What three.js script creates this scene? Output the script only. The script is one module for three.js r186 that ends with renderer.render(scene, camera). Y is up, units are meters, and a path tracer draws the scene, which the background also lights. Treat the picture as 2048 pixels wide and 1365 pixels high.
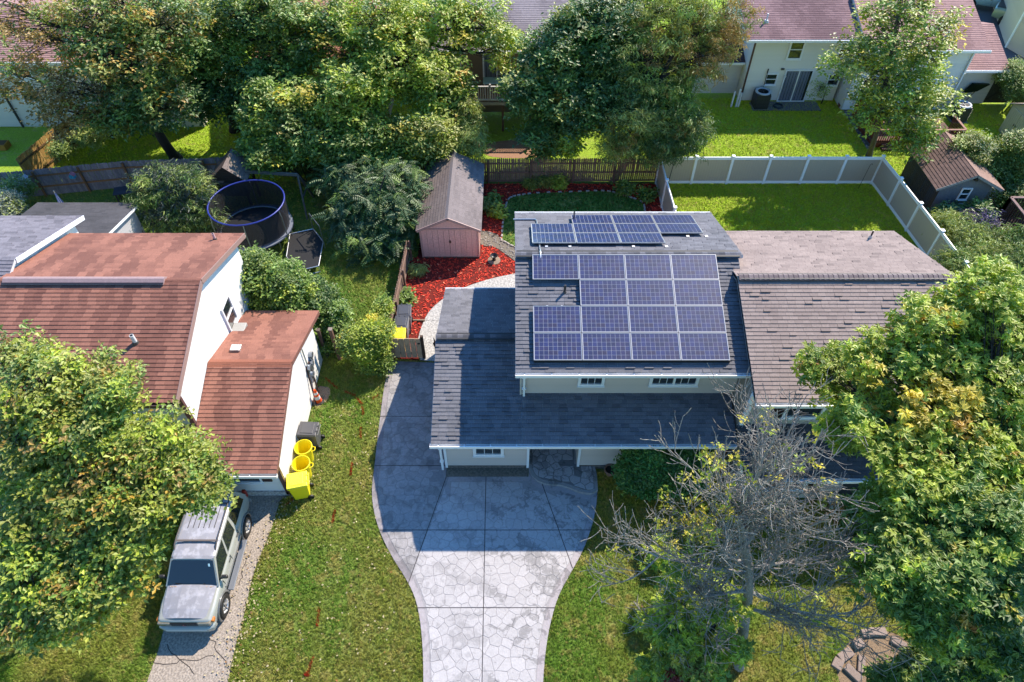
import * as THREE from 'three';
import { Sky } from 'three/addons/objects/Sky.js';
import { RoundedBoxGeometry } from 'three/addons/geometries/RoundedBoxGeometry.js';
import { createNoise2D } from 'simplex-noise';

// ---------- camera, sky, sun, exposure ----------
const scene = new THREE.Scene();
const CAM_H = 22.5, PITCH = THREE.MathUtils.degToRad(48.3), FOC = 1365;
const camera = new THREE.PerspectiveCamera(53.13, 2048 / 1365, 0.5, 1500);
camera.position.set(0, CAM_H, 0);
camera.rotation.x = -PITCH;
const renderer = new THREE.WebGLRenderer({ antialias: true });
renderer.toneMapping = THREE.LinearToneMapping;
renderer.toneMappingExposure = 1.9;
renderer.shadowMap.enabled = true;
const SUN = new THREE.Vector3(0.482, 0.7025, -0.523).normalize();
const sky = new Sky();
sky.scale.setScalar(1000);
const su = sky.material.uniforms;
su.sunPosition.value.copy(SUN); su.turbidity.value = 1.6; su.rayleigh.value = 2.0; su.mieCoefficient.value = 0.0015; su.mieDirectionalG.value = 0.8;
su.cloudCoverage.value = 0; su.cloudDensity.value = 0;
scene.add(sky);
scene.environmentIntensity = 0.16;
const sun = new THREE.DirectionalLight(0xfff1de, 5);
sun.position.copy(SUN).multiplyScalar(90).add(new THREE.Vector3(0, 0, -22));
sun.target.position.set(0, 0, -22);
sun.castShadow = true; sun.shadow.radius = 1; sun.shadow.mapSize.set(4096, 4096);
Object.assign(sun.shadow.camera, { left: -45, right: 45, top: 45, bottom: -45, near: 1, far: 200 });
scene.add(sun, sun.target);

// ---------- helpers ----------
const rnd = (seed) => { let s = seed >>> 0; return () => { s = (s + 0x6d2b79f5) | 0; let t = Math.imul(s ^ (s >>> 15), 1 | s); t = (t + Math.imul(t ^ (t >>> 7), 61 | t)) ^ t; return ((t ^ (t >>> 14)) >>> 0) / 4294967296; }; };
const R0 = rnd(7), noise = createNoise2D(rnd(11)), noise2 = createNoise2D(rnd(23));
const fbm = (x, y, o = 4) => { let a = 0, w = 0.5; for (let i = 0; i < o; i++) { a += w * noise(x, y); x = x * 2.03 + 7.1; y = y * 2.03 - 3.7; w *= 0.5; } return a; };
const L = (hex, k = 1) => { const c = new THREE.Color(hex); return [c.r * k, c.g * k, c.b * k]; };
const mixc = (a, b, t) => [a[0] + (b[0] - a[0]) * t, a[1] + (b[1] - a[1]) * t, a[2] + (b[2] - a[2]) * t];
const scl = (a, k) => [a[0] * k, a[1] * k, a[2] * k];
const clamp = (x, a = 0, b = 1) => Math.min(b, Math.max(a, x));
const sstep = (x, a, b) => { const t = clamp((x - a) / (b - a)); return t * t * (3 - 2 * t); };
// the drone's survey: a ground point (or one on a level or a frontage) from its bearing
const SP = Math.sin(PITCH), CP = Math.cos(PITCH);
const bearing = (u, v) => { const x = (u - 1024) / FOC, y = (682.5 - v) / FOC; return [x, y * CP - SP, y * SP + CP]; };
const gp = (u, v, h = 0) => { const [x, y, f] = bearing(u, v), t = (CAM_H - h) / -y; return [x * t, h, -f * t]; };
const zp = (u, v, z) => { const [x, y, f] = bearing(u, v), t = -z / f; return [x * t, CAM_H + y * t, z]; };
const g2 = (list, h = 0) => list.map(([u, v]) => { const p = gp(u, v, h); return [p[0], p[2]]; });

// names
const used = {};
function numbered(name) { const n = used[name] = (used[name] ?? -1) + 1; return n ? name + '_' + String(n).padStart(3, '0') : name; }
function tag(o, label, category, group, kind) { Object.assign(o.userData, { label, category }); if (group) o.userData.group = group; if (kind) o.userData.kind = kind; return o; }
function thing(name, label, category, [x, y, z] = [0, 0, 0], turn = 0, group) {
  const o = new THREE.Group(); o.name = numbered(name); scene.add(o); o.position.set(x, y, z); o.rotation.y = turn; o.updateMatrixWorld(true);
  return tag(o, label, category, group);
}
function copyThing(src, base, label, pos, turn, group) {
  const o = src.clone(); o.name = numbered(base); scene.add(o); if (pos) o.position.set(...pos); if (turn !== undefined) o.rotation.y = turn;
  o.userData = { ...src.userData, label }; if (group) o.userData.group = group; return o;
}
// clip a convex polygon of [a,b] by k0*a+k1*b<=c
function clip(poly, k0, k1, c) {
  const out = [];
  for (let i = 0; i < poly.length; i++) {
    const p = poly[i], q = poly[(i + 1) % poly.length], dp = k0 * p[0] + k1 * p[1] - c, dq = k0 * q[0] + k1 * q[1] - c;
    if (dp <= 0) out.push(p);
    if ((dp < 0 && dq > 0) || (dp > 0 && dq < 0)) { const t = dp / (dp - dq); out.push([p[0] + (q[0] - p[0]) * t, p[1] + (q[1] - p[1]) * t]); }
  }
  return out;
}
function inPoly(x, z, poly) { let c = false; for (let i = 0, j = poly.length - 1; i < poly.length; j = i++) { const [xi, zi] = poly[i], [xj, zj] = poly[j]; if ((zi > z) !== (zj > z) && x < ((xj - xi) * (z - zi)) / (zj - zi) + xi) c = !c; } return c; }
function edgeDist(x, z, poly) { let d = 1e9; for (let i = 0; i < poly.length; i++) { const [ax, az] = poly[i], [bx, bz] = poly[(i + 1) % poly.length], ex = bx - ax, ez = bz - az, t = clamp(((x - ax) * ex + (z - az) * ez) / (ex * ex + ez * ez)); d = Math.min(d, Math.hypot(x - ax - ex * t, z - az - ez * t)); } return d; }
const smoothLine = (pts, n, closed = false) => { const c = new THREE.CatmullRomCurve3(pts.map((p) => new THREE.Vector3(p[0], p[2] !== undefined ? p[1] : 0, p[2] ?? p[1])), closed, 'centripetal'); return c.getPoints(n).map((v) => [v.x, v.y, v.z]); };
const smooth2 = (pts, n) => smoothLine(pts, n).map((p) => [p[0], p[2]]);

// mesh builder: collects faces in world space (or local with new MB(true)), builds ONE mesh under a parent
class MB {
  constructor(local = false) { this.local = local; this.p = []; this.n = []; this.t = []; this.c = []; this.i = []; this.col = [1, 1, 1]; this.m = null; }
  vert(p, n, c, uv) {
    this.p.push(p[0], p[1], p[2]); this.n.push(n[0], n[1], n[2]); this.c.push(c[0], c[1], c[2]);
    if (uv) this.t.push(uv[0], uv[1]); else { const ax = Math.abs(n[0]), ay = Math.abs(n[1]), az = Math.abs(n[2]); if (ay >= ax && ay >= az) this.t.push(p[0], p[2]); else if (ax > az) this.t.push(p[2], p[1]); else this.t.push(p[0], p[1]); }
    return this.p.length / 3 - 1;
  }
  static nrm(a, b, c) { const ux = b[0] - a[0], uy = b[1] - a[1], uz = b[2] - a[2], vx = c[0] - a[0], vy = c[1] - a[1], vz = c[2] - a[2]; let x = uy * vz - uz * vy, y = uz * vx - ux * vz, z = ux * vy - uy * vx; const l = Math.hypot(x, y, z) || 1; return [x / l, y / l, z / l]; }
  T(p) { if (!this.m) return p; const e = this.m.elements; return [e[0] * p[0] + e[4] * p[1] + e[8] * p[2] + e[12], e[1] * p[0] + e[5] * p[1] + e[9] * p[2] + e[13], e[2] * p[0] + e[6] * p[1] + e[10] * p[2] + e[14]]; }
  poly(pts, col = this.col, uvs) { // convex, counter-clockwise seen from outside
    const q = pts.map((p) => this.T(p)); let n = [0, 0, 0]; for (let k = 0; k < q.length; k++) { const a = q[k], b = q[(k + 1) % q.length]; n[0] += (a[1] - b[1]) * (a[2] + b[2]); n[1] += (a[2] - b[2]) * (a[0] + b[0]); n[2] += (a[0] - b[0]) * (a[1] + b[1]); } { const l = Math.hypot(...n) || 1; n = [n[0] / l, n[1] / l, n[2] / l]; }
    const b = q.map((p, k) => this.vert(p, n, col, uvs && uvs[k])); for (let k = 1; k < b.length - 1; k++) this.i.push(b[0], b[k], b[k + 1]); return this;
  }
  quad(a, b, c, d, col, uvs) { return this.poly([a, b, c, d], col, uvs); }
  box(x, y, z, w, h, d, col = this.col) { // centre x,z ; base y
    const x0 = x - w / 2, x1 = x + w / 2, y0 = y, y1 = y + h, z0 = z - d / 2, z1 = z + d / 2;
    this.quad([x0, y1, z1], [x1, y1, z1], [x1, y1, z0], [x0, y1, z0], col); this.quad([x0, y0, z0], [x1, y0, z0], [x1, y0, z1], [x0, y0, z1], col);
    this.quad([x0, y0, z1], [x1, y0, z1], [x1, y1, z1], [x0, y1, z1], col); this.quad([x1, y0, z0], [x0, y0, z0], [x0, y1, z0], [x1, y1, z0], col);
    this.quad([x1, y0, z1], [x1, y0, z0], [x1, y1, z0], [x1, y1, z1], col); this.quad([x0, y0, z0], [x0, y0, z1], [x0, y1, z1], [x0, y1, z0], col); return this;
  }
  rbox(x, y, z, w, h, d, r = 0.02, col = this.col, seg = 1) { return this.geo(new RoundedBoxGeometry(w, h, d, seg, Math.min(r, w * 0.49, h * 0.49, d * 0.49)), new THREE.Matrix4().makeTranslation(x, y + h / 2, z), col); }
  geo(g, m, col = this.col) {
    const gg = g.index ? g.toNonIndexed() : g.clone(); if (m) gg.applyMatrix4(m); if (this.m) gg.applyMatrix4(this.m);
    const P = gg.attributes.position, N = gg.attributes.normal, U = gg.attributes.uv, b = this.p.length / 3;
    for (let k = 0; k < P.count; k++) { this.p.push(P.getX(k), P.getY(k), P.getZ(k)); this.n.push(N.getX(k), N.getY(k), N.getZ(k)); this.c.push(...col); this.t.push(U ? U.getX(k) : 0, U ? U.getY(k) : 0); this.i.push(b + k); } return this;
  }
  plate(pts, vec, col = this.col) { // planar polygon (may be concave) given a thickness vector
    const n = MB.nrm(pts[0], pts[1], pts[2]); const flip = n[0] * vec[0] + n[1] * vec[1] + n[2] * vec[2] < 0; const P = flip ? [...pts].reverse() : pts; // P faces along vec
    let nn = [0, 0, 0]; for (let k = 0; k < P.length; k++) { const a = P[k], b = P[(k + 1) % P.length]; nn[0] += (a[1] - b[1]) * (a[2] + b[2]); nn[1] += (a[2] - b[2]) * (a[0] + b[0]); nn[2] += (a[0] - b[0]) * (a[1] + b[1]); }
    const ax = Math.abs(nn[0]), ay = Math.abs(nn[1]), az = Math.abs(nn[2]); const dot = nn[0] * vec[0] + nn[1] * vec[1] + nn[2] * vec[2]; const Q = dot < 0 ? [...P].reverse() : P;
    const two = Q.map((p) => ay >= ax && ay >= az ? new THREE.Vector2(p[0], p[2]) : ax > az ? new THREE.Vector2(p[2], p[1]) : new THREE.Vector2(p[0], p[1]));
    const tris = THREE.ShapeUtils.triangulateShape(two, []); const up = Q.map((p) => [p[0] + vec[0], p[1] + vec[1], p[2] + vec[2]]);
    for (const [a, b, c] of tris) { let t = [up[a], up[b], up[c]]; const tn = MB.nrm(...t); if (tn[0] * vec[0] + tn[1] * vec[1] + tn[2] * vec[2] < 0) t = [t[0], t[2], t[1]]; this.poly(t, col); let s = [Q[a], Q[b], Q[c]]; const sn = MB.nrm(...s); if (sn[0] * vec[0] + sn[1] * vec[1] + sn[2] * vec[2] > 0) s = [s[0], s[2], s[1]]; this.poly(s, col); }
    for (let k = 0; k < Q.length; k++) { const j = (k + 1) % Q.length; this.quad(Q[k], Q[j], up[j], up[k], col); } return this;
  }
  slab(poly, y0, y1, col) { return this.plate(poly.map(([x, z]) => [x, y0, z]), [0, y1 - y0, 0], col); }
  tube(pts, rad, sides = 6, col = this.col, cap = true) {
    const V = pts.map((p) => new THREE.Vector3(...this.T(p))), T = new THREE.Vector3(), N = new THREE.Vector3(), B = new THREE.Vector3(); let prev = null, len = 0;
    const r = (k) => (Array.isArray(rad) ? rad[k] : rad); let pb = null;
    for (let k = 0; k < V.length; k++) {
      T.copy(V[Math.min(k + 1, V.length - 1)]).sub(V[Math.max(k - 1, 0)]).normalize();
      if (!prev) { N.set(Math.abs(T.y) > 0.9 ? 1 : 0, Math.abs(T.y) > 0.9 ? 0 : 1, 0); } else N.copy(prev);
      N.addScaledVector(T, -N.dot(T)).normalize(); prev = N.clone(); B.crossVectors(T, N); if (k) len += V[k].distanceTo(V[k - 1]);
      const b = this.p.length / 3;
      for (let s = 0; s <= sides; s++) { const a = (s / sides) * Math.PI * 2, c = Math.cos(a), d = Math.sin(a), n = [N.x * c + B.x * d, N.y * c + B.y * d, N.z * c + B.z * d]; this.vert([V[k].x + n[0] * r(k), V[k].y + n[1] * r(k), V[k].z + n[2] * r(k)], n, Array.isArray(col[0]) ? col[k] : col, [s / sides * r(0) * 6.28, len]); }
      if (pb !== null) for (let s = 0; s < sides; s++) this.i.push(pb + s, pb + s + 1, b + s + 1, pb + s, b + s + 1, b + s);
      if (cap && (k === 0 || k === V.length - 1) && r(k) > 0.004) { const n = k ? [T.x, T.y, T.z] : [-T.x, -T.y, -T.z], cc = this.vert([V[k].x, V[k].y, V[k].z], n, Array.isArray(col[0]) ? col[k] : col); const e = []; for (let s = 0; s < sides; s++) { const q = (b + s) * 3; e.push(this.vert([this.p[q], this.p[q + 1], this.p[q + 2]], n, Array.isArray(col[0]) ? col[k] : col)); } for (let s = 0; s < sides; s++) k ? this.i.push(cc, e[s], e[(s + 1) % sides]) : this.i.push(cc, e[(s + 1) % sides], e[s]); }
      pb = b;
    }
    return this;
  }
  cyl(a, b, r0, r1 = r0, sides = 10, col = this.col) { return this.tube([a, b], [r0, r1], sides, col); }
  bar(a, b, w, h, col = this.col) { // rectangular bar between two points, h is measured upwards
    const A = new THREE.Vector3(...a), B = new THREE.Vector3(...b), d = B.clone().sub(A), len = d.length(); d.normalize();
    const up = Math.abs(d.y) > 0.95 ? new THREE.Vector3(0, 0, 1) : new THREE.Vector3(0, 1, 0), s = new THREE.Vector3().crossVectors(up, d).normalize(), u = new THREE.Vector3().crossVectors(d, s);
    const keep = this.m, M = new THREE.Matrix4().makeBasis(s, u, d).setPosition(A.clone().add(B).multiplyScalar(0.5)); this.m = keep ? keep.clone().multiply(M) : M; this.box(0, -h / 2, 0, w, h, len, col); this.m = keep; return this;
  }
  lathe(prof, x, y, z, sides = 16, col = this.col) { const g = new THREE.LatheGeometry(prof.map(([r, h]) => new THREE.Vector2(r, h)), sides); return this.geo(g, new THREE.Matrix4().makeTranslation(x, y, z), col); }
  geometry() {
    const g = new THREE.BufferGeometry(); g.setAttribute('position', new THREE.Float32BufferAttribute(this.p, 3)); g.setAttribute('normal', new THREE.Float32BufferAttribute(this.n, 3)); g.setAttribute('uv', new THREE.Float32BufferAttribute(this.t, 2)); g.setAttribute('color', new THREE.Float32BufferAttribute(this.c, 3)); g.setIndex(this.i); return g;
  }
  build(name, mat, parent = scene, label, kind) {
    const g = this.geometry(); if (!this.local && parent !== scene) { parent.updateWorldMatrix(true, false); g.applyMatrix4(parent.matrixWorld.clone().invert()); }
    return meshOf(name, g, mat, parent, label, kind);
  }
}
function meshOf(name, g, mat, parent = scene, label, kind) {
  const o = new THREE.Mesh(g, mat); o.name = parent === scene ? numbered(name) : name; o.castShadow = o.receiveShadow = true; parent.add(o); if (label) o.userData.label = label; if (kind) o.userData.kind = kind; return o;
}
const struct = (mb, name, mat, label) => { const o = mb.build(name, mat); o.userData.kind = 'structure'; if (label) o.userData.label = label; return o; };

// ---------- textures (plain matter: grain, fibres, stains) ----------
function tex(w, h, fn, srgb = true) {
  const d = new Uint8Array(w * h * 4);
  for (let y = 0; y < h; y++) for (let x = 0; x < w; x++) { const c = fn(x, y), o = (y * w + x) * 4; d[o] = clamp(c[0]) * 255; d[o + 1] = clamp(c[1]) * 255; d[o + 2] = clamp(c[2]) * 255; d[o + 3] = 255; }
  const t = new THREE.DataTexture(d, w, h); t.wrapS = t.wrapT = THREE.RepeatWrapping; t.magFilter = THREE.LinearFilter; t.minFilter = THREE.LinearMipmapLinearFilter; t.generateMipmaps = true; if (srgb) t.colorSpace = THREE.SRGBColorSpace; t.needsUpdate = true; return t;
}
const per = (x, y, s, w) => { // noise that wraps every w
  const a = x / w, b = y / w, f = (p, q) => noise(p * s, q * s), sx = a * a * (3 - 2 * a), sy = b * b * (3 - 2 * b); return (f(a, b) * (1 - sx) + f(a - 1, b) * sx) * (1 - sy) + (f(a, b - 1) * (1 - sx) + f(a - 1, b - 1) * sx) * sy;
};
const G = rnd(5);
const grainTex = tex(512, 512, (x, y) => { const v = 0.86 + 0.1 * per(x, y, 40, 512) + 0.12 * (G() - 0.5) + 0.05 * per(x, y, 8, 512); return [v, v, v]; });
const roughTex = tex(512, 512, (x, y) => { const v = 0.82 + 0.16 * per(x, y, 9, 512) + 0.12 * per(x + 90, y, 30, 512) + 0.16 * (G() - 0.5); return [v, v, v]; });
const woodTex = tex(256, 512, (x, y) => { const v = 0.8 + 0.16 * noise(x * 0.16, y * 0.008) + 0.1 * noise2(x * 0.5, y * 0.02) + 0.06 * (G() - 0.5); return [v, v * 0.985, v * 0.97]; });
const barkTex = tex(256, 256, (x, y) => { const v = 0.72 + 0.24 * per(x * 2 % 256, y * 0.5, 16, 256) + 0.14 * (G() - 0.5); return [v, v, v]; });
const rep = (t, x, y = x) => { const c = t.clone(); c.repeat.set(x, y); c.needsUpdate = true; return c; };

// ---------- materials (colours of the things come from vertex colours) ----------
const M = (o) => new THREE.MeshStandardMaterial({ vertexColors: true, roughness: 0.85, ...o });
const shingleM = M({ map: rep(grainTex, 1.3), roughness: 0.95 });
const sidingM = M({ roughness: 0.55 });
const paintM = M({ roughness: 0.45, map: rep(grainTex, 0.8) });
const vinylM = M({ roughness: 0.4 });
const woodM = M({ map: rep(woodTex, 2.2, 0.6), roughness: 0.9 });
const metalM = M({ roughness: 0.35, metalness: 0.8 });
const darkM = M({ roughness: 0.6 });
const concreteM = M({ map: rep(roughTex, 0.8), roughness: 0.9 });
const stoneM = M({ map: rep(roughTex, 1.7), roughness: 0.9, bumpMap: rep(roughTex, 1.7), bumpScale: 0.01 });
const plasticM = M({ roughness: 0.4 });
const barkM = M({ map: rep(barkTex, 2, 1), roughness: 0.95, bumpMap: rep(barkTex, 2, 1), bumpScale: 0.02 });
const glassM = new THREE.MeshPhysicalMaterial({ color: new THREE.Color().setRGB(0.02, 0.027, 0.03), roughness: 0.06, clearcoat: 1, clearcoatRoughness: 0.03, specularIntensity: 1 });
const matte = M({ roughness: 0.95 });
// ---------- the ground: outlines ----------
const driveL = smooth2(g2([[783, 724], [772, 758], [759, 848], [750, 925], [744, 985], [749, 1028], [762, 1070], [786, 1118], [811, 1158], [828, 1192], [838, 1230], [845, 1292], [847, 1372], [846, 1450]]), 44);
const driveR = smooth2(g2([[1086, 1450], [1086, 1372], [1093, 1292], [1103, 1240], [1118, 1192], [1140, 1150], [1164, 1106], [1181, 1062], [1191, 1022], [1195, 985]]), 34);
const porchEdge = smooth2(g2([[1195, 985], [1184, 991], [1164, 990], [1143, 982], [1120, 975], [1096, 973], [1075, 966], [1062, 953], [1057, 938]]), 24);
const APRON = { x0: -2.48, x1: 0.6, z0: -13.66, z1: -13.2 };
const driveway = [...driveL, ...driveR, ...porchEdge.slice(1), [APRON.x1 + 0.02, APRON.z1], [APRON.x0, APRON.z1], [APRON.x0, -13.7], [-2.52, -13.7], [-2.52, -18.75], [-3.05, -18.75]];
const porch = [...porchEdge, [0.63, -13.72], [0.63, -15.1], [2.46, -15.1], [2.46, -13.72], [3.1, -13.72], [3.17, -13.2]];
const walkOuter = smooth2(g2([[840, 722], [835, 690], [845, 650], [862, 620], [900, 590], [940, 572], [985, 558], [1032, 548], [1090, 536]]), 30);
const walkway = [...walkOuter, [1.8, -22.2], [0.3, -20.9], [-2.5, -20.75], [-2.5, -18.75]];
const asphalt = [...smooth2(g2([[560, 1002], [538, 1070], [508, 1145], [490, 1222], [470, 1296], [455, 1368], [440, 1450]]), 16), ...smooth2(g2([[270, 1450], [293, 1368], [320, 1290], [345, 1185], [392, 1090], [440, 1000], [446, 985]]), 16), [-8.2, -12.52]];
const lawnIsland = smooth2(g2([[1003, 482], [1006, 445], [1011, 415], [1021, 397], [1060, 389], [1150, 385], [1215, 384], [1254, 394], [1284, 406], [1290, 425], [1290, 470], [1200, 540], [1100, 520], [1034, 498], [1003, 482]]), 60);
const mulchBed = [...g2([[1034, 548], [985, 558], [940, 572], [900, 590], [862, 620], [845, 650], [835, 690], [838, 722], [786, 718]]), [-5.45, -19.1], [-5.5, -25.5], [-4.7, -25.6], [-4.6, -31.75], [8.1, -31.75], [8.1, -23], [0.3, -22.9]];
const gravelPatch = smooth2(g2([[962, 462], [985, 466], [1005, 480], [1035, 500], [1090, 530], [1060, 540], [1012, 510], [990, 496], [962, 490], [962, 462]]), 40);
const dirtPatch = smooth2(g2([[640, 772], [660, 778], [655, 800], [640, 812], [618, 812], [622, 790], [640, 772]]), 24);
const dirtRight = smooth2(g2([[1700, 1282], [1740, 1262], [1790, 1268], [1822, 1290], [1836, 1320], [1800, 1370], [1750, 1400], [1690, 1380], [1672, 1330], [1700, 1282]]), 40);
const dirtUnder = smooth2(g2([[955, 300], [985, 285], [1080, 283], [1100, 300], [1090, 312], [985, 314], [955, 300]]), 30);
const farDrive = g2([[1960, -20], [2075, -60], [2100, 40], [2040, 130], [2000, 120], [1940, 30]]);
const rockStrip = g2([[1680, 212], [1702, 210], [1752, 290], [1735, 300]]);
const patioRight = smooth2(g2([[1958, 420], [1985, 372], [2030, 365], [2060, 400], [2048, 430], [2000, 440], [1958, 420]]), 24);
const HOUSES = [[-2.5, 7.85, -20.4, -13.6], [7.85, 18, -21, -12.2], [-17.6, -8.15, -21, -12.5], [-26, -17.6, -27.5, -14], [-4.6, -1.55, -31.2, -25.6]];
const noLawn = [driveway, porch, walkway, asphalt, gravelPatch, dirtPatch, dirtRight, dirtUnder, farDrive, rockStrip, patioRight];
const inMulch = (x, z) => inPoly(x, z, mulchBed) && !inPoly(x, z, lawnIsland);
const isLawn = (x, z) => !HOUSES.some((h) => x > h[0] && x < h[1] && z > h[2] && z < h[3]) && !noLawn.some((p) => inPoly(x, z, p)) && !inMulch(x, z) && !(x > APRON.x0 && x < APRON.x1 && z > -14 && z < -13.1);

// turf tint from place to place: seed mix, mowing, drought and moss
const turf = { olive: L('#8f9a3e', 0.91), green: L('#6f9a30', 0.89), bright: L('#a2c01c', 1.04), dry: L('#b5a862', 0.96), deep: L('#4f862a', 0.82), bare: L('#8d7a5c', 0.99) };
function grassColor(x, z) {
  const a = fbm(x * 0.16, z * 0.16, 3), b = fbm(x * 0.7 + 9, z * 0.7, 3), c = fbm(x * 2.6, z * 2.6 + 4, 2);
  let k = mixc(turf.olive, turf.green, clamp(0.5 + a * 1.2 + b * 0.5));
  if (z < -32) k = mixc(k, turf.bright, 0.8);
  else if (x > 8 && z < -20) k = mixc(k, turf.bright, clamp(0.75 + 0.4 * b));
  else if (x > -6 && z < -20) k = mixc(k, turf.deep, 0.75);
  else if (z < -19) k = mixc(k, turf.deep, clamp(0.35 + b * 0.3));
  k = mixc(k, turf.dry, clamp((b + c * 0.7 - 0.16) * (z > -20 ? 1.5 : 0.8), 0, 0.6));
  if (x < -3 && z > -19 && z < -6) k = mixc(k, turf.dry, clamp(0.22 + 0.35 * noise(x * 0.9, z * 0.12)) * 0.5);
  if (x > 3 && z > -12) k = mixc(k, turf.dry, clamp(0.25 + b) * 0.6);
  return k;
}
const GW = 72, groundTex = tex(2048, 2048, (px, py) => {
  const x = (px / 2048) * GW - GW / 2, z = (py / 2048) * GW - 64, k = grassColor(x, z), v = 0.62 + 0.5 * G() * 0.7 + 0.1 * noise(x * 6, z * 6);
  const s = (c) => Math.pow(c * v, 1 / 2.2); return [s(mixc(k, turf.bare, 0.12)[0]), s(k[1]), s(k[2])];
});
{
  const mb = new MB(), S = 220, n = 22;
  for (let i = 0; i < n; i++) for (let j = 0; j < n; j++) { // one sheet out to the horizon
    const x0 = -S + (2 * S * i) / n, x1 = -S + (2 * S * (i + 1)) / n, z0 = -S + (2 * S * j) / n - 20, z1 = -S + (2 * S * (j + 1)) / n - 20, uv = (x, z) => [(x + GW / 2) / GW, (z + 64) / GW];
    mb.quad([x0, 0, z1], [x1, 0, z1], [x1, 0, z0], [x0, 0, z0], [1, 1, 1], [uv(x0, z1), uv(x1, z1), uv(x1, z0), uv(x0, z0)]);
  }
  struct(mb, 'ground', new THREE.MeshStandardMaterial({ map: groundTex, roughness: 1, bumpMap: rep(roughTex, GW * 3), bumpScale: 0.03 }), 'mown grass ground between the houses');
}
// ---------- stamped concrete drive ----------
const driveTex = tex(2048, 2048, (px, py) => {
  const x = (px / 2048) * 12 - 6.5, z = (py / 2048) * 18 - 20;
  const w = fbm(x * 1.1, z * 1.1, 3), st = fbm(x * 0.7 + w * 0.7, z * 0.7 + w * 0.5, 5), fine = fbm(x * 7 + st * 2, z * 7, 4), vein = Math.abs(fbm(x * 3 + 5 + w, z * 3, 4));
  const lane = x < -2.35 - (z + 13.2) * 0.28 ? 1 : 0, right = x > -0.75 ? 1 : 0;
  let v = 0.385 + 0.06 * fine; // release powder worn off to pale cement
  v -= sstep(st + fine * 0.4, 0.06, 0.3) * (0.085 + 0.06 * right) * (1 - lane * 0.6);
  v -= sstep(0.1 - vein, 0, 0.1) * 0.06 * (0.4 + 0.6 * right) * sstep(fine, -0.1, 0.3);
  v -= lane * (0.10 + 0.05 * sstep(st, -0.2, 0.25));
  v += (G() - 0.5) * 0.05;
  const s = Math.pow(clamp(v, 0.1, 0.7), 1 / 2.2); return [s, s * 0.982, s * 0.985];
});
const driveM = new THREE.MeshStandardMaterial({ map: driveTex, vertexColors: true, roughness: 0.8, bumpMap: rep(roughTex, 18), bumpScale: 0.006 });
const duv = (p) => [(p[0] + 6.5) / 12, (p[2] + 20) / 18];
const offset = (poly, d) => poly.map((p, i) => { const a = poly[(i + poly.length - 1) % poly.length], b = poly[(i + 1) % poly.length]; let nx = -(b[1] - a[1]), nz = b[0] - a[0]; const l = Math.hypot(nx, nz) || 1; nx /= l; nz /= l; const t = inPoly(p[0] + nx * 0.03, p[1] + nz * 0.03, poly) ? 1 : -1; return [p[0] + nx * d * t, p[1] + nz * d * t]; });
function sheet(mb, poly, y, col, uvf) { const v2 = poly.map((p) => new THREE.Vector2(p[0], p[1])), tris = THREE.ShapeUtils.triangulateShape(v2, []); for (const t of tris) { let q = t.map((k) => [poly[k][0], y, poly[k][1]]); if (MB.nrm(...q)[1] < 0) q = [q[0], q[2], q[1]]; mb.poly(q, col, uvf && q.map(uvf)); } }
function skirt(mb, poly, y0, y1, col, uvf) { for (let i = 0; i < poly.length; i++) { const a = poly[i], b = poly[(i + 1) % poly.length]; const q = [[a[0], y0, a[1]], [b[0], y0, b[1]], [b[0], y1, b[1]], [a[0], y1, a[1]]]; const n = MB.nrm(q[0], q[1], q[2]); if (inPoly((a[0] + b[0]) / 2 + n[0] * 0.02, (a[1] + b[1]) / 2 + n[2] * 0.02, poly)) q.reverse(); mb.poly(q, col, uvf && q.map(uvf)); } }
const lineThrough = (a, b) => { const dx = b[0] - a[0], dz = b[1] - a[1], l = Math.hypot(dx, dz), k0 = dz / l, k1 = -dx / l; return [k0, k1, k0 * a[0] + k1 * a[1]]; };
const [jc0, jc1, ja0, ja1, jb0, jb1] = g2([[972, 956], [964, 1365], [893, 955], [820, 1160], [1085, 972], [1148, 1147]]);
const joints = [lineThrough(jc0, jc1), lineThrough(ja0, ja1), lineThrough(jb0, jb1), [0, 1, -13.67], [0, 1, -11.05], [0, 1, -8.32], [0, 1, -15.95]];
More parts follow.
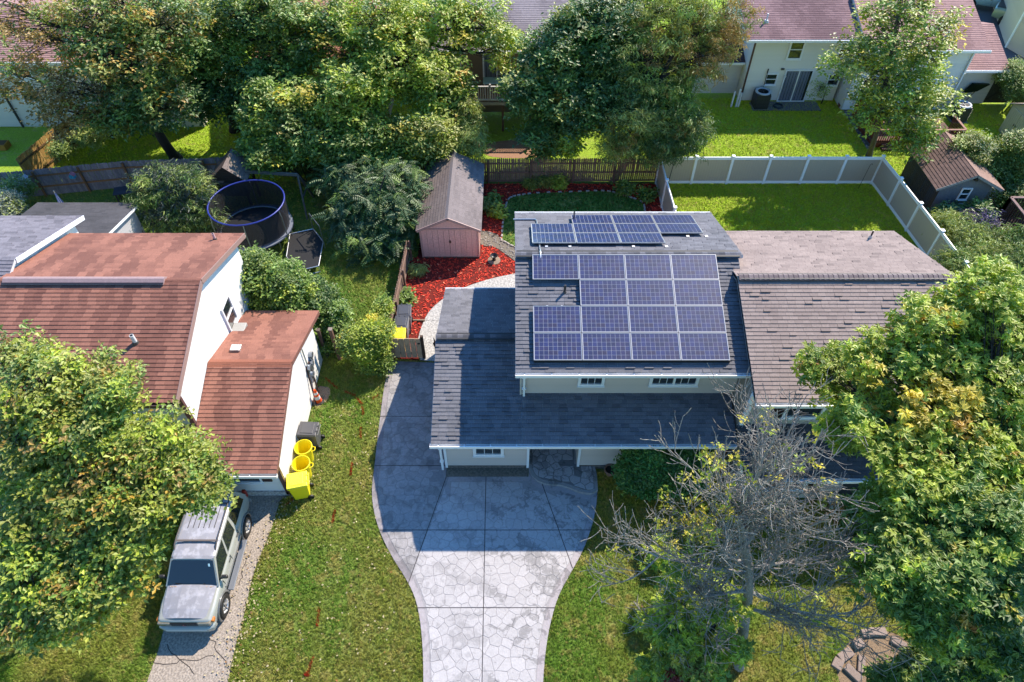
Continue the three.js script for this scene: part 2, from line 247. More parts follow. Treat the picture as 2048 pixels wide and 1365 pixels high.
function stamped(parent, outline, band, top, joint, cell, seed, most, cutJoints, keep = () => true) {
  const r = rnd(seed), xs = outline.map((p) => p[0]), zs = outline.map((p) => p[1]), x0 = Math.min(...xs), x1 = Math.max(...xs), z0 = Math.min(...zs), z1 = Math.max(...zs), sites = [];
  for (let i = 0, x = x0 - cell; x < x1 + cell; x += cell, i++) for (let j = 0, z = z0 - cell; z < z1 + cell; z += cell * 0.9, j++) sites.push([x + (j % 2) * cell * 0.5 + (r() - 0.5) * cell * 0.66, z + (r() - 0.5) * cell * 0.66]);
  const grid = new Map(), key = (a, b) => Math.floor(a / (cell * 1.5)) + '|' + Math.floor(b / (cell * 1.5)); for (const s of sites) { const k = key(...s); if (!grid.has(k)) grid.set(k, []); grid.get(k).push(s); }
  const cells = [];
  for (const s of sites) {
    if (!inPoly(s[0], s[1], outline) || !keep(s)) continue;
    let poly = [[s[0] - cell, s[1] - cell], [s[0] + cell, s[1] - cell], [s[0] + cell, s[1] + cell], [s[0] - cell, s[1] + cell]];
    const gx = Math.floor(s[0] / (cell * 1.5)), gz = Math.floor(s[1] / (cell * 1.5));
    for (let a = -2; a <= 2; a++) for (let b = -2; b <= 2; b++) for (const o of grid.get(gx + a + '|' + (gz + b)) ?? []) { if (o === s) continue; const dx = o[0] - s[0], dz = o[1] - s[1], l = Math.hypot(dx, dz); if (l > cell * 2.6) continue; poly = clip(poly, dx / l, dz / l, (dx * (o[0] + s[0]) + dz * (o[1] + s[1])) / 2 / l - joint / 2); }
    for (let i = 0; i < outline.length; i++) { // keep clear of the smooth border
      const a = outline[i], b = outline[(i + 1) % outline.length], ex = b[0] - a[0], ez = b[1] - a[1], len = Math.hypot(ex, ez); if (len < 1e-4) continue; const t = clamp(((s[0] - a[0]) * ex + (s[1] - a[1]) * ez) / len / len), d = Math.hypot(s[0] - a[0] - ex * t, s[1] - a[1] - ez * t);
      if (d > cell * 1.1 + band) continue; let k0 = ez / len, k1 = -ex / len; if (k0 * s[0] + k1 * s[1] > k0 * a[0] + k1 * a[1]) { k0 = -k0; k1 = -k1; } poly = clip(poly, k0, k1, k0 * a[0] + k1 * a[1] - band);
    }
    let parts = [poly]; for (const [k0, k1, c] of cutJoints) parts = parts.flatMap((q) => [clip(q, k0, k1, c - 0.011), clip(q, -k0, -k1, -c - 0.011)]).filter((q) => q.length > 2);
    for (const poly of parts) { let A = 0; for (let i = 0; i < poly.length; i++) { const p = poly[i], q = poly[(i + 1) % poly.length]; A += p[0] * q[1] - p[1] * q[0]; } if (Math.abs(A) / 2 < 0.003) continue; if (A > 0) poly.reverse();
    cells.push([poly, s]); }
  }
  cells.sort((a, b) => b[1][1] - a[1][1]); // nearest first
  const rest = new MB();
  cells.forEach(([poly, s], n) => {
    const mb = n < most ? new MB() : rest, tone = 0.94 + r() * 0.12, col = [tone, tone, tone], cx = poly.reduce((a, p) => a + p[0], 0) / poly.length, cz = poly.reduce((a, p) => a + p[1], 0) / poly.length, lift = top[1] + (r() - 0.5) * 0.004;
    const ring = poly.map((p) => [p[0], top[0], p[1]]), up = poly.map((p) => { const dx = cx - p[0], dz = cz - p[1], l = Math.hypot(dx, dz); return [p[0] + (dx / l) * 0.012, lift, p[1] + (dz / l) * 0.012]; });
    mb.poly(up, col, up.map(duv)); for (let i = 0; i < ring.length; i++) { const j = (i + 1) % ring.length; const q = [ring[i], ring[j], up[j], up[i]]; mb.poly(q, scl(col, 0.85), q.map(duv)); }
    if (n < most) mb.build('stone', driveM, parent);
  });
  if (rest.p.length) rest.build('stone_paving', driveM, parent, undefined, 'stuff');
}
{
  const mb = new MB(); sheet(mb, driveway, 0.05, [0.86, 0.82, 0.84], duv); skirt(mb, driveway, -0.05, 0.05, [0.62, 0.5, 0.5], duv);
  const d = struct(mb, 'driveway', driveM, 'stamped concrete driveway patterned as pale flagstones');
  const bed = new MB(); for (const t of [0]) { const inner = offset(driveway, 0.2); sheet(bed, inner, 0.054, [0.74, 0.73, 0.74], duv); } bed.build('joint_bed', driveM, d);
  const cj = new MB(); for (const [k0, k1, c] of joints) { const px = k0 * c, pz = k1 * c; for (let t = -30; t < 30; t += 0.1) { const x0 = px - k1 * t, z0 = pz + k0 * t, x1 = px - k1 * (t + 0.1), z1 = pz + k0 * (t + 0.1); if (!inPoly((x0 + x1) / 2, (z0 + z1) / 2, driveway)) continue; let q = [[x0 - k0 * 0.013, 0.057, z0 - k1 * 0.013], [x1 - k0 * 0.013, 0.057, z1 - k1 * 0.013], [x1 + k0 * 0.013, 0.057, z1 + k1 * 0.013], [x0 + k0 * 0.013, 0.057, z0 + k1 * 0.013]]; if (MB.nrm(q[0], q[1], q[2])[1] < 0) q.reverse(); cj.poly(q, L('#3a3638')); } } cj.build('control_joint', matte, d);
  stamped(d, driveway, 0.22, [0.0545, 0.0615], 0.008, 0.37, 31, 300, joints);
}
{
  const mb = new MB(); sheet(mb, porch, 0.17, [0.72, 0.74, 0.72], duv); skirt(mb, porch, 0, 0.17, [0.7, 0.7, 0.7], duv); const d = struct(mb, 'porch_step', driveM, 'raised stamped concrete porch step with a curved rim');
  const bed = new MB(); sheet(bed, offset(porch, 0.12), 0.173, [0.45, 0.46, 0.46], duv); bed.build('joint_bed', driveM, d);
  stamped(d, porch, 0.14, [0.17, 0.185], 0.018, 0.34, 37, 120, []);
  const ap = new MB(); ap.slab([[APRON.x0 + 0.01, APRON.z0], [APRON.x1, APRON.z0], [APRON.x1, APRON.z1 - 0.01], [APRON.x0 + 0.01, APRON.z1 - 0.01]], -0.02, 0.075, L('#8f897c', 0.75)); struct(ap, 'apron', concreteM, 'old brown-stained concrete apron in front of the converted garage');
}
// concrete walk round the back, four slabs
{
  const zs = [-18.78, -19.9, -21.25, -22.5, -26.5], mb = new MB(); mb.slab(walkway, -0.05, 0.035, L('#8e8b86', 0.9)); const d = struct(mb, 'path', concreteM, 'pale concrete path curving behind the garage');
  zs.slice(0, -1).forEach((zt, i) => { let q = walkway.map((p) => [p[0], p[1]]); q = clip(q, 0, 1, zt - 0.008); q = clip(q, 0, -1, -(zs[i + 1] + 0.008)); if (q.length > 2) { const s = new MB(); sheet(s, offset(q, 0.004), 0.042, L('#c9c6c0', 0.95)); s.build('slab', concreteM, d); } });
}
{ // old asphalt
  const mb = new MB(); sheet(mb, asphalt, 0.02, L('#b3a698', 1.0)); skirt(mb, asphalt, -0.02, 0.02, L('#6b6661')); const d = struct(mb, 'asphalt_driveway', M({ map: rep(roughTex, 1.1), roughness: 0.95, bumpMap: rep(roughTex, 1.1), bumpScale: 0.012 }), 'worn grey asphalt driveway with cracks and grass edges');
  const cr = new MB(), r = rnd(77); for (const [u, v, du, dv] of [[300, 1330, 130, -14], [420, 1280, 45, 70], [500, 1100, -20, 70], [330, 1290, 60, 60], [470, 1190, -50, 60], [520, 1040, -60, 20]]) { const pts = []; for (let i = 0; i <= 8; i++) pts.push(gp(u + (du * i) / 8 + (r() - 0.5) * 12, v + (dv * i) / 8 + (r() - 0.5) * 10, 0.024)); for (let i = 0; i < 8; i++) { const a = pts[i], b = pts[i + 1], w = 0.012; const dx = b[0] - a[0], dz = b[2] - a[2], l = Math.hypot(dx, dz), nx = (-dz / l) * w, nz = (dx / l) * w; let q = [[a[0] - nx, 0.0245, a[2] - nz], [b[0] - nx, 0.0245, b[2] - nz], [b[0] + nx, 0.0245, b[2] + nz], [a[0] + nx, 0.0245, a[2] + nz]]; if (MB.nrm(q[0], q[1], q[2])[1] < 0) q.reverse(); cr.poly(q, L('#3a3430')); } } cr.build('crack', matte, d);
}
const bedSheet = (name, poly, y, col, label, m = matte) => { const mb = new MB(); sheet(mb, poly, y, col); return struct(mb, name, m, label); };
bedSheet('mulch_bed', mulchBed, 0.012, L('#a8301f', 0.62), 'bright red dyed mulch bed around the pink shed', M({ map: rep(roughTex, 2.2), roughness: 1, bumpMap: rep(roughTex, 2.2), bumpScale: 0.03 }));
{ const mb = new MB(); sheet(mb, lawnIsland, 0.03, [1, 1, 1], (p) => [(p[0] + GW / 2) / GW, (p[2] + 64) / GW]); struct(mb, 'lawn', new THREE.MeshStandardMaterial({ map: groundTex, roughness: 1 }), 'small dark green lawn edged with white stones behind the house'); }
bedSheet('gravel_path', gravelPatch, 0.036, L('#8f8678', 0.8), 'grey gravel path beside the pink shed', stoneM);
bedSheet('dirt_patch', dirtPatch, 0.008, L('#b59f80', 0.8), 'bare tan dirt beside the garage wall', stoneM);
bedSheet('dirt_patch', dirtRight, 0.008, L('#a48a6c', 0.8), 'bare dirt ringed by stone blocks under the right maple', stoneM);
bedSheet('dirt_patch', dirtUnder, 0.008, L('#b98d70', 0.85), 'pinkish bare dirt behind the picket fence', stoneM);
bedSheet('asphalt_driveway', farDrive, 0.012, L('#6f6f74', 0.5), 'dark asphalt drive under the far pickup');
bedSheet('gravel_strip', rockStrip, 0.02, L('#8d8a86', 0.6), 'grey river stone strip beside the red deck', stoneM);
bedSheet('patio', patioRight, 0.02, L('#b3a694', 0.8), 'pale worn patio behind the grey shed', stoneM);

// loose matter nobody could count
function scatter(name, geom, mat, n, place, label, category, group) {
  const im = new THREE.InstancedMesh(geom, mat, n), m = new THREE.Matrix4(), q = new THREE.Quaternion(), e = new THREE.Euler(), s = new THREE.Vector3(), c = new THREE.Color(); let k = 0;
  for (let i = 0; i < n; i++) { const p = place(i); if (!p) continue; e.set(p.rx ?? 0, p.ry ?? 0, p.rz ?? 0, 'YXZ'); q.setFromEuler(e); s.set(...(p.s3 ?? [p.s, p.s, p.s])); m.compose(new THREE.Vector3(...p.at), q, s); im.setMatrixAt(k, m); im.setColorAt(k, c.setRGB(...p.col)); k++; }
  im.count = k; im.name = numbered(name); im.castShadow = im.receiveShadow = true; scene.add(im); return tag(im, label, category, group, 'stuff');
}
const chipG = (() => { const mb = new MB(true); mb.box(0, 0, 0, 0.09, 0.016, 0.028); return mb.geometry(); })();
const cR = rnd(41);
scatter('mulch', chipG, M({ roughness: 0.9 }), 16000, () => { const x = -5.6 + cR() * 13.8, z = -32 + cR() * 13.2; if (!inMulch(x, z) || inPoly(x, z, walkway) || inPoly(x, z, gravelPatch) || (z < -25.6 && x < -1.5) || (x > 0.4 && z > -22.8)) return null; const t = cR(); return { at: [x, 0.014 + cR() * 0.015, z], ry: cR() * 6.28, rz: (cR() - 0.5) * 0.6, rx: (cR() - 0.5) * 0.5, s: 0.6 + cR() * 0.9, col: t < 0.07 ? L('#7a2016', 0.8) : t > 0.95 ? L('#e08a68') : mixc(L('#c8301c', 0.8), L('#e24a30', 0.85), cR()) }; }, 'loose red mulch chips over the back garden bed', 'mulch');
const tuftG = (() => { const mb = new MB(true), r = rnd(3); for (let i = 0; i < 8; i++) { const a = r() * 6.28, d = r() * 0.045, x = Math.cos(a) * d, z = Math.sin(a) * d, b = r() * 6.28, w = 0.0055, h = 0.035 + r() * 0.035, lx = (r() - 0.5) * 0.05, lz = (r() - 0.5) * 0.05; mb.poly([[x - Math.cos(b) * w, 0, z - Math.sin(b) * w], [x + Math.cos(b) * w, 0, z + Math.sin(b) * w], [x + lx, h, z + lz]]); } for (let i = 0; i < mb.n.length; i += 3) { mb.n[i] *= 0.25; mb.n[i + 1] = 1; mb.n[i + 2] *= 0.25; } return mb.geometry(); })();
const grassM = M({ roughness: 0.75, side: THREE.DoubleSide });
{
  const r = rnd(51), areas = [[-11, -2.6, -26, -4, 110000], [-20, -10.5, -12, -3.5, 70000], [0.6, 14, -13.4, -4, 80000], [8, 20.4, -31.9, -21.5, 62000], [8, 30, -41, -31.9, 52000], [-28, -3, -42, -26, 56000], [-1.5, 8, -31, -23, 16000]];
  for (const [x0, x1, z0, z1, n] of areas) scatter('grass', tuftG, grassM, n, () => { const x = x0 + r() * (x1 - x0), z = z0 + r() * (z1 - z0); if (!isLawn(x, z)) return null; const v = 0.75 + r() * 0.75, k = scl(grassColor(x, z), v), y = inPoly(x, z, lawnIsland) ? 0.028 : 0; return { at: [x, y, z], ry: r() * 6.28, s: 0.75 + r() * 0.85, col: r() < 0.06 ? turf.dry : k }; },
    z0 > -14 && x0 > 0 ? 'mown grass of the right front lawn' : x0 === -20 ? 'grass under the left front tree' : x0 === -20 ? 'grass under the left front tree' : x0 === -11 ? 'mown grass of the strip between the two driveways' : x0 === 8 && z1 > -25 ? 'mown grass inside the white vinyl fence' : x0 === 8 ? 'bright yellow-green grass behind the white fence' : x0 === -28 ? 'shaded grass of the left back yards' : 'grass of the small lawn in the red mulch', 'grass');
}
const leafLitG = (() => { const mb = new MB(true); mb.poly([[0, 0, -0.05], [-0.035, 0.012, 0], [0, 0, 0.05]]); mb.poly([[0, 0, -0.05], [0, 0, 0.05], [0.035, 0.014, 0.004]]); return mb.geometry(); })();
{
  const r = rnd(61), pal = [L('#b8ab86',0.8), L('#b5a684',0.8), L('#a08a60',0.8), L('#94682f',0.8), L('#7d5c36',0.8)];
  scatter('fallen_leaves', leafLitG, M({ roughness: 0.8, side: THREE.DoubleSide }), 800, (i) => {
    let x, z; if (i < 420) { x = -9.6 + r() * 6; z = -17 + r() * 12; } else if (i < 760) { const k = Math.floor(r() * 15), p = asphalt[k]; x = p[0] + (r() - 0.4) * 0.8 * r() * 2; z = p[1] + (r() - 0.5) * 0.9; } else { x = 3 + r() * 8; z = -13 + r() * 8; }
    if (inPoly(x, z, driveway) || HOUSES.some((h) => x > h[0] && x < h[1] && z > h[2] && z < h[3])) return null;
    return { at: [x, 0.05 + r() * 0.03, z], ry: r() * 6.28, rx: (r() - 0.5) * 0.7, rz: (r() - 0.5) * 0.7, s: 0.45 + r() * 0.5, col: pal[Math.floor(r() * r() * 5)] };
  }, 'pale fallen leaves scattered over the front lawns', 'fallen leaves');
  const rs = rnd(62); const rockG = new THREE.IcosahedronGeometry(0.05, 0);
  scatter('river_stones', rockG, M({ roughness: 0.8 }), 2200, (i) => { const rock = i < 1200; const x = rock ? 20 + rs() * 4 : -1.7 + rs() * 4, z = rock ? -42 + rs() * 10 : -28 + rs() * 6; if (!inPoly(x, z, rock ? rockStrip : gravelPatch)) return null; const v = 0.5 + rs() * 0.5; return { at: [x, 0.035, z], ry: rs() * 6, rx: rs() * 3, s: 0.5 + rs() * 0.7, col: scl(L('#a09a92'), v) }; }, 'grey stones in the gravel strips', 'gravel');
}
// ---------- house building blocks ----------
function siding(parent, name, A, B, poly, inside, col, { e = 0.125, mat = sidingM, lap = 0.024, label } = {}) {
  const dx = B[0] - A[0], dz = B[1] - A[1], l = Math.hypot(dx, dz), ux = dx / l, uz = dz / l; let nx = uz, nz = -ux; if ((inside[0] - A[0]) * nx + (inside[1] - A[1]) * nz > 0) { nx = -nx; nz = -nz; }
  const mb = new MB(), P = (s, y, o) => [A[0] + ux * s + nx * o, y, A[1] + uz * s + nz * o], ys = poly.map((p) => p[1]), y0 = Math.min(...ys), y1 = Math.max(...ys), r = rnd(Math.round((A[0] * 31 + A[1] * 17 + 900) * 10));
  const face = (pts, c) => { const n = MB.nrm(pts[0], pts[1], pts[2]); mb.poly(n[0] * nx + n[2] * nz < -0.01 || (Math.abs(n[0] * nx + n[2] * nz) <= 0.01 && n[1] > 0) ? pts.reverse() : pts, c); };
  for (let y = y0; y < y1 - 1e-4; y += e) {
    let q = clip(poly, 0, -1, -y); q = clip(q, 0, 1, Math.min(y + e, y1)); if (q.length < 3) continue; const c = scl(col, 0.96 + r() * 0.07);
    face(q.map(([s, yy]) => P(s, yy, 0.004 + lap * (1 - (yy - y) / e))), c);
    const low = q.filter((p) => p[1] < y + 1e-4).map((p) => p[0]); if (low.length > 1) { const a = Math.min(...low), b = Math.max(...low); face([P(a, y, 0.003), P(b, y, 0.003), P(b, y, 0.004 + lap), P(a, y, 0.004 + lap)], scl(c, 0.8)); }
  }
  mb.plate(poly.map(([s, y]) => P(s, y, 0)), [-nx * 0.12, 0, -nz * 0.12], col);
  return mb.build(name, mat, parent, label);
}
const frameAt = (c, n) => { const N = new THREE.Vector3(n[0], 0, n[1]).normalize(), U = new THREE.Vector3(0, 1, 0), S = new THREE.Vector3().crossVectors(U, N); return new THREE.Matrix4().makeBasis(S, U, N).setPosition(...c); };
function windowAt(parent, c, w, h, n, { fw = 0.09, col = L('#f2f3f4', 0.85), cols = 1, grid = 0, gridRows = 1, sash = true, name = 'window', curtain } = {}) {
  const m = frameAt(c, n), mb = new MB(); mb.m = m; const y = -h / 2, D = 0.075;
  mb.box(0, y - fw, D / 2, w + 2 * fw, fw, D, col); mb.box(0, h / 2, D / 2, w + 2 * fw, fw, D, col); for (const s of [-1, 1]) mb.box((s * (w + fw)) / 2, y, D / 2 - 0.002, fw, h, D - 0.004, col);
  mb.box(0, y - fw - 0.03, D / 2 + 0.015, w + 2 * fw + 0.04, 0.03, D + 0.03, col);
  if (sash) mb.box(0, -0.022, 0.045, w, 0.045, 0.035, col);
  for (let k = 1; k < cols; k++) mb.box(-w / 2 + (w * k) / cols, y, 0.045, 0.07, h, 0.05, col);
  for (let k = 1; k < grid; k++) if (!cols || (k * cols) % grid) mb.box(-w / 2 + (w * k) / grid, y, 0.034, 0.018, h, 0.012, col);
  if (grid) for (let k = 1; k <= gridRows; k++) mb.box(0, y + (h * k) / (gridRows + 1) - 0.009, 0.033, w, 0.018, 0.012, col);
  const f = mb.build(name, vinylM, parent), g = new MB(); g.m = m; g.box(0, y, 0.012, w, h, 0.024); g.build('pane', glassM, f);
  if (curtain) { const q = new MB(); q.m = m; for (let k = 0; k < curtain; k++) { const x = -w / 2 + 0.05 + (k / curtain) * w * 0.9; q.box(x + (k % 2) * 0.012, y + 0.03, 0.0265 + (k % 2) * 0.006, (w / curtain) * 0.78, h - 0.06, 0.004, L('#8b93a6', 0.55)); } q.build('curtain', matte, f); }
  return f;
}
// a roof slope: deck, shingle courses laid from the eave up. O eave corner, U along the eave, V up the slope
function roofSlope(parent, name, { O, U, V, W, S, tones, e = 0.145, w = [0.22, 0.34], butt = 0.02, seed = 1, pieces = 0, deck = 0.1, edge = L('#8d8d90'), lam = 0, mat = shingleM, streak = 0, rndT = 0.45, fade = 0.5 }) {
  const o = new THREE.Vector3(...O), u = new THREE.Vector3(...U).normalize(), v = new THREE.Vector3(...V).normalize(), n = new THREE.Vector3().crossVectors(u, v).normalize(); let flip = false; if (n.y < 0) { n.negate(); flip = true; }
  const P = (s, t, h) => [o.x + u.x * s + v.x * t + n.x * h, o.y + u.y * s + v.y * t + n.y * h, o.z + u.z * s + v.z * t + n.z * h];
  const d = new MB(); d.plate([P(0, 0, -deck), P(W, 0, -deck), P(W, S, -deck), P(0, S, -deck)], [n.x * deck, n.y * deck, n.z * deck], edge); const roof = d.build(name, paintM, parent);
  const r = rnd(seed), all = new MB(), list = [], F = (mb, pts, c) => mb.poly(flip ? pts.reverse() : pts, c);
  let row = 0;
  for (let t = -0.02; t < S - 0.01; t += e, row++) {
    const t1 = Math.min(t + e + 0.01, S), tone0 = 0.97 + 0.06 * r(); let s = 0.004 - r() * w[0] * 0.8;
    while (s < W - 0.004) {
      const ww = w[0] + (w[1] - w[0]) * r(), a = Math.max(0.004, s), b = Math.min(W - 0.004, s + ww - 0.005), thick = butt * (lam && r() < lam ? 2.1 : 1) * (0.85 + 0.3 * r());
      if (b - a > 0.02) { const x = P((a + b) / 2, t, 0), k = streak ? fbm(x[0] * 1.1 + seed, (x[2] + x[1]) * 0.16, 3) * 1.2 : fbm(x[0] * 0.35 + seed, (x[2] + x[1]) * 0.22, 3); const c = scl(mixc(tones[0], tones[1], clamp(0.5 + k * fade + (r() - 0.5) * rndT)), tone0 * (thick > butt * 1.3 ? 0.86 : 1)); list.push([a, b, t, t1, thick, c, row]); }
      s += ww;
    }
  }
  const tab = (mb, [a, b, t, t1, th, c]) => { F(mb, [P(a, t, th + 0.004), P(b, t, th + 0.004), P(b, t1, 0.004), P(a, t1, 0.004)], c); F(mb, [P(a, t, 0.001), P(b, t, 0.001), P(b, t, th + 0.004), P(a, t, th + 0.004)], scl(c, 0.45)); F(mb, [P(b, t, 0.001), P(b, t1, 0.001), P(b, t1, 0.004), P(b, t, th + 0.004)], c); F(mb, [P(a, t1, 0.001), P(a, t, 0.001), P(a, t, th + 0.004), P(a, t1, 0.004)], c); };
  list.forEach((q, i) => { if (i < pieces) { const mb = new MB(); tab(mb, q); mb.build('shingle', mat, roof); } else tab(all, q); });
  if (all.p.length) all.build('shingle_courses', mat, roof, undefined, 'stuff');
  return roof;
}
function ridgeCaps(parent, x0, x1, y, z, tones, step = 0.21, w = 0.16, slope = 0.333, vent = 0.05, rib = 0.01, seed = 4) {
  const r = rnd(seed), v = new MB(); v.box((x0 + x1) / 2, y - 0.02, z, x1 - x0 - 0.1, 0.02 + vent - 0.012, w * 1.7, L('#1d1d20')); const ridge = v.build('ridge_vent', darkM, parent);
  const geos = [0, 1, 2, 3].map((k) => { const mb = new MB(true), c = mixc(tones[0], tones[1], k / 3), th = 0.012; const sec = [[w, -w * slope], [w * 0.5, -w * 0.5 * slope + 0.004], [0, 0.008], [-w * 0.5, -w * 0.5 * slope + 0.004], [-w, -w * slope]]; for (let i = 0; i < 4; i++) { const [za, ya] = sec[i], [zb, yb] = sec[i + 1]; mb.quad([0, ya + th + rib, za], [step + 0.02, ya + th, za], [step + 0.02, yb + th, zb], [0, yb + th + rib, zb], c); mb.quad([0, yb, zb], [0, ya, za], [0, ya + th + rib, za], [0, yb + th + rib, zb], scl(c, 0.6)); } mb.quad([0, -w * slope, w], [step + 0.02, -w * slope, w], [step + 0.02, -w * slope + th, w], [0, -w * slope + th + rib, w], scl(c, 0.6)); mb.quad([step + 0.02, -w * slope, -w], [0, -w * slope, -w], [0, -w * slope + th + rib, -w], [step + 0.02, -w * slope + th, -w], scl(c, 0.6)); return mb.geometry(); });
  for (let x = x0; x < x1 - 0.03; x += step) { const o = meshOf('ridge_cap', geos[Math.floor(r() * 4)], shingleM, parent); const wp = parent.getWorldPosition(new THREE.Vector3()); o.position.set(x - wp.x, y + vent - 0.004 - wp.y, z - wp.z); o.scale.x = Math.min(1, (x1 - x) / step); }
  return ridge;
}
function gutter(parent, x0, x1, z, y, dir, col = L('#f4f5f6', 0.85), straps = 0.9) { // dir +1 faces +z
  const mb = new MB(), xm = (x0 + x1) / 2, w = x1 - x0, D = 0.13; const Z = (d) => z + dir * d;
  mb.box(xm, y - 0.12, Z(0.006), w, 0.12, 0.012, col); mb.box(xm, y - 0.132, Z(D / 2), w, 0.012, D, col); mb.box(xm, y - 0.12, Z(D - 0.006), w, 0.115, 0.012, col); mb.box(xm, y - 0.005, Z(D - 0.004), w, 0.012, 0.03, col);
  for (const x of [x0 + 0.004, x1 - 0.004]) mb.box(x, y - 0.12, Z(D / 2), 0.008, 0.11, D - 0.03, col); for (let x = x0 + 0.3; x < x1; x += straps) mb.box(x, y - 0.012, Z(D / 2), 0.03, 0.006, D - 0.01, col);
  return mb.build('gutter', vinylM, parent);
}
function downspout(parent, pts, col = L('#f1f3f5', 0.85), w = 0.075) { const mb = new MB(); for (let i = 0; i < pts.length - 1; i++) mb.bar(pts[i], pts[i + 1], w, w * 1.3, col); for (const t of [0.35, 0.75]) { const a = pts[pts.length - 2], b = pts[pts.length - 1]; mb.box(a[0] + (b[0] - a[0]) * t, a[1] + (b[1] - a[1]) * t, a[2] + (b[2] - a[2]) * t, w * 2, 0.03, w * 1.5, col); } return mb.build('downspout', vinylM, parent); }
const pipeVent = (parent, x, y, z, h, r, col, collar = L('#55524e')) => { const mb = new MB(); mb.cyl([x, y - 0.1, z], [x, y + h, z], r, r, 12, col); const v = mb.build('vent_pipe', plasticM, parent); const c = new MB(); c.cyl([x, y - 0.06, z], [x, y + 0.07, z], r * 2.1, r * 1.2, 12, collar); c.cyl([x, y + h - 0.001, z], [x, y + h + 0.003, z], r * 0.78, r * 0.78, 12, L('#101010')); c.build('collar', plasticM, v); return v; };
const fascia = (parent, pts, d, col, name = 'fascia') => { const mb = new MB(); for (let i = 0; i < pts.length - 1; i++) mb.bar(pts[i], pts[i + 1], d[0], d[1], col); return mb.build(name, vinylM, parent); };
const trim = (parent, a, b, w, d, col, name = 'corner_board') => { const mb = new MB(); mb.bar(a, b, w, d, col); return mb.build(name, vinylM, parent); };
const SL = 1.4 / 4.2, white = L('#f3f4f6', 0.85);
const upSlope = (run, rise) => Math.hypot(run, rise);

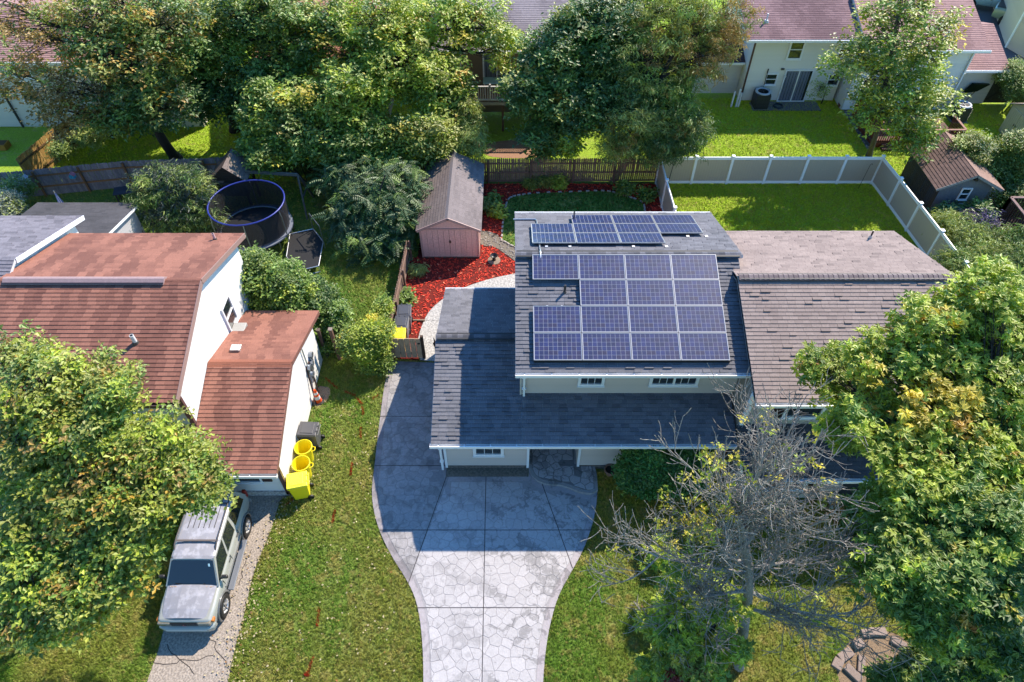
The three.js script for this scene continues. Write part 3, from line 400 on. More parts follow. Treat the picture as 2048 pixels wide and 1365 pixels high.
// ---------- the house with the solar panels ----------
const greyT = [L('#717278', 0.86), L('#8b8b92', 0.9)];
const H1 = thing('solar_house', 'grey two-storey duplex half with solar panels on a dark shingle roof and beige siding', 'house', [3.9, 0, -17.5]);
const EZ = -14.13, EY = 5.1, RZ = -18.32, RY = 6.5, BZ = -22.5, HX0 = 0.11, HX1 = 7.84;
{
  const wall = L('#d0c2b8', 0.85), p = H1, so = upSlope(RZ - EZ, RY - EY);
  roofSlope(p, 'roof', { O: [HX0, EY, EZ], U: [1, 0, 0], V: [0, RY - EY, RZ - EZ], W: HX1 - HX0 + 0.16, S: so, tones: greyT, seed: 21, lam: 0.22, edge: white });
  roofSlope(p, 'roof', { O: [8.18, EY, BZ], U: [-1, 0, 0], V: [0, RY - EY, RZ - BZ], W: 8.18 - HX0, S: so, tones: greyT, seed: 22, lam: 0.22, edge: white });
  ridgeCaps(p, HX0, 8.06, RY + 0.03, RZ, [L('#5b5c63', 0.8), L('#7c7c84', 0.85)], 0.2, 0.2, 0.333, 0.07, 0.006, 5);
  gutter(p, HX0, HX1 - 0.02, EZ, EY - 0.02, 1); gutter(p, HX0, 8.15, BZ, EY - 0.02, -1);
  // walls
  siding(p, 'wall', [0.35, -14.75], [7.83, -14.75], [[0, 2.95], [7.48, 2.95], [7.48, 4.98], [0, 4.98]], [3, -17], wall);
  siding(p, 'wall', [0.35, -21.9], [0.35, -14.75], [[0, 0.15], [7.15, 0.15], [7.15, 5.15], [3.58, 6.38], [0, 5.15]], [3, -17], wall);
  siding(p, 'wall', [8.0, -21.9], [0.35, -21.9], [[0, 0.15], [7.65, 0.15], [7.65, 5.0], [0, 5.0]], [3, -17], wall);
  const sof = new MB(); sof.box((HX0 + HX1) / 2, EY - 0.13, -14.44, HX1 - HX0 - 0.02, 0.02, 0.6, white); sof.build('soffit', vinylM, p);
  fascia(p, [[HX0 + 0.02, EY - 0.07, EZ - 0.02], [HX0 + 0.02, RY - 0.08, RZ], [HX0 + 0.02, EY - 0.07, BZ + 0.02]], [0.025, 0.16], white);
  trim(p, [0.37, 2.9, -14.72], [0.37, 4.97, -14.72], 0.09, 0.09, L('#c5bcb2', 0.8));
  trim(p, [7.78, 3.0, -14.72], [7.78, 4.97, -14.72], 0.05, 0.06, L('#cfc6bc', 0.8));
  windowAt(p, [2.75, 4.2, -14.73], 0.72, 0.86, [0, 1], { grid: 3, gridRows: 1, fw: 0.1 });
  windowAt(p, [5.62, 4.2, -14.73], 1.5, 0.86, [0, 1], { cols: 2, grid: 6, gridRows: 1, fw: 0.1 });
  downspout(p, [[0.42, EY - 0.12, EZ + 0.05], [0.42, 4.75, -14.62], [0.42, 3.2, -14.62]]);
  trim(p, [0.3, EY - 0.2, -14.5], [0.3, 3.3, -14.6], 0.05, 0.05, L('#b9b4ae'), 'conduit');
  // lower roof over the garage and along the front
  const LZ = -13.0, LY = 2.6, LRZ = -16.8, LRY = 3.86, lo = upSlope(LRZ - LZ, LRY - LY);
  roofSlope(p, 'lower_roof', { O: [-2.8, LY, LZ], U: [1, 0, 0], V: [0, LRY - LY, LRZ - LZ], W: 3.14, S: lo, tones: greyT, seed: 24, lam: 0.25, edge: white, pieces: 110 });
  roofSlope(p, 'lower_roof', { O: [0.345, LY, LZ], U: [1, 0, 0], V: [0, LRY - LY, LRZ - LZ], W: 7.42, S: 1.84, tones: greyT, seed: 25, lam: 0.25, edge: white, pieces: 190 });
  roofSlope(p, 'lower_roof', { O: [0.34, LY, -20.6], U: [-1, 0, 0], V: [0, LRY - LY, LRZ + 20.6], W: 3.14, S: lo, tones: greyT, seed: 26, lam: 0.25, edge: white });
  ridgeCaps(p, -2.8, 0.33, LRY + 0.03, LRZ, [L('#5b5c63', 0.8), L('#7c7c84', 0.85)], 0.2, 0.19, 0.333, 0.05, 0.006, 6);
  gutter(p, -2.84, 7.74, LZ, LY - 0.01, 1); gutter(p, -2.8, 0.3, -20.6, LY - 0.01, -1);
  fascia(p, [[-2.79, LY - 0.07, LZ - 0.02], [-2.79, LRY - 0.08, LRZ], [-2.79, LY - 0.07, -20.58]], [0.025, 0.15], white);
  const s2 = new MB(); s2.box(2.47, LY - 0.13, -13.32, 10.5, 0.02, 0.58, white); s2.build('soffit', vinylM, p);
  siding(p, 'wall', [-2.48, -13.62], [0.6, -13.62], [[0, 0.2], [3.08, 0.2], [3.08, 2.5], [0, 2.5]], [0, -17], wall);
  siding(p, 'wall', [2.46, -13.62], [7.8, -13.62], [[0, 0.2], [5.34, 0.2], [5.34, 2.5], [0, 2.5]], [3, -17], wall);
  siding(p, 'wall', [-2.48, -20.2], [-2.48, -13.62], [[0, 0.1], [6.58, 0.1], [6.58, 2.62], [3.4, 3.7], [0, 2.62]], [0, -17], wall);
  siding(p, 'wall', [0.35, -20.2], [-2.48, -20.2], [[0, 0.1], [2.83, 0.1], [2.83, 2.5], [0, 2.5]], [0, -17], wall);
  siding(p, 'wall', [0.6, -15.1], [0.6, -13.62], [[0, 0.17], [1.48, 0.17], [1.48, 2.62], [0, 2.62]], [0, -14.5], wall); siding(p, 'wall', [2.46, -13.62], [2.46, -15.1], [[0, 0.17], [1.48, 0.17], [1.48, 2.62], [0, 2.62]], [3, -14.5], wall); siding(p, 'wall', [0.6, -15.1], [2.46, -15.1], [[0, 0.17], [1.86, 0.17], [1.86, 2.62], [0, 2.62]], [1.5, -16], wall);
  for (const [x, z] of [[-2.46, -13.6], [0.59, -13.58], [2.48, -13.6]]) trim(p, [x, 0.1, z], [x, 2.48, z], 0.09, 0.09, white);
  const fb = new MB(); fb.box(-0.94, 0.05, -13.59, 3.08, 0.15, 0.06, L('#8a817a', 0.7)); fb.box(5.1, 0.02, -13.59, 5.3, 0.2, 0.06, L('#8a817a', 0.7)); fb.build('foundation_sill', concreteM, p);
  windowAt(p, [-0.86, 1.55, -13.6], 0.9, 1.0, [0, 1], { grid: 3, gridRows: 1, fw: 0.11 });
  windowAt(p, [5.75, 1.5, -13.6], 1.3, 1.1, [0, 1], { cols: 2, grid: 4, fw: 0.1 });
  downspout(p, [[-2.58, LY - 0.12, LZ + 0.04], [-2.6, 2.25, -13.5], [-2.6, 0.1, -13.5]]);
  const dr = new MB(); dr.m = frameAt([1.5, 1.2, -15.06], [0, 1]); dr.rbox(0, -1.02, 0.03, 0.92, 2.04, 0.05, 0.01, L('#7a2c24', 0.7)); for (const [x, y, w, h] of [[-0.2, 0.2, 0.28, 0.6], [0.2, 0.2, 0.28, 0.6], [-0.2, -0.8, 0.28, 0.7], [0.2, -0.8, 0.28, 0.7]]) dr.box(x, y, 0.06, w, h, 0.012, L('#8a362c', 0.7)); const door = dr.build('door', paintM, p); const hd = new MB(); hd.m = frameAt([1.86, 1.15, -15.0], [0, 1]); hd.geo(new THREE.SphereGeometry(0.035, 10, 8), null, L('#c9a860')); hd.build('door_knob', metalM, door);
  pipeVent(p, 1.82, EY + (EZ + 16.92) * SL * -1 + 1.86, -16.92, 0.34, 0.042, L('#2b2b2e'));
  pipeVent(p, 2.45, EY + 0.32, BZ + 0.9, 0.45, 0.03, L('#3b3b3f'));
}
// conduit run from the gutter to the panel array
{ const mb = new MB(), y = (z) => (z < RZ ? EY + (z - BZ) * SL : EY + (EZ - z) * SL) + 0.05, c = L('#d8d8da', 0.75); mb.tube([[HX0 - 0.06, y(-21.7) + 0.02, -21.7], [0.9, y(-21.7) + 0.02, -21.7], [0.98, y(-21.6) + 0.02, -21.6], [1.0, y(-20) + 0.02, -20], [1.0, y(RZ - 0.4) + 0.03, RZ - 0.4], [1.0, RY + 0.13, RZ - 0.12], [1.0, RY + 0.13, RZ + 0.12], [1.0, y(RZ + 0.4) + 0.03, RZ + 0.4], [1.0, y(-17.95) + 0.03, -17.95], [1.12, y(-17.8) + 0.03, -17.8]], 0.034, 6, c); mb.tube([[1.0, y(-19.35) + 0.02, -19.35], [1.3, y(-19.35) + 0.02, -19.35]], 0.022, 6, c); mb.build('conduit', metalM, H1); }

// ---------- solar panels ----------
const PW = 1.598, PH = 0.985, PG = 0.018;
const panelProto = (() => {
  const o = new THREE.Group(); const fr = new MB(true), fc = L('#d8d4cf', 0.8), D = 0.042; // x along, y up from the glass, z down the slope
  fr.box(0, 0, -PH / 2 + 0.011, PW, D, 0.022, fc); fr.box(0, 0, PH / 2 - 0.011, PW, D, 0.022, fc); for (const s of [-1, 1]) fr.box(s * (PW / 2 - 0.011), 0, 0, 0.022, D - 0.001, PH - 0.044, fc); fr.build('frame', M({ roughness: 0.3, metalness: 0.6 }), o);
  const bs = new MB(true); bs.box(0, 0.012, 0, PW - 0.046, 0.016, PH - 0.046, L('#d9dae0', 0.62)); bs.build('backsheet', vinylM, o);
  const r = rnd(19), cell = new MB(true), cw = (PW - 0.06) / 10, ch = (PH - 0.06) / 6; for (let i = 0; i < 10; i++) for (let j = 0; j < 6; j++) { const x = -PW / 2 + 0.03 + cw * (i + 0.5), z = -PH / 2 + 0.03 + ch * (j + 0.5), w = cw / 2 - 0.004, h = ch / 2 - 0.004, k = r(), c = mixc(mixc(L('#26315e', 0.95), L('#303d78', 1.05), r()), L('#4a3c58', 0.95), k > 0.7 ? 0.4 : 0.05); cell.quad([x - w, 0.0305, z + h], [x + w, 0.0305, z + h], [x + w, 0.0305, z - h], [x - w, 0.0305, z - h], c, [[0, 0], [1, 0], [1, 1], [0, 1]]); }
  const bus = tex(32, 64, (x, y) => ([10, 32, 54].some((b) => Math.abs(y - b) < 2) ? [1, 1, 1] : [0.7, 0.7, 0.72])); cell.build('solar_cells', new THREE.MeshPhysicalMaterial({ vertexColors: true, map: bus, roughness: 0.4, clearcoat: 0.35, clearcoatRoughness: 0.12, color: new THREE.Color().setRGB(1.0, 1.02, 1.02) }), o, undefined, 'stuff');
  return o;
})();
{
  const a = Math.atan(SL);
  let x0 = 0.70 + PW / 2 + 0.015; const place = (x, t, front) => { // t metres up the slope to the panel centre
    const base = front ? [EZ, EY] : [BZ, EY], zdir = front ? -1 : 1, h = 0.13; const z = base[0] + zdir * t * Math.cos(a) + (front ? 1 : -1) * Math.sin(a) * h, y = base[1] + t * Math.sin(a) + Math.cos(a) * h;
    const o = panelProto.clone(); o.name = 'solar_panel'; o.position.set(x - H1.position.x, y - H1.position.y, z - H1.position.z); o.rotation.x = front ? a : -a; H1.add(o);
  };
  for (let c = 0; c < 4; c++) for (let r = 0; r < 4; r++) { if (c === 0 && r === 2) continue; place(x0 + c * (PW + PG), 0.36 + PH / 2 + r * (PH + PG), true); }
  // rear slope: columns of two, three, three and two, seen over the ridge
  const top = 3.62; const cols = [2, 3, 3, 2];
  for (let c = 0; c < 4; c++) for (let k = 0; k < cols[c]; k++) { const first = c === 3 ? 1 : 0; const t = top - PH / 2 - (k + first) * (PH + PG); place(x0 + 0.02 + c * (PW + PG), t, false); }
  const mb = new MB(), c = L('#e6e4e0', 0.8), yv = (z, f) => (f ? EY + (EZ - z) * SL : EY + (z - BZ) * SL); // feet of the rails
  for (const [x, t] of [[1.25, top + 0.07], [2.1, top + 0.07], [4.4, top + 0.07], [5.6, top + 0.07], [6.6, top - 0.95], [7.3, top - 0.95]]) { const z = BZ + t * Math.cos(a); mb.box(x, yv(z) + 0.0, z, 0.1, 0.07, 0.09, c); }
  for (const [x, t] of [[1.2, 4.3], [2.7, 4.3], [4.9, 4.3], [6.5, 4.3], [1.2, 2.35], [1.7, 2.35]]) { const z = EZ - t * Math.cos(a); mb.box(x, yv(z, 1), z, 0.06, 0.09, 0.06, c); }
  mb.build('rail_foot', metalM, H1);
  const dk = new MB(); const zf = EZ - 0.33 * Math.cos(a), xa = 0.72, xb = xa + 4 * (PW + PG); dk.bar([xa, yv(zf, 1) + 0.07, zf], [xb, yv(zf, 1) + 0.07, zf], 0.02, 0.09, L('#1a1c22')); dk.build('array_skirt', darkM, H1);
}

// ---------- neighbour on the right ----------
const brownT = [L('#8f7f79', 0.98), L('#a99890', 1.02)], charT = [L('#55555a', 0.62), L('#6c6b70', 0.72)];
const H2 = thing('brown_roof_house', 'taupe-roofed duplex half with beige siding joined to the solar house on its right', 'house', [11.5, 0, -17]);
{
  const p = H2, x0 = 7.72, x1 = 15.25, ez = -12.91, ey = 5.1, rz = -17.15, ry = 6.51, bz = -21.35, wall = L('#c2b9ab', 0.72), so = upSlope(rz - ez, ry - ey);
  roofSlope(p, 'roof', { O: [x0, ey, ez], U: [1, 0, 0], V: [0, ry - ey, rz - ez], W: x1 - x0, S: so, tones: brownT, seed: 31, lam: 0.1, edge: white, pieces: 150 });
  roofSlope(p, 'roof', { O: [x1, ey, bz], U: [-1, 0, 0], V: [0, ry - ey, rz - bz], W: x1 - x0, S: so, tones: brownT, seed: 32, lam: 0.1, edge: white });
  ridgeCaps(p, x0 + 0.02, x1, ry + 0.03, rz, [L('#7d6f70', 0.85), L('#8f8182', 0.9)], 0.17, 0.17, 0.333, 0.06, 0.02, 7);
  gutter(p, x0, x1, ez, ey - 0.02, 1);
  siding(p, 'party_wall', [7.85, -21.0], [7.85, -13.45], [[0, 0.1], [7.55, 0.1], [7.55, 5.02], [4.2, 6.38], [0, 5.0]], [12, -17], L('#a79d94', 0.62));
  siding(p, 'wall', [7.85, -13.45], [15, -13.45], [[0, 3.0], [7.15, 3.0], [7.15, 4.98], [0, 4.98]], [12, -17], wall);
  siding(p, 'wall', [15, -13.45], [15, -21], [[0, 0.1], [7.55, 0.1], [7.55, 5.0], [3.7, 6.3], [0, 5.0]], [12, -17], wall);
  siding(p, 'wall', [15, -21], [7.85, -21], [[0, 0.1], [7.15, 0.1], [7.15, 5.0], [0, 5.0]], [12, -17], wall);
  fascia(p, [[x0 + 0.01, ey - 0.07, ez], [x0 + 0.01, ry - 0.08, rz], [x0 + 0.01, ey - 0.07, bz]], [0.02, 0.14], L('#8f98a4', 0.7)); fascia(p, [[x1 - 0.01, ey - 0.07, ez], [x1 - 0.01, ry - 0.08, rz], [x1 - 0.01, ey - 0.07, bz]], [0.02, 0.14], white);
  trim(p, [7.86, 3.05, -13.42], [7.86, 4.97, -13.42], 0.15, 0.11, white); trim(p, [7.86, 0.1, -12.28], [7.86, 2.45, -12.28], 0.15, 0.11, white);
  const sf = new MB(); sf.box((x0 + x1) / 2, ey - 0.13, -13.2, x1 - x0 - 0.04, 0.02, 0.5, white); sf.build('soffit', vinylM, p);
  const shut = (x, y, z) => { const mb = new MB(); mb.rbox(x, y - 0.56, z + 0.03, 0.4, 1.1, 0.05, 0.01, L('#4a2f2c', 0.55)); for (let k = 0; k < 14; k++) mb.box(x, y - 0.5 + k * 0.072, z + 0.058, 0.32, 0.03, 0.012, L('#3c2522', 0.55)); mb.build('shutter', paintM, p); };
  windowAt(p, [9.75, 4.15, -13.43], 1.15, 1.0, [0, 1], { fw: 0.09 }); shut(8.88, 4.15, -13.43); windowAt(p, [11.75, 4.15, -13.43], 1.15, 1.0, [0, 1], { fw: 0.09 }); shut(12.65, 4.15, -13.43);
  const lz = -11.66, ly = 2.58, wz = -13.43, rise = (lz - wz) * SL;
  roofSlope(p, 'lower_roof', { O: [7.74, ly, lz], U: [1, 0, 0], V: [0, rise, wz - lz], W: 7.5, S: upSlope(wz - lz, rise), tones: charT, seed: 33, lam: 0.3, edge: white, pieces: 150 });
  gutter(p, 7.74, 15.24, lz, ly - 0.01, 1);
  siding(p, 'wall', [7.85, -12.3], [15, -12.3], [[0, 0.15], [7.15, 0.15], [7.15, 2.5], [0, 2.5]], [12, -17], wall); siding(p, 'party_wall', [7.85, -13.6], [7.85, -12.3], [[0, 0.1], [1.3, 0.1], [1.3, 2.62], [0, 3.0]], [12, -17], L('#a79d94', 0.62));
  fascia(p, [[7.75, ly - 0.07, lz], [7.75, ly + rise - 0.08, wz]], [0.02, 0.14], L('#8f98a4', 0.7));
  windowAt(p, [9.55, 1.5, -12.28], 1.5, 1.2, [0, 1], { fw: 0.1, cols: 2 }); shut(8.45, 1.5, -12.28); shut(10.7, 1.5, -12.28);
  const dr = new MB(); dr.rbox(12.2, 0.15, -12.24, 0.95, 2.05, 0.06, 0.01, L('#3c4450', 0.6)); dr.build('door', paintM, p);
  // single-storey wing to the right, mostly under the maple
  const gx0 = 15.02, gx1 = 18.1, gz = -11.9, grz = -15.7, gby = -19.5, gy = 2.6, gry = gy + 3.8 * SL, gs = upSlope(3.8, 3.8 * SL);
  roofSlope(p, 'wing_roof', { O: [gx0 + 0.25, gy, gz], U: [1, 0, 0], V: [0, 3.8 * SL, -3.8], W: gx1 - gx0 - 0.25, S: gs, tones: brownT, seed: 34, edge: white }); roofSlope(p, 'wing_roof', { O: [gx1, gy, gby], U: [-1, 0, 0], V: [0, 3.8 * SL, 3.8], W: gx1 - gx0 - 0.25, S: gs, tones: brownT, seed: 35, edge: white });
  siding(p, 'wall', [15, -12.5], [17.8, -12.5], [[0, 0.1], [2.8, 0.1], [2.8, 2.5], [0, 2.5]], [16, -15], wall); siding(p, 'wall', [17.8, -12.5], [17.8, -19], [[0, 0.1], [6.5, 0.1], [6.5, 2.6], [3.25, 3.7], [0, 2.6]], [16, -15], wall); siding(p, 'wall', [17.8, -19], [15, -19], [[0, 0.1], [2.8, 0.1], [2.8, 2.5], [0, 2.5]], [16, -15], wall);
  pipeVent(p, 13.9, ey + 0.35, bz + 0.75, 0.3, 0.035, L('#2f2c2b'), L('#dcd8d2', 0.8));
}

// ---------- red-roofed house on the left ----------
const redT = [L('#8a5a4c', 0.84), L('#ac7562', 0.9)], slateT = [L('#77747c', 0.88), L('#95919a', 0.97)], cream = L('#eceae6', 0.86);
const H3 = thing('red_roof_house', 'white house with rusty red shingle roofs on the left', 'house', [-13, 0, -16.5]);
{
  const p = H3, x0 = -17.6, x1 = -10.62, ez = -12.91, ey = 5.1, rz = -17.06, ry = 6.48, bz = -21.21, so = upSlope(rz - ez, ry - ey), brown = L('#6b4a44', 0.75), opt = { tones: redT, w: [0.3, 0.31], e: 0.15, edge: brown, fade: 1.3, streak: 1, rndT: 0.25, butt: 0.02 };
  roofSlope(p, 'roof', { O: [x0, ey, ez], U: [1, 0, 0], V: [0, ry - ey, rz - ez], W: x1 - x0, S: so, seed: 41, ...opt });
  roofSlope(p, 'roof', { O: [x1, ey, bz], U: [-1, 0, 0], V: [0, ry - ey, rz - bz], W: x1 - x0, S: so, seed: 42, ...opt });
  const cap = new MB(); cap.plate([[x0, ry - 0.05, rz + 0.2], [x0, ry + 0.02, rz], [x0, ry - 0.05, rz - 0.2]], [x1 - x0, 0, 0], L('#95604f', 0.8)); cap.build('ridge_cap', shingleM, p);
  const rv = new MB(); rv.plate([[-17.35, ry - 0.02, rz + 0.22], [-17.35, ry + 0.1, rz + 0.03], [-17.35, ry + 0.1, rz - 0.05], [-17.35, ry - 0.02, rz - 0.2]], [5.5, 0, 0], L('#c9a9a4', 0.8)); rv.box(-14.6, ry + 0.02, rz + 0.19, 5.5, 0.02, 0.06, L('#2a2224')); rv.build('ridge_vent', paintM, p);
  const wx = -10.86; const gab = [[0, 0.1], [7.3, 0.1], [7.3, 5.05], [3.65, 6.3], [0, 5.05]];
  siding(p, 'gable_wall', [wx, -20.7], [wx, -13.4], gab, [-14, -17], cream, { e: 0.2, lap: 0.008 });
  siding(p, 'wall', [x0 + 0.1, -13.45], [wx, -13.45], [[0, 2.9], [wx - x0 - 0.1, 2.9], [wx - x0 - 0.1, 4.98], [0, 4.98]], [-14, -17], L('#c3c2b4', 0.7)); siding(p, 'wall', [wx, -20.7], [x0, -20.7], [[0, 0.1], [wx - x0, 0.1], [wx - x0, 5], [0, 5]], [-14, -17], cream);
  fascia(p, [[x1 - 0.01, ey - 0.07, ez], [x1 - 0.01, ry - 0.08, rz], [x1 - 0.01, ey - 0.07, bz]], [0.03, 0.2], L('#a88980', 0.75)); gutter(p, x0, x1, ez, ey - 0.02, 1, L('#5d4540', 0.7)); fascia(p, [[x0, ey - 0.08, bz], [x1, ey - 0.08, bz]], [0.03, 0.12], white);
  trim(p, [wx - 0.02, 2.7, -13.42], [wx - 0.02, 4.96, -13.42], 0.16, 0.1, L('#6a4c46', 0.7)); const sf = new MB(); sf.box((x0 + x1) / 2, ey - 0.13, -13.2, x1 - x0 - 0.04, 0.02, 0.5, L('#d8d6cc', 0.7)); sf.build('soffit', vinylM, p);
  windowAt(p, [-13.2, 4.1, -13.43], 1.1, 1.0, [0, 1], {}); windowAt(p, [wx + 0.01, 3.7, -18.15], 0.75, 1.15, [1, 0], { fw: 0.07 });
  const ac = new MB(); ac.rbox(wx + 0.28, 2.75, -17.9, 0.5, 0.4, 0.62, 0.02, L('#c9c6be', 0.8)); for (let k = 0; k < 6; k++) ac.box(wx + 0.535, 2.8 + k * 0.055, -17.9, 0.012, 0.02, 0.5, L('#8d8a84')); ac.build('window_air_conditioner', paintM, p);
  pipeVent(p, -12.35, ey + (ez + 14.85) * -SL + 1.29 - 0.0, -14.85, 0.36, 0.07, L('#e8e6e2', 0.85)); pipeVent(p, -11.55, ey + 0.22, -20.6, 0.3, 0.05, L('#c9a9a4'));
  // garage wing
  const gx0 = wx + 0.03, gx1 = -7.85, gz = -11.83, gy = 2.6, grz = -15.6, gry = 3.85, gbz = -19.35, gs = upSlope(grz - gz, gry - gy);
  roofSlope(p, 'garage_roof', { O: [gx0, gy, gz], U: [1, 0, 0], V: [0, gry - gy, grz - gz], W: gx1 - gx0, S: gs, seed: 43, pieces: 300, ...opt });
  roofSlope(p, 'garage_roof', { O: [gx1, gy, gbz], U: [-1, 0, 0], V: [0, gry - gy, grz - gbz], W: gx1 - gx0, S: gs, seed: 44, ...opt });
  const c2 = new MB(); c2.plate([[gx0, gry - 0.05, grz + 0.2], [gx0, gry + 0.025, grz], [gx0, gry - 0.05, grz - 0.2]], [gx1 - gx0, 0, 0], L('#a5664f', 0.85)); c2.build('ridge_cap', shingleM, p);
  siding(p, 'wall', [-8.15, -18.9], [-8.15, -12.5], [[0, 0.08], [6.4, 0.08], [6.4, 2.6], [3.3, 3.66], [0, 2.6]], [-10, -16], cream, { e: 0.2, lap: 0.007 });
  siding(p, 'wall', [gx0, -12.5], [-8.15, -12.5], [[0, 0.3], [gx0 * -1 - 8.15, 0.3], [gx0 * -1 - 8.15, 2.5], [0, 2.5]], [-10, -16], cream); siding(p, 'wall', [-8.15, -18.9], [gx0, -18.9], [[0, 0.1], [gx0 * -1 - 8.15, 0.1], [gx0 * -1 - 8.15, 2.5], [0, 2.5]], [-10, -16], cream);
  fascia(p, [[gx1 - 0.01, gy - 0.07, gz], [gx1 - 0.01, gry - 0.08, grz], [gx1 - 0.01, gy - 0.07, gbz]], [0.03, 0.16], L('#8d6258', 0.75)); gutter(p, gx0, gx1 + 0.02, gz, gy - 0.01, 1, L('#e6e4e2', 0.8)); fascia(p, [[gx0, gy - 0.06, gbz], [gx1, gy - 0.06, gbz]], [0.04, 0.1], white);
  trim(p, [-8.17, 0.1, -12.47], [-8.17, 2.45, -12.47], 0.15, 0.1, L('#6a4c46', 0.7)); const sl = new MB(); sl.box(-9.5, 0, -12.46, 2.7, 0.3, 0.08, L('#dcd9d4', 0.8)); sl.build('foundation_sill', concreteM, p);
  windowAt(p, [-9.45, 1.45, -12.48], 1.0, 0.9, [0, 1], { fw: 0.07 }); const sh = new MB(); sh.rbox(-8.72, 1.0, -12.45, 0.36, 0.95, 0.05, 0.01, L('#4a2f30', 0.6)); sh.build('shutter', paintM, p);
  { const c = zp(452, 697, -16.7), yv = gy + (16.7 - 15.6 < 0 ? 0 : (3.75 - 1.1) * SL) ; const mb = new MB(); mb.rbox(-10.1, gry - 0.333 * 0.75 + 0.02, -16.4, 0.36, 0.14, 0.3, 0.02, L('#e9e6e2', 0.85)); mb.build('roof_vent', metalM, p); }
  // lower roof along the front
  const lr = (gz + 13.43) * -1; roofSlope(p, 'lower_roof', { O: [x0, gy, gz], U: [1, 0, 0], V: [0, (gz + 13.43) * SL, -13.43 - gz], W: gx0 - x0, S: upSlope(1.6, 1.6 * SL), seed: 45, ...opt });
  siding(p, 'wall', [x0, -12.5], [gx0, -12.5], [[0, 0.1], [gx0 - x0, 0.1], [gx0 - x0, 2.5], [0, 2.5]], [-13, -16], cream);
  const mt = new MB(); for (const [y, z, r] of [[1.6, -17.2, 0.13], [1.45, -17.55, 0.12], [1.1, -17.3, 0.11], [1.75, -17.75, 0.13]]) { mt.cyl([-8.14, y, z], [-7.98, y, z], r, r, 14, L('#aab2bb', 0.8)); mt.rbox(-8.1, y - 0.45, z, 0.1, 0.4, 0.22, 0.02, L('#b5bcc3', 0.8)); } mt.cyl([-8.08, 1.6, -17.2], [-8.08, 2.7, -17.2], 0.03, 0.03, 8, L('#c3c8cc')); mt.build('utility_meters', metalM, p);
}
const H4 = thing('grey_roof_house', 'grey-roofed duplex half at the left edge with a low rear extension', 'house', [-21.5, 0, -19]);
{
  const p = H4, x0 = -26, x1 = -17.5, ey = 5.1, bz = -22.32, rz = -18.13, ry = 6.5, ez = -13.95, so = upSlope(4.19, 1.4), wx = -17.72;
  roofSlope(p, 'roof', { O: [x1, ey, bz], U: [-1, 0, 0], V: [0, ry - ey, rz - bz], W: x1 - x0, S: so, tones: slateT, seed: 51, lam: 0.2, edge: white }); roofSlope(p, 'roof', { O: [x0, ey, ez], U: [1, 0, 0], V: [0, ry - ey, rz - ez], W: x1 - x0, S: so, tones: slateT, seed: 52, edge: white });
  siding(p, 'party_wall', [wx, -21.85], [wx, -14.4], [[0, 0.1], [7.45, 0.1], [7.45, 5], [3.72, 6.36], [0, 5]], [-22, -18], cream, { lap: 0.006 }); siding(p, 'wall', [wx, -21.85], [x0, -21.85], [[0, 0.1], [8.2, 0.1], [8.2, 5], [0, 5]], [-22, -18], cream);
  fascia(p, [[x1 + 0.0, ey - 0.06, bz], [x1, ry - 0.09, rz]], [0.03, 0.18], white); fascia(p, [[x0, ey - 0.05, bz], [x1, ey - 0.05, bz]], [0.03, 0.12], white);
  roofSlope(p, 'extension_roof', { O: [-17.85, 2.5, -26.67], U: [-1, 0, 0], V: [0, 1.0, 4.7], W: 4.9, S: 4.8, tones: charT, seed: 53, edge: white }); siding(p, 'wall', [-18.05, -26.3], [-18.05, -21.9], [[0, 0], [4.4, 0], [4.4, 3.3], [0, 2.42]], [-20, -24], L('#b9b9bb', 0.75)); siding(p, 'wall', [-22.6, -26.3], [-18.05, -26.3], [[0, 0], [4.55, 0], [4.55, 2.42], [0, 2.42]], [-20, -24], cream); fascia(p, [[-17.86, 2.44, -26.67], [-17.86, 3.44, -21.97]], [0.03, 0.12], white); fascia(p, [[-22.75, 2.44, -26.66], [-17.86, 2.44, -26.66]], [0.03, 0.12], white);
}

// ---------- houses of the street behind, seen from their gardens ----------
const mauveT = [L('#7b5f63', 1.02), L('#9d7e80', 1.08)], pinkT = [L('#96736f', 1.08), L('#b18c86', 1.14)];
function backHouse(label, { x0, x1, ez, ey, wz, wall, tones, seed, slope = SL, run = 4.2, rakeL = 0.3, rakeR = 0.3, name = 'row_house', loose }) {
  const p = thing(name, label, 'house', [(x0 + x1) / 2, 0, wz - 4]); const rz = ez - run, ry = ey + run * slope, s = upSlope(run, run * slope), W = x1 - x0 + rakeL + rakeR;
  roofSlope(p, 'roof', { O: [x0 - rakeL, ey, ez], U: [1, 0, 0], V: [0, run * slope, -run], W, S: s, tones, seed, edge: white, w: [0.3, 0.31], e: 0.15, fade: 1.2, butt: 0.016 });
  roofSlope(p, 'roof', { O: [x1 + rakeR, ey, ez - 2 * run], U: [-1, 0, 0], V: [0, run * slope, run], W, S: s, tones, seed: seed + 1, edge: white, w: [0.3, 0.31] });
  gutter(p, x0 - rakeL, x1 + rakeR, ez, ey - 0.02, 1);
  siding(p, 'wall', [x0, wz], [x1, wz], [[0, 0.12], [x1 - x0, 0.12], [x1 - x0, ey - 0.1], [0, ey - 0.1]], [(x0 + x1) / 2, wz - 4], wall, { e: 0.15, lap: 0.02 });
  const g = run - (ez - wz); for (const [x, f] of [[x0, 1], [x1, -1]]) siding(p, 'wall', [x, wz], [x, wz - 2 * g], [[0, 0.1], [2 * g, 0.1], [2 * g, ey], [g, ry - 0.12], [0, ey]], [(x0 + x1) / 2, wz - 3], wall, { e: 0.15 });
  const sf = new MB(); sf.box((x0 + x1) / 2, ey - 0.12, (ez + wz) / 2, x1 - x0 + 0.3, 0.02, ez - wz, white); sf.build('soffit', vinylM, p);
  return p;
}
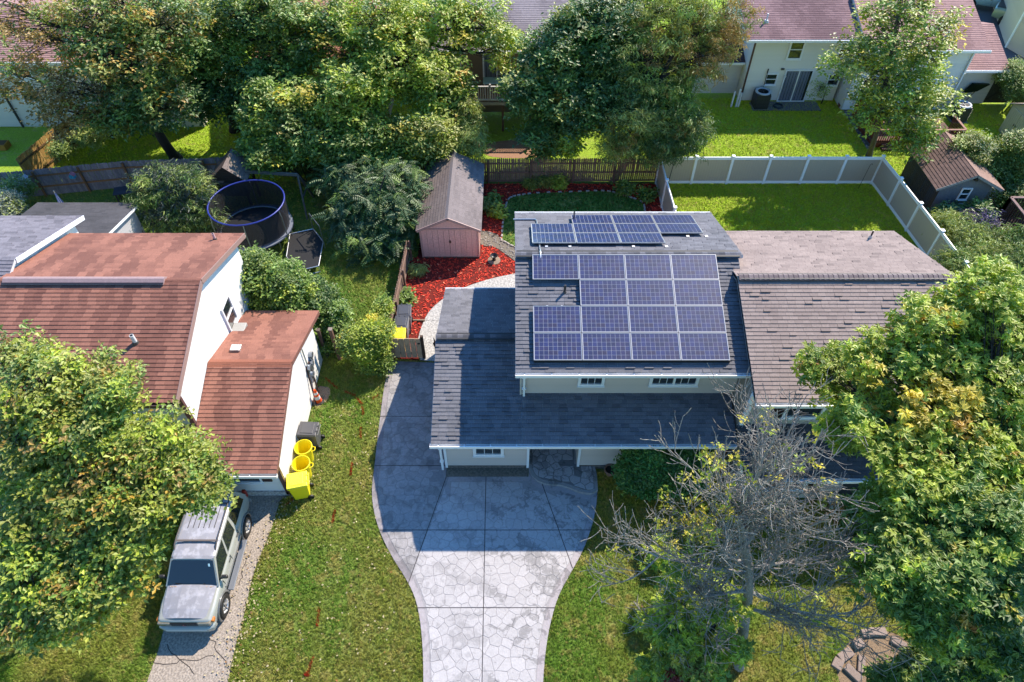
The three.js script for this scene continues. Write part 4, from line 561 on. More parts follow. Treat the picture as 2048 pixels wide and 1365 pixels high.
const creamY = L('#e2dfd6', 0.9);
const H5 = backHouse('cream duplex half with mauve roof and curtained sliding door facing the bright lawn', { x0: 14.6, x1: 20.55, ez: -40.05, ey: 4.3, wz: -40.65, wall: creamY, tones: mauveT, seed: 61, rakeL: 0.75, rakeR: 0.05 });
{
  const p = H5, z = -40.63, n = [0, 1]; const at = (u, v) => zp(u, v, z);
  const w1 = at(1593, 97); windowAt(p, [w1[0], w1[1] - 0.05, z], 0.72, 1.05, n, { fw: 0.1 }); const w2 = at(1542, 158); windowAt(p, [w2[0], w2[1], z], 0.6, 0.62, n, { fw: 0.09 }); const w3 = at(1667, 159); windowAt(p, [w3[0], w3[1], z], 0.62, 0.66, n, { fw: 0.09 }); const w4 = at(1694, 96); windowAt(p, [w4[0], w4[1] - 0.05, z], 0.72, 1.05, n, { fw: 0.1 });
  const d = at(1593, 175); windowAt(p, [d[0] - 0.12, 1.1, z], 1.62, 1.98, n, { fw: 0.07, cols: 2, sash: false, name: 'sliding_door', curtain: 16 });
  trim(p, [14.62, 0.1, -40.6], [14.62, 4.1, -40.6], 0.1, 0.08, L('#5f3b36', 0.7), 'downspout');
  const l = new MB(), q = at(1569, 152); l.cyl([q[0], q[1], z], [q[0], q[1] + 0.02, z + 0.14], 0.05, 0.08, 10, L('#dedede')); l.build('wall_lamp_shade', paintM, p); const cv = new MB(); const q2 = at(1565, 139); cv.rbox(q2[0], q2[1], z + 0.06, 0.2, 0.1, 0.1, 0.01, L('#55534e')); cv.build('vent_hood', paintM, p); const dw = new MB(), a = at(1537, 137), b = at(1524, 182); dw.tube([[a[0], a[1], z + 0.06], [b[0], b[1], z + 0.06]], 0.035, 6, L('#2f2a28')); dw.build('line_set_pipe', darkM, p);
  const rf = new MB(), rp = [15.2, 4.75, -41.4]; rf.cyl(rp, [15.2, 5.22, -41.4], 0.05, 0.05, 10, L('#e6e6e6', 0.85)); rf.cyl([15.2, 4.72, -41.4], [15.2, 4.85, -41.4], 0.18, 0.1, 12, L('#e9e9e9', 0.85)); rf.build('vent_pipe', plasticM, p); const hv = new MB(); const hp = [19.4, 5.45, -43.6]; hv.rbox(...hp, 0.6, 0.3, 0.45, 0.05, L('#e4e4e4', 0.85)); hv.build('roof_vent', metalM, p);
  // one-storey wing on its left
  roofSlope(p, 'wing_roof', { O: [11.4, 2.3, -41.2], U: [1, 0, 0], V: [0, 1.1, -3.3], W: 3.15, S: 3.48, tones: [L('#4f3d40', 0.8), L('#6b5356', 0.85)], seed: 65, edge: white }); siding(p, 'wall', [11.7, -41.6], [14.55, -41.6], [[0, 0.1], [2.85, 0.1], [2.85, 2.25], [0, 2.25]], [13, -44], L('#d6d3cc', 0.76)); fascia(p, [[11.4, 2.25, -41.18], [14.55, 2.25, -41.18]], [0.04, 0.14], white);
}
const H6 = backHouse('right cream duplex half of the back row with dusky pink roof behind the birch', { x0: 20.75, x1: 27.3, ez: -38.95, ey: 4.2, wz: -39.5, wall: L('#e0dfdc', 0.9), tones: pinkT, seed: 71, rakeL: 0.12, rakeR: 0.5 });
{
  const p = H6, z = -39.48, n = [0, 1]; windowAt(p, [22.2, 3.5, z], 0.8, 1.1, n, {}); windowAt(p, [25.2, 3.5, z], 0.8, 1.1, n, {}); windowAt(p, [22.3, 1.2, z], 1.7, 2.0, n, { cols: 2, sash: false, name: 'sliding_door' }); windowAt(p, [25.4, 1.5, z], 0.8, 1.0, n, {});
  downspout(p, [[27.25, 4.05, -38.9], [27.25, 3.8, -39.42], [27.25, 0.1, -39.42]]);
  const v = new MB(); v.cyl([25.6, 4.5, -40.1], [25.6, 5.1, -40.1], 0.05, 0.05, 10, L('#e6e6e6', 0.85)); v.cyl([25.6, 4.5, -40.1], [25.6, 4.65, -40.1], 0.2, 0.1, 12, L('#e9e9e9', 0.85)); v.build('vent_pipe', plasticM, p);
  roofSlope(p, 'wing_roof', { O: [27.35, 2.5, -39.9], U: [1, 0, 0], V: [0, 1.2, -3.6], W: 3.0, S: 3.8, tones: pinkT, seed: 75, edge: white, w: [0.3, 0.31], e: 0.15 }); roofSlope(p, 'wing_roof', { O: [30.35, 2.5, -47.1], U: [-1, 0, 0], V: [0, 1.2, 3.6], W: 3.0, S: 3.8, tones: pinkT, seed: 76, edge: white }); siding(p, 'wall', [27.35, -40.3], [30.0, -40.3], [[0, 0.1], [2.65, 0.1], [2.65, 2.4], [0, 2.4]], [28, -43], L('#ddd5c2', 0.78)); siding(p, 'wall', [30.0, -40.3], [30.0, -46.7], [[0, 0.1], [6.4, 0.1], [6.4, 2.5], [3.2, 3.6], [0, 2.5]], [28, -43], L('#ddd5c2', 0.78)); gutter(p, 27.4, 30.35, -39.9, 2.5, 1);
}
const H7 = backHouse('grey-roofed house behind the trees with a raised white-railed deck', { x0: -4.6, x1: 6.3, ez: -38.6, ey: 4.35, wz: -39.2, wall: L('#8f7a60', 0.7), tones: [L('#8f8488', 0.85), L('#aaa0a4', 0.9)], seed: 81 });
windowAt(H7, [-0.9, 3.05, -39.18], 1.5, 1.9, [0, 1], { cols: 2, sash: false, name: 'sliding_door', curtain: 10 }); windowAt(H7, [3.2, 3.1, -39.18], 0.8, 1.1, [0, 1], {}); windowAt(H7, [-3.5, 3.1, -39.18], 0.8, 1.1, [0, 1], {});
const H8 = backHouse('orange-red roofed house half hidden behind the yellow-green tree', { x0: -14.6, x1: -7.6, ez: -38.0, ey: 4.15, wz: -38.6, wall: L('#b8ab92', 0.75), tones: [L('#a06a55', 0.9), L('#bd8a72', 0.95)], seed: 85 });
const H9 = backHouse('cream house with a dusty pink roof behind the rusty tree at the far left', { x0: -32, x1: -18.8, ez: -36.9, ey: 4.5, wz: -37.5, wall: L('#d8d4c6', 0.76), tones: pinkT, seed: 91 });
{ const p = H9, z = -37.48, n = [0, 1]; for (const [u, v, w, h] of [[55, 182, 0.9, 1.2], [40, 137, 0.9, 1.0], [250, 190, 1.6, 1.9]]) { const q = zp(u, v, z); windowAt(p, [q[0], Math.max(q[1], h / 2 + 0.25), z], w, h, n, {}); } downspout(p, [[-29.8, 4.4, -37.0], [-29.8, 4.2, -37.4], [-29.8, 0.1, -37.4]], L('#3a3532')); }
const H10 = thing('white_house', 'pale house corner at the far right top edge', 'house', [37.5, 0, -47]);
{ const a = g2([[2012, 96], [2056, 122]]), b = a[0], c = [a[1][0], a[1][1]]; const l = Math.hypot(c[0] - b[0], c[1] - b[1]); siding(H10, 'wall', b, c, [[0, 0.05], [l, 0.05], [l, 4.4], [0, 4.4]], [40, -50], L('#cdbfae', 0.78), { e: 0.3, lap: 0.004 }); const d = [c[0] - 0, c[1]]; siding(H10, 'wall', b, [b[0] + 3, b[1] - 9], [[0, 0.05], [9.4, 0.05], [9.4, 4.4], [0, 4.4]], [40, -50], L('#cdbfae', 0.78), { e: 0.3, lap: 0.004 }); trim(H10, [b[0], 0.05, b[1]], [b[0], 4.4, b[1]], 0.16, 0.12, white); }
// ---------- fences ----------
const vary = (hex, k, r, a = 0.18) => scl(L(hex, k), 1 - a / 2 + a * r());
// white vinyl fence with tan boards: posts, rails, one panel per bay
{
  const o = thing('vinyl_fence', 'white vinyl privacy fence with tan boards around the neighbouring back lawn', 'fence', [14, 0, -31.75]); const H = 1.74;
  const posts = [[8.15, -22.6], [8.1, -24.9], [8.05, -27.3], [8.0, -29.6], [8.0, -31.75], [9.93, -31.75], [11.9, -31.75], [13.93, -31.75], [15.96, -31.75], [18.0, -31.75], [19.95, -31.75], [20.15, -29.75], [20.32, -27.65], [20.49, -25.5], [20.63, -23.3], [20.75, -21.1], [20.85, -18.9], [20.95, -16.7]];
  for (const [x, z] of posts) { const mb = new MB(); mb.box(x, 0, z, 0.13, H + 0.03, 0.13, white); const p = mb.build('post', vinylM, o); const c = new MB(); c.box(x, H + 0.03, z, 0.17, 0.03, 0.17, white); c.plate([[x - 0.085, H + 0.06, z - 0.085], [x + 0.085, H + 0.06, z - 0.085], [x + 0.085, H + 0.06, z + 0.085], [x - 0.085, H + 0.06, z + 0.085]], [0, 0.012, 0], white); c.build('post_cap', vinylM, p); }
  for (let i = 0; i < posts.length - 1; i++) {
    const [ax, az] = posts[i], [bx, bz] = posts[i + 1], l = Math.hypot(bx - ax, bz - az), ux = (bx - ax) / l, uz = (bz - az) / l, a = [ax + ux * 0.066, 0, az + uz * 0.066], b = [bx - ux * 0.066, 0, bz - uz * 0.066];
    for (const y of [0.13, H - 0.1]) { const mb = new MB(); mb.bar([a[0], y, a[2]], [b[0], y, b[2]], 0.055, 0.16, white); mb.build('rail', vinylM, o); }
    const mb = new MB(), n = 13; for (let k = 0; k < n; k++) { const s0 = 0.07 + ((l - 0.14) * k) / n, s1 = 0.07 + ((l - 0.14) * (k + 1)) / n - 0.007, sm = (s0 + s1) / 2; mb.m = new THREE.Matrix4().makeRotationY(Math.atan2(-uz, ux)).setPosition(ax + ux * sm, 0, az + uz * sm); mb.box(0, 0.2, 0, s1 - s0, H - 0.37, 0.024, L('#b8aa9a', 0.84)); } mb.m = null; mb.build('fence_panel', vinylM, o);
  }
}
function boardFence(name, label, pts, H, { bw = 0.14, gap = 0.012, cols = ['#77695c', '#94857a'], k = 0.6, pointed = false, rails = [0.35, 0.75], railSide = 1, railCol = '#8a6a4a', postEvery = 2.4, seed = 1, lean = 0, part = 'board', posts = true, mat = woodM }) {
  const o = thing(name, label, 'fence', [pts[0][0], 0, pts[0][1]]), r = rnd(seed);
  for (let i = 0; i < pts.length - 1; i++) {
    const [ax, az] = pts[i], [bx, bz] = pts[i + 1], l = Math.hypot(bx - ax, bz - az), ux = (bx - ax) / l, uz = (bz - az) / l, rot = Math.atan2(-uz, ux), n = Math.max(1, Math.round(l / (bw + gap)));
    for (let q = 0; q < n; q++) {
      const s = (l * (q + 0.5)) / n, h = H * (0.985 + 0.03 * r()), w = l / n - gap, t = 0.02; const mb = new MB(); mb.m = new THREE.Matrix4().makeRotationFromEuler(new THREE.Euler((r() - 0.5) * 0.02, rot, (r() - 0.5) * 0.012 + lean, 'YXZ')).setPosition(ax + ux * s, 0.02, az + uz * s);
      const c = mixc(L(cols[0], k), L(cols[1], k), r()); const top = pointed ? [[w / 2, h - 0.07], [0, h], [-w / 2, h - 0.07]] : [[w / 2, h - 0.03], [w / 2 - 0.03, h], [-w / 2 + 0.03, h], [-w / 2, h - 0.03]];
      mb.plate([[-w / 2, 0, -t / 2], [w / 2, 0, -t / 2], ...top.map((p) => [p[0], p[1], -t / 2])], [0, 0, t], c); mb.build(part, mat, o);
    }
    const nx = -uz * railSide, nz = ux * railSide;
    for (const f of rails) { const mb = new MB(); mb.bar([ax + nx * 0.035, H * f, az + nz * 0.035], [bx + nx * 0.035, H * f, bz + nz * 0.035], 0.04, 0.09, L(railCol, k)); mb.build('rail', mat, o); }
    if (posts) { const m = Math.max(1, Math.round(l / postEvery)); for (let q = i ? 1 : 0; q <= m; q++) { const s = (l * q) / m, mb = new MB(); mb.m = new THREE.Matrix4().makeRotationY(rot).setPosition(ax + ux * s + nx * 0.1, 0, az + uz * s + nz * 0.1); mb.box(0, 0, 0, 0.095, H * 0.97, 0.095, scl(L(railCol, k), 0.75)); mb.build('post', mat, o); } }
  }
  return o;
}
boardFence('picket_fence', 'weathered brown picket fence with pointed tops behind the red mulch bed', [[-9.6, -32.0], [-1.3, -31.95], [8.0, -32.0]], 1.5, { bw: 0.098, gap: 0.014, cols: ['#8a7260', '#ad9380'], k: 0.9, pointed: true, rails: [0.06, 0.42, 0.8], railCol: '#8f7768', seed: 5, part: 'picket' });
boardFence('board_fence', 'weathered grey board fence with brown rails along the left back yard', [[-27.6, -30.3], [-20.9, -31.5], [-14.6, -31.9]], 1.62, { bw: 0.135, gap: 0.012, cols: ['#8b8790', '#aaa4aa'], k: 0.95, rails: [0.36, 0.78], railCol: '#a87a50', seed: 6 });
boardFence('board_fence', 'new yellow pine board fence running back between two left yards', [[-26.6, -31.6], [-26.0, -34.5], [-25.3, -36.6]], 1.7, { bw: 0.13, gap: 0.006, cols: ['#c29a4c', '#dcb66c'], k: 0.82, rails: [0.2, 0.8], railSide: 1, railCol: '#7d5f3a', seed: 7, posts: false });
boardFence('board_fence', 'dark shaded board fence joining the yellow fence at the back', [[-25.2, -36.7], [-23.9, -36.4]], 1.8, { cols: ['#5d5a54', '#77716a'], k: 0.6, seed: 8 });
boardFence('board_fence', 'orange-stained board fence at the left edge of the picture', [[-27.75, -30.2], [-28.6, -25.5]], 1.6, { cols: ['#c27d22', '#d9952f'], k: 0.75, seed: 9, railSide: -1 });
boardFence('board_fence', 'brown board fence with leaning inside posts beside the red mulch', [[-5.05, -25.35], [-5.3, -19.25]], 1.3, { bw: 0.14, gap: 0.01, cols: ['#8a6f60', '#b39684'], k: 0.75, railSide: -1, railCol: '#b09080', rails: [0.2, 0.8], postEvery: 2.0, seed: 10 });
boardFence('board_fence', 'weathered fence with vine hanging over it beside the far pink wing', [[32.1, -40.4], [31.7, -37.6]], 1.7, { cols: ['#7a7464', '#938c78'], k: 0.6, seed: 11 });
{ // the gate and its open leaf
  const g = thing('garden_gate', 'brown wooden gate of wide boards in front of the bins', 'gate', [-4.6, 0, -19.05]), r = rnd(12);
  for (let i = 0; i < 6; i++) { const mb = new MB(), x = -5.25 + i * 0.238; mb.box(x + 0.117, 0.06, -19.05, 0.222, 1.2 + 0.03 * r(), 0.025, vary('#e2c2a4', 0.98, r)); mb.build('board', woodM, g); }
  for (const y of [0.3, 1.0]) { const mb = new MB(); mb.box(-4.55, y, -19.09, 1.4, 0.1, 0.04, L('#5f4534', 0.7)); mb.build('rail', woodM, g); } for (const x of [-5.38, -3.78]) { const mb = new MB(); mb.box(x, 0, -19.05, 0.12, 1.42, 0.12, L('#6a4e3d', 0.65)); mb.build('post', woodM, g); }
  const h = new MB(); h.rbox(-3.93, 0.95, -19.02, 0.12, 0.05, 0.03, 0.008, L('#202020')); h.build('latch', metalM, g);
  const f = thing('gate_leaf', 'second brown gate leaf swung open against the garage corner', 'gate', [-3.05, 0, -18.4], -1.15); for (let i = 0; i < 4; i++) { const mb = new MB(true); mb.box(-0.36 + i * 0.21, 0.06, 0, 0.2, 1.5 + 0.03 * r(), 0.025, vary('#6f5140', 0.62, r)); mb.build('board', woodM, f); } for (const y of [0.35, 1.2]) { const mb = new MB(true); mb.box(-0.05, y, 0.035, 0.82, 0.1, 0.04, L('#5f4534', 0.7)); mb.build('rail', woodM, f); }
}
{ // trellis panel leaning by the garage corner
  const t = thing('wood_panel', 'tan slatted panel leaning behind the garage corner', 'panel', [-2.86, 0, -19.5]), r = rnd(13); for (let i = 0; i < 7; i++) { const mb = new MB(); mb.box(-2.9, 0.55 + i * 0.1, -19.4 + i * 0.02, 0.5, 0.085, 0.03, vary('#b3967c', 0.8, r)); mb.build('slat', woodM, t); } const mb = new MB(); for (const x of [-3.16, -2.64]) mb.box(x, 0, -19.34, 0.05, 1.25, 0.05, L('#6a4e40', 0.7)); mb.build('frame', woodM, t);
}
// ---------- sheds ----------
{
  const o = thing('pink_shed', 'pink garden shed with double doors and grey shingle roof in the red mulch', 'shed', [-3.05, 0, -28.2]), pk = L('#ffd0c4', 0.93), x0 = -4.42, x1 = -1.62, z0 = -30.9, z1 = -25.6, ey = 1.82, ry = 2.5, xm = (x0 + x1) / 2, r = rnd(14);
  const ov = 0.14, S = Math.hypot(xm - x0 + ov, ry - ey + 0.06), T = [L('#7a7272', 0.85), L('#998f8f', 0.9)];
  roofSlope(o, 'roof', { O: [x1 + ov, ey - 0.06, z1 + 0.14], U: [0, 0, -1], V: [xm - x1 - ov, ry - ey + 0.06, 0], W: z1 - z0 + 0.28, S, tones: T, seed: 91, w: [0.3, 0.31], e: 0.15, edge: L('#d9b3aa', 0.8), pieces: 120 });
  roofSlope(o, 'roof', { O: [x0 - ov, ey - 0.06, z0 - 0.14], U: [0, 0, 1], V: [xm - x0 + ov, ry - ey + 0.06, 0], W: z1 - z0 + 0.28, S, tones: [L('#6d5f5a', 0.85), L('#8b7d76', 0.9)], seed: 92, w: [0.3, 0.31], e: 0.15, edge: L('#d9b3aa', 0.8) });
  const rc = new MB(); rc.plate([[xm - 0.14, ry - 0.05, z1 + 0.15], [xm, ry + 0.035, z1 + 0.15], [xm + 0.14, ry - 0.05, z1 + 0.15]], [0, 0, z0 - z1 - 0.3], L('#8d8484', 0.85)); rc.build('ridge_cap', shingleM, o);
  // board walls, one board at a time
  const boards = (n, f) => { for (let i = 0; i < n; i++) f(i); };
  const core = new MB(); core.plate([[x0 + 0.03, 0, z1 - 0.03], [x1 - 0.03, 0, z1 - 0.03], [x1 - 0.03, ey, z1 - 0.03], [xm, ry - 0.06, z1 - 0.03], [x0 + 0.03, ey, z1 - 0.03]], [0, 0, z0 - z1 + 0.06], scl(pk, 0.8)); core.build('wall', paintM, o);
  boards(10, (i) => { const mb = new MB(), w = (x1 - x0 - 0.12) / 10, x = x0 + 0.06 + w * (i + 0.5); mb.box(x, 0.06, z1 - 0.004, w - 0.012, ey - 0.1, 0.03, scl(pk, 0.96 + 0.08 * r())); mb.build(i > 0 && i < 9 ? 'door_board' : 'board', paintM, o); });
  for (let s = 0; s < 2; s++) { const mb = new MB(), zs = [x1 - 0.0, x0 + 0.0][s]; mb.box(zs + (s ? -0.002 : 0.002), 0.05, (z0 + z1) / 2, 0.03, ey - 0.06, z1 - z0 - 0.1, scl(pk, 0.95)); for (let k = 1; k < 14; k++) mb.box(zs + (s ? -0.02 : 0.02), 0.05, z0 + ((z1 - z0) * k) / 14, 0.012, ey - 0.08, 0.03, scl(pk, 0.9)); mb.build('side_wall', paintM, o); }
  const gb = new MB(); gb.plate([[x0 + 0.02, ey + 0.02, z1], [x1 - 0.02, ey + 0.02, z1], [xm, ry - 0.06, z1]], [0, 0, 0.02], pk); gb.build('gable', paintM, o); const tr = new MB(), tc = L('#e6bdb4', 0.8); tr.box(xm, ey - 0.05, z1 + 0.03, x1 - x0 + 0.02, 0.07, 0.05, tc); for (const x of [x0 + 0.03, x1 - 0.03]) tr.box(x, 0.05, z1 + 0.02, 0.09, ey - 0.1, 0.05, tc); tr.bar([x0 - 0.1, ey - 0.06, z1 + 0.12], [xm, ry - 0.02, z1 + 0.12], 0.03, 0.1, tc); tr.bar([x1 + 0.1, ey - 0.06, z1 + 0.12], [xm, ry - 0.02, z1 + 0.12], 0.03, 0.1, tc); tr.build('trim', paintM, o);
  const gap = new MB(); gap.box(xm, 0.06, z1 + 0.012, 0.014, ey - 0.12, 0.004, L('#4a2e2a')); gap.build('door_gap', darkM, o); const lk = new MB(); lk.rbox(xm + 0.02, 0.95, z1 + 0.03, 0.1, 0.14, 0.04, 0.01, L('#6b605c')); lk.build('latch', metalM, o); const sp = new MB(); sp.box(xm, 0, z1 + 0.02, x1 - x0, 0.06, 0.06, L('#7b6a60', 0.7)); sp.build('sill', woodM, o);
}
{
  const o = thing('grey_shed', 'weathered blue-grey shed with brown shingle roof beyond the white fence', 'shed', [23.3, 0, -30.8]), w = L('#8e949e', 0.62), x0 = 21.95, x1 = 24.5, z0 = -32.6, z1 = -29.05, ey = 1.92, xm = 23.25, ry = 2.62, ov = 0.4, S = Math.hypot(xm - x0 + ov, ry - ey + 0.2), T = [L('#5f4a44', 0.85), L('#84695f', 0.9)], r = rnd(15);
  roofSlope(o, 'roof', { O: [x0 - ov, ey - 0.16, z0 - 0.3], U: [0, 0, 1], V: [xm - x0 + ov, ry - ey + 0.16, 0], W: z1 - z0 + 0.6, S, tones: T, seed: 93, w: [0.28, 0.3], e: 0.16, edge: L('#8a857e', 0.7), pieces: 150 });
  roofSlope(o, 'roof', { O: [x1 + ov + 0.1, ey - 0.2, z1 + 0.3], U: [0, 0, -1], V: [xm - x1 - ov - 0.1, ry - ey + 0.2, 0], W: z1 - z0 + 0.6, S: S + 0.05, tones: [L('#96786a', 0.9), L('#ae8d7d', 0.92)], seed: 94, w: [0.28, 0.3], e: 0.16, edge: L('#8a857e', 0.7) });
  const core = new MB(); core.plate([[x0, 0, z1], [x1, 0, z1], [x1, ey, z1], [xm, ry - 0.12, z1], [x0, ey, z1]], [0, 0, z0 - z1], w); core.build('wall', paintM, o);
  for (let i = 0; i < 22; i++) { const mb = new MB(), l = (z1 - z0) / 22; mb.box(x0 - 0.012, 0.03, z0 + l * (i + 0.5), 0.024, ey - 0.12, l - 0.012, mixc(L('#5b544e', 0.55), L('#4d5768', 0.6), r())); mb.build('board', woodM, o); }
  windowAt(o, [23.3, 1.32, z1 + 0.005], 0.42, 0.62, [0, 1], { fw: 0.05 }); const lm = new MB(); lm.rbox(23.4, 2.18, z1 + 0.1, 0.16, 0.12, 0.18, 0.02, L('#4a4a48')); lm.build('wall_lantern', metalM, o); const mt = new MB(); mt.cyl([22.95, 0.75, z1], [22.95, 0.75, z1 + 0.09], 0.08, 0.08, 12, L('#8f969c')); mt.build('meter', metalM, o);
  const fb = new MB(); fb.bar([x0 - ov, ey - 0.2, z1 + 0.29], [xm, ry - 0.06, z1 + 0.29], 0.03, 0.12, L('#a7abad', 0.7)); fb.bar([x1 + ov, ey - 0.22, z1 + 0.29], [xm, ry - 0.06, z1 + 0.29], 0.03, 0.12, L('#a7abad', 0.7)); fb.build('barge_board', paintM, o);
}
{
  const o = thing('beige_shed', 'beige resin shed with double doors on the far right lawn', 'shed', [31, 0, -36.1]), c = L('#cfc6a8', 0.74), x0 = 29.6, x1 = 32.6, z0 = -37.2, z1 = -35.0, ey = 1.75, zm = -36.1, ry = 2.35, S = Math.hypot(1.25, 0.66);
  const core = new MB(); core.plate([[x0, 0, z0], [x0, 0, z1], [x0, ey, z1], [x0, ry - 0.05, zm], [x0, ey, z0]], [x1 - x0, 0, 0], c); core.build('wall', plasticM, o);
  for (const [ss, sg] of [[z1, 1], [z0, -1]]) { const mb = new MB(); mb.plate([[x0 - 0.15, ey - 0.06, ss + sg * 0.15], [x1 + 0.15, ey - 0.06, ss + sg * 0.15], [x1 + 0.15, ry, zm], [x0 - 0.15, ry, zm]], [0, 0.06, 0], L('#d6bfae', 0.78)); mb.build('roof', plasticM, o); }
  for (const s of [-1, 1]) { const mb = new MB(); mb.rbox(x0 - 0.02, 0.1, zm + s * 0.42, 0.05, 1.62, 0.8, 0.015, scl(c, 1.04)); for (let k = 1; k < 5; k++) mb.box(x0 - 0.05, 0.16, zm + s * 0.42 - 0.4 + k * 0.16, 0.012, 1.5, 0.02, scl(c, 0.9)); const d = mb.build('door', plasticM, o); const h = new MB(); h.rbox(x0 - 0.08, 0.9, zm + s * 0.1, 0.04, 0.16, 0.03, 0.01, L('#3b3a36')); h.build('handle', plasticM, d); }
}
// ---------- wheeled bins ----------
function bin(label, pos, turn, body, lid, open, group, name = 'wheeled_bin') {
  const o = thing(name, label, 'bin', pos, turn, group), w = 0.58, d = 0.66, h = 0.98; const hull = new MB(true), b = 0.78, T = 0.02, c = body;
  const lo = [[-w / 2 * b, 0.06, d / 2 * b], [w / 2 * b, 0.06, d / 2 * b], [w / 2 * b, 0.06, -d / 2 * b], [-w / 2 * b, 0.06, -d / 2 * b]], hi = [[-w / 2, h, d / 2], [w / 2, h, d / 2], [w / 2, h, -d / 2], [-w / 2, h, -d / 2]];
  const sh = (p, k, y) => [p[0] * k, y ?? p[1], p[2] * k];
  for (let i = 0; i < 4; i++) { const j = (i + 1) % 4; hull.quad(lo[i], lo[j], hi[j], hi[i], c); hull.quad(sh(hi[i], 0.95), sh(hi[j], 0.95), sh(lo[j], 0.93, 0.1), sh(lo[i], 0.93, 0.1), c); hull.quad(hi[i], hi[j], sh(hi[j], 0.95), sh(hi[i], 0.95), c); hull.quad(sh(hi[i], 1.07, h - 0.08), sh(hi[j], 1.07, h - 0.08), sh(hi[j], 1.07, h - 0.02), sh(hi[i], 1.07, h - 0.02), c); hull.quad(sh(hi[i], 1.07, h - 0.02), sh(hi[j], 1.07, h - 0.02), sh(hi[j], 1.0, h), sh(hi[i], 1.0, h), c); hull.quad(sh(hi[j], 0.98, h - 0.09), sh(hi[i], 0.98, h - 0.09), sh(hi[i], 1.07, h - 0.08), sh(hi[j], 1.07, h - 0.08), c); }
  hull.quad(sh(lo[0], 0.93, 0.1), sh(lo[1], 0.93, 0.1), sh(lo[2], 0.93, 0.1), sh(lo[3], 0.93, 0.1), c); hull.quad(lo[3], lo[2], lo[1], lo[0], c); for (const x of [-0.16, 0.16]) hull.box(x, 0.3, d / 2 * 0.88, 0.05, 0.45, 0.03, scl(c, 0.92)); hull.build('bin_body', plasticM, o);
  for (const s of [-1, 1]) { const wl = new MB(true); wl.cyl([s * 0.22, 0.11, -d / 2 * 0.9], [s * 0.28, 0.11, -d / 2 * 0.9], 0.11, 0.11, 14, L('#161616')); wl.build('wheel', darkM, o); }
  const bar = new MB(true); bar.cyl([-0.25, h - 0.03, -d / 2 - 0.07], [0.25, h - 0.03, -d / 2 - 0.07], 0.018, 0.018, 8, scl(c, 0.8)); bar.build('handle_bar', plasticM, o);
  const l = new MB(true); l.m = open ? new THREE.Matrix4().makeTranslation(0, h, -d / 2 - 0.03).multiply(new THREE.Matrix4().makeRotationX(-1.78)).multiply(new THREE.Matrix4().makeTranslation(0, 0, d / 2 + 0.03)) : new THREE.Matrix4().makeTranslation(0, h + 0.002, 0);
  l.rbox(0, 0, 0.01, w * 1.08, 0.055, d * 1.1, 0.025, lid, 2); l.rbox(0, 0.05, 0.02, w * 0.78, 0.025, d * 0.72, 0.012, scl(lid, 1.05)); for (const x of [-0.12, 0.12]) l.box(x, 0.04, -d * 0.53, 0.06, 0.03, 0.08, scl(lid, 0.8)); l.build('lid', plasticM, o); return o;
}
function tub(label, pos, group) { // open round-mouthed recycling cart
  const o = thing('recycling_tub', label, 'recycling tub', pos, 0.1, group), y = L('#f4e01e', 0.86); const mb = new MB(true); mb.lathe([[0.2, 0], [0.21, 0.03], [0.3, 0.82], [0.335, 0.86], [0.335, 0.92], [0.295, 0.92], [0.265, 0.6], [0.18, 0.05], [0, 0.045]], 0, 0, 0, 28, y); mb.build('tub_body', plasticM, o);
  for (const s of [-1, 1]) { const h = new MB(true); h.tube([[s * 0.28, 0.72, -0.12], [s * 0.4, 0.74, -0.06], [s * 0.4, 0.74, 0.06], [s * 0.28, 0.72, 0.12]], 0.02, 6, scl(y, 0.9)); h.build('handle', plasticM, o); } const f = new MB(true); f.cyl([0, 0.047, 0], [0, 0.06, 0], 0.17, 0.17, 18, L('#b5451f', 0.7)); f.build('leaf_litter', matte, o); return o;
}
const gBin = L('#6f7072', 0.62), yBin = L('#f4e024', 0.88), dkBin = L('#58585c', 0.6);
bin('grey wheeled bin with dark lid against the white garage wall', [-7.72, 0, -14.7], -1.62, gBin, L('#5d5c5e', 0.6), false);
tub('round open yellow tub nearest the grey bin', [-7.78, 0, -13.95], 'open yellow tubs by the garage wall'); tub('round open yellow tub between its twin and the lidded yellow bin', [-7.72, 0, -13.25], 'open yellow tubs by the garage wall');
bin('yellow wheeled bin with closed lid at the front corner of the white garage', [-7.68, 0, -12.5], -1.35, yBin, L('#f4ee3c', 0.92), false);
bin('dark grey wheeled bin farthest back behind the wooden gate', [-4.75, 0, -20.95], 0.05, L('#8f959c', 0.6), dkBin, false, 'bins behind the wooden gate'); bin('dark grey wheeled bin in the middle behind the wooden gate', [-4.8, 0, -20.25], -0.04, L('#8f959c', 0.6), dkBin, false, 'bins behind the wooden gate'); bin('wheeled bin with yellow lid just behind the wooden gate', [-4.85, 0, -19.55], 0.03, L('#c9b31c', 0.8), L('#e6d81e', 0.85), false, 'bins behind the wooden gate');
{ // traffic cone
  const o = thing('traffic_cone', 'orange traffic cone with white collars beside the garage wall', 'cone', [-7.93, 0, -16.75], 0.3), or = L('#ff5a1c', 0.85); const b = new MB(true); b.rbox(0, 0, 0, 0.44, 0.05, 0.44, 0.015, L('#2a2828')); b.build('base', plasticM, o); const pr = [0.16, 0.13, 0.105, 0.085, 0.065, 0.04], ys = [0.05, 0.22, 0.38, 0.5, 0.6, 0.76]; for (let i = 0; i < 5; i++) { const m = new MB(true); m.cyl([0, ys[i], 0], [0, ys[i + 1], 0], pr[i] + (i % 2) * 0.002, pr[i + 1] + (i % 2) * 0.002, 18, i % 2 ? L('#f3f1ee', 0.85) : or); m.build(i % 2 ? 'reflective_collar' : 'cone_body', plasticM, o); }
}
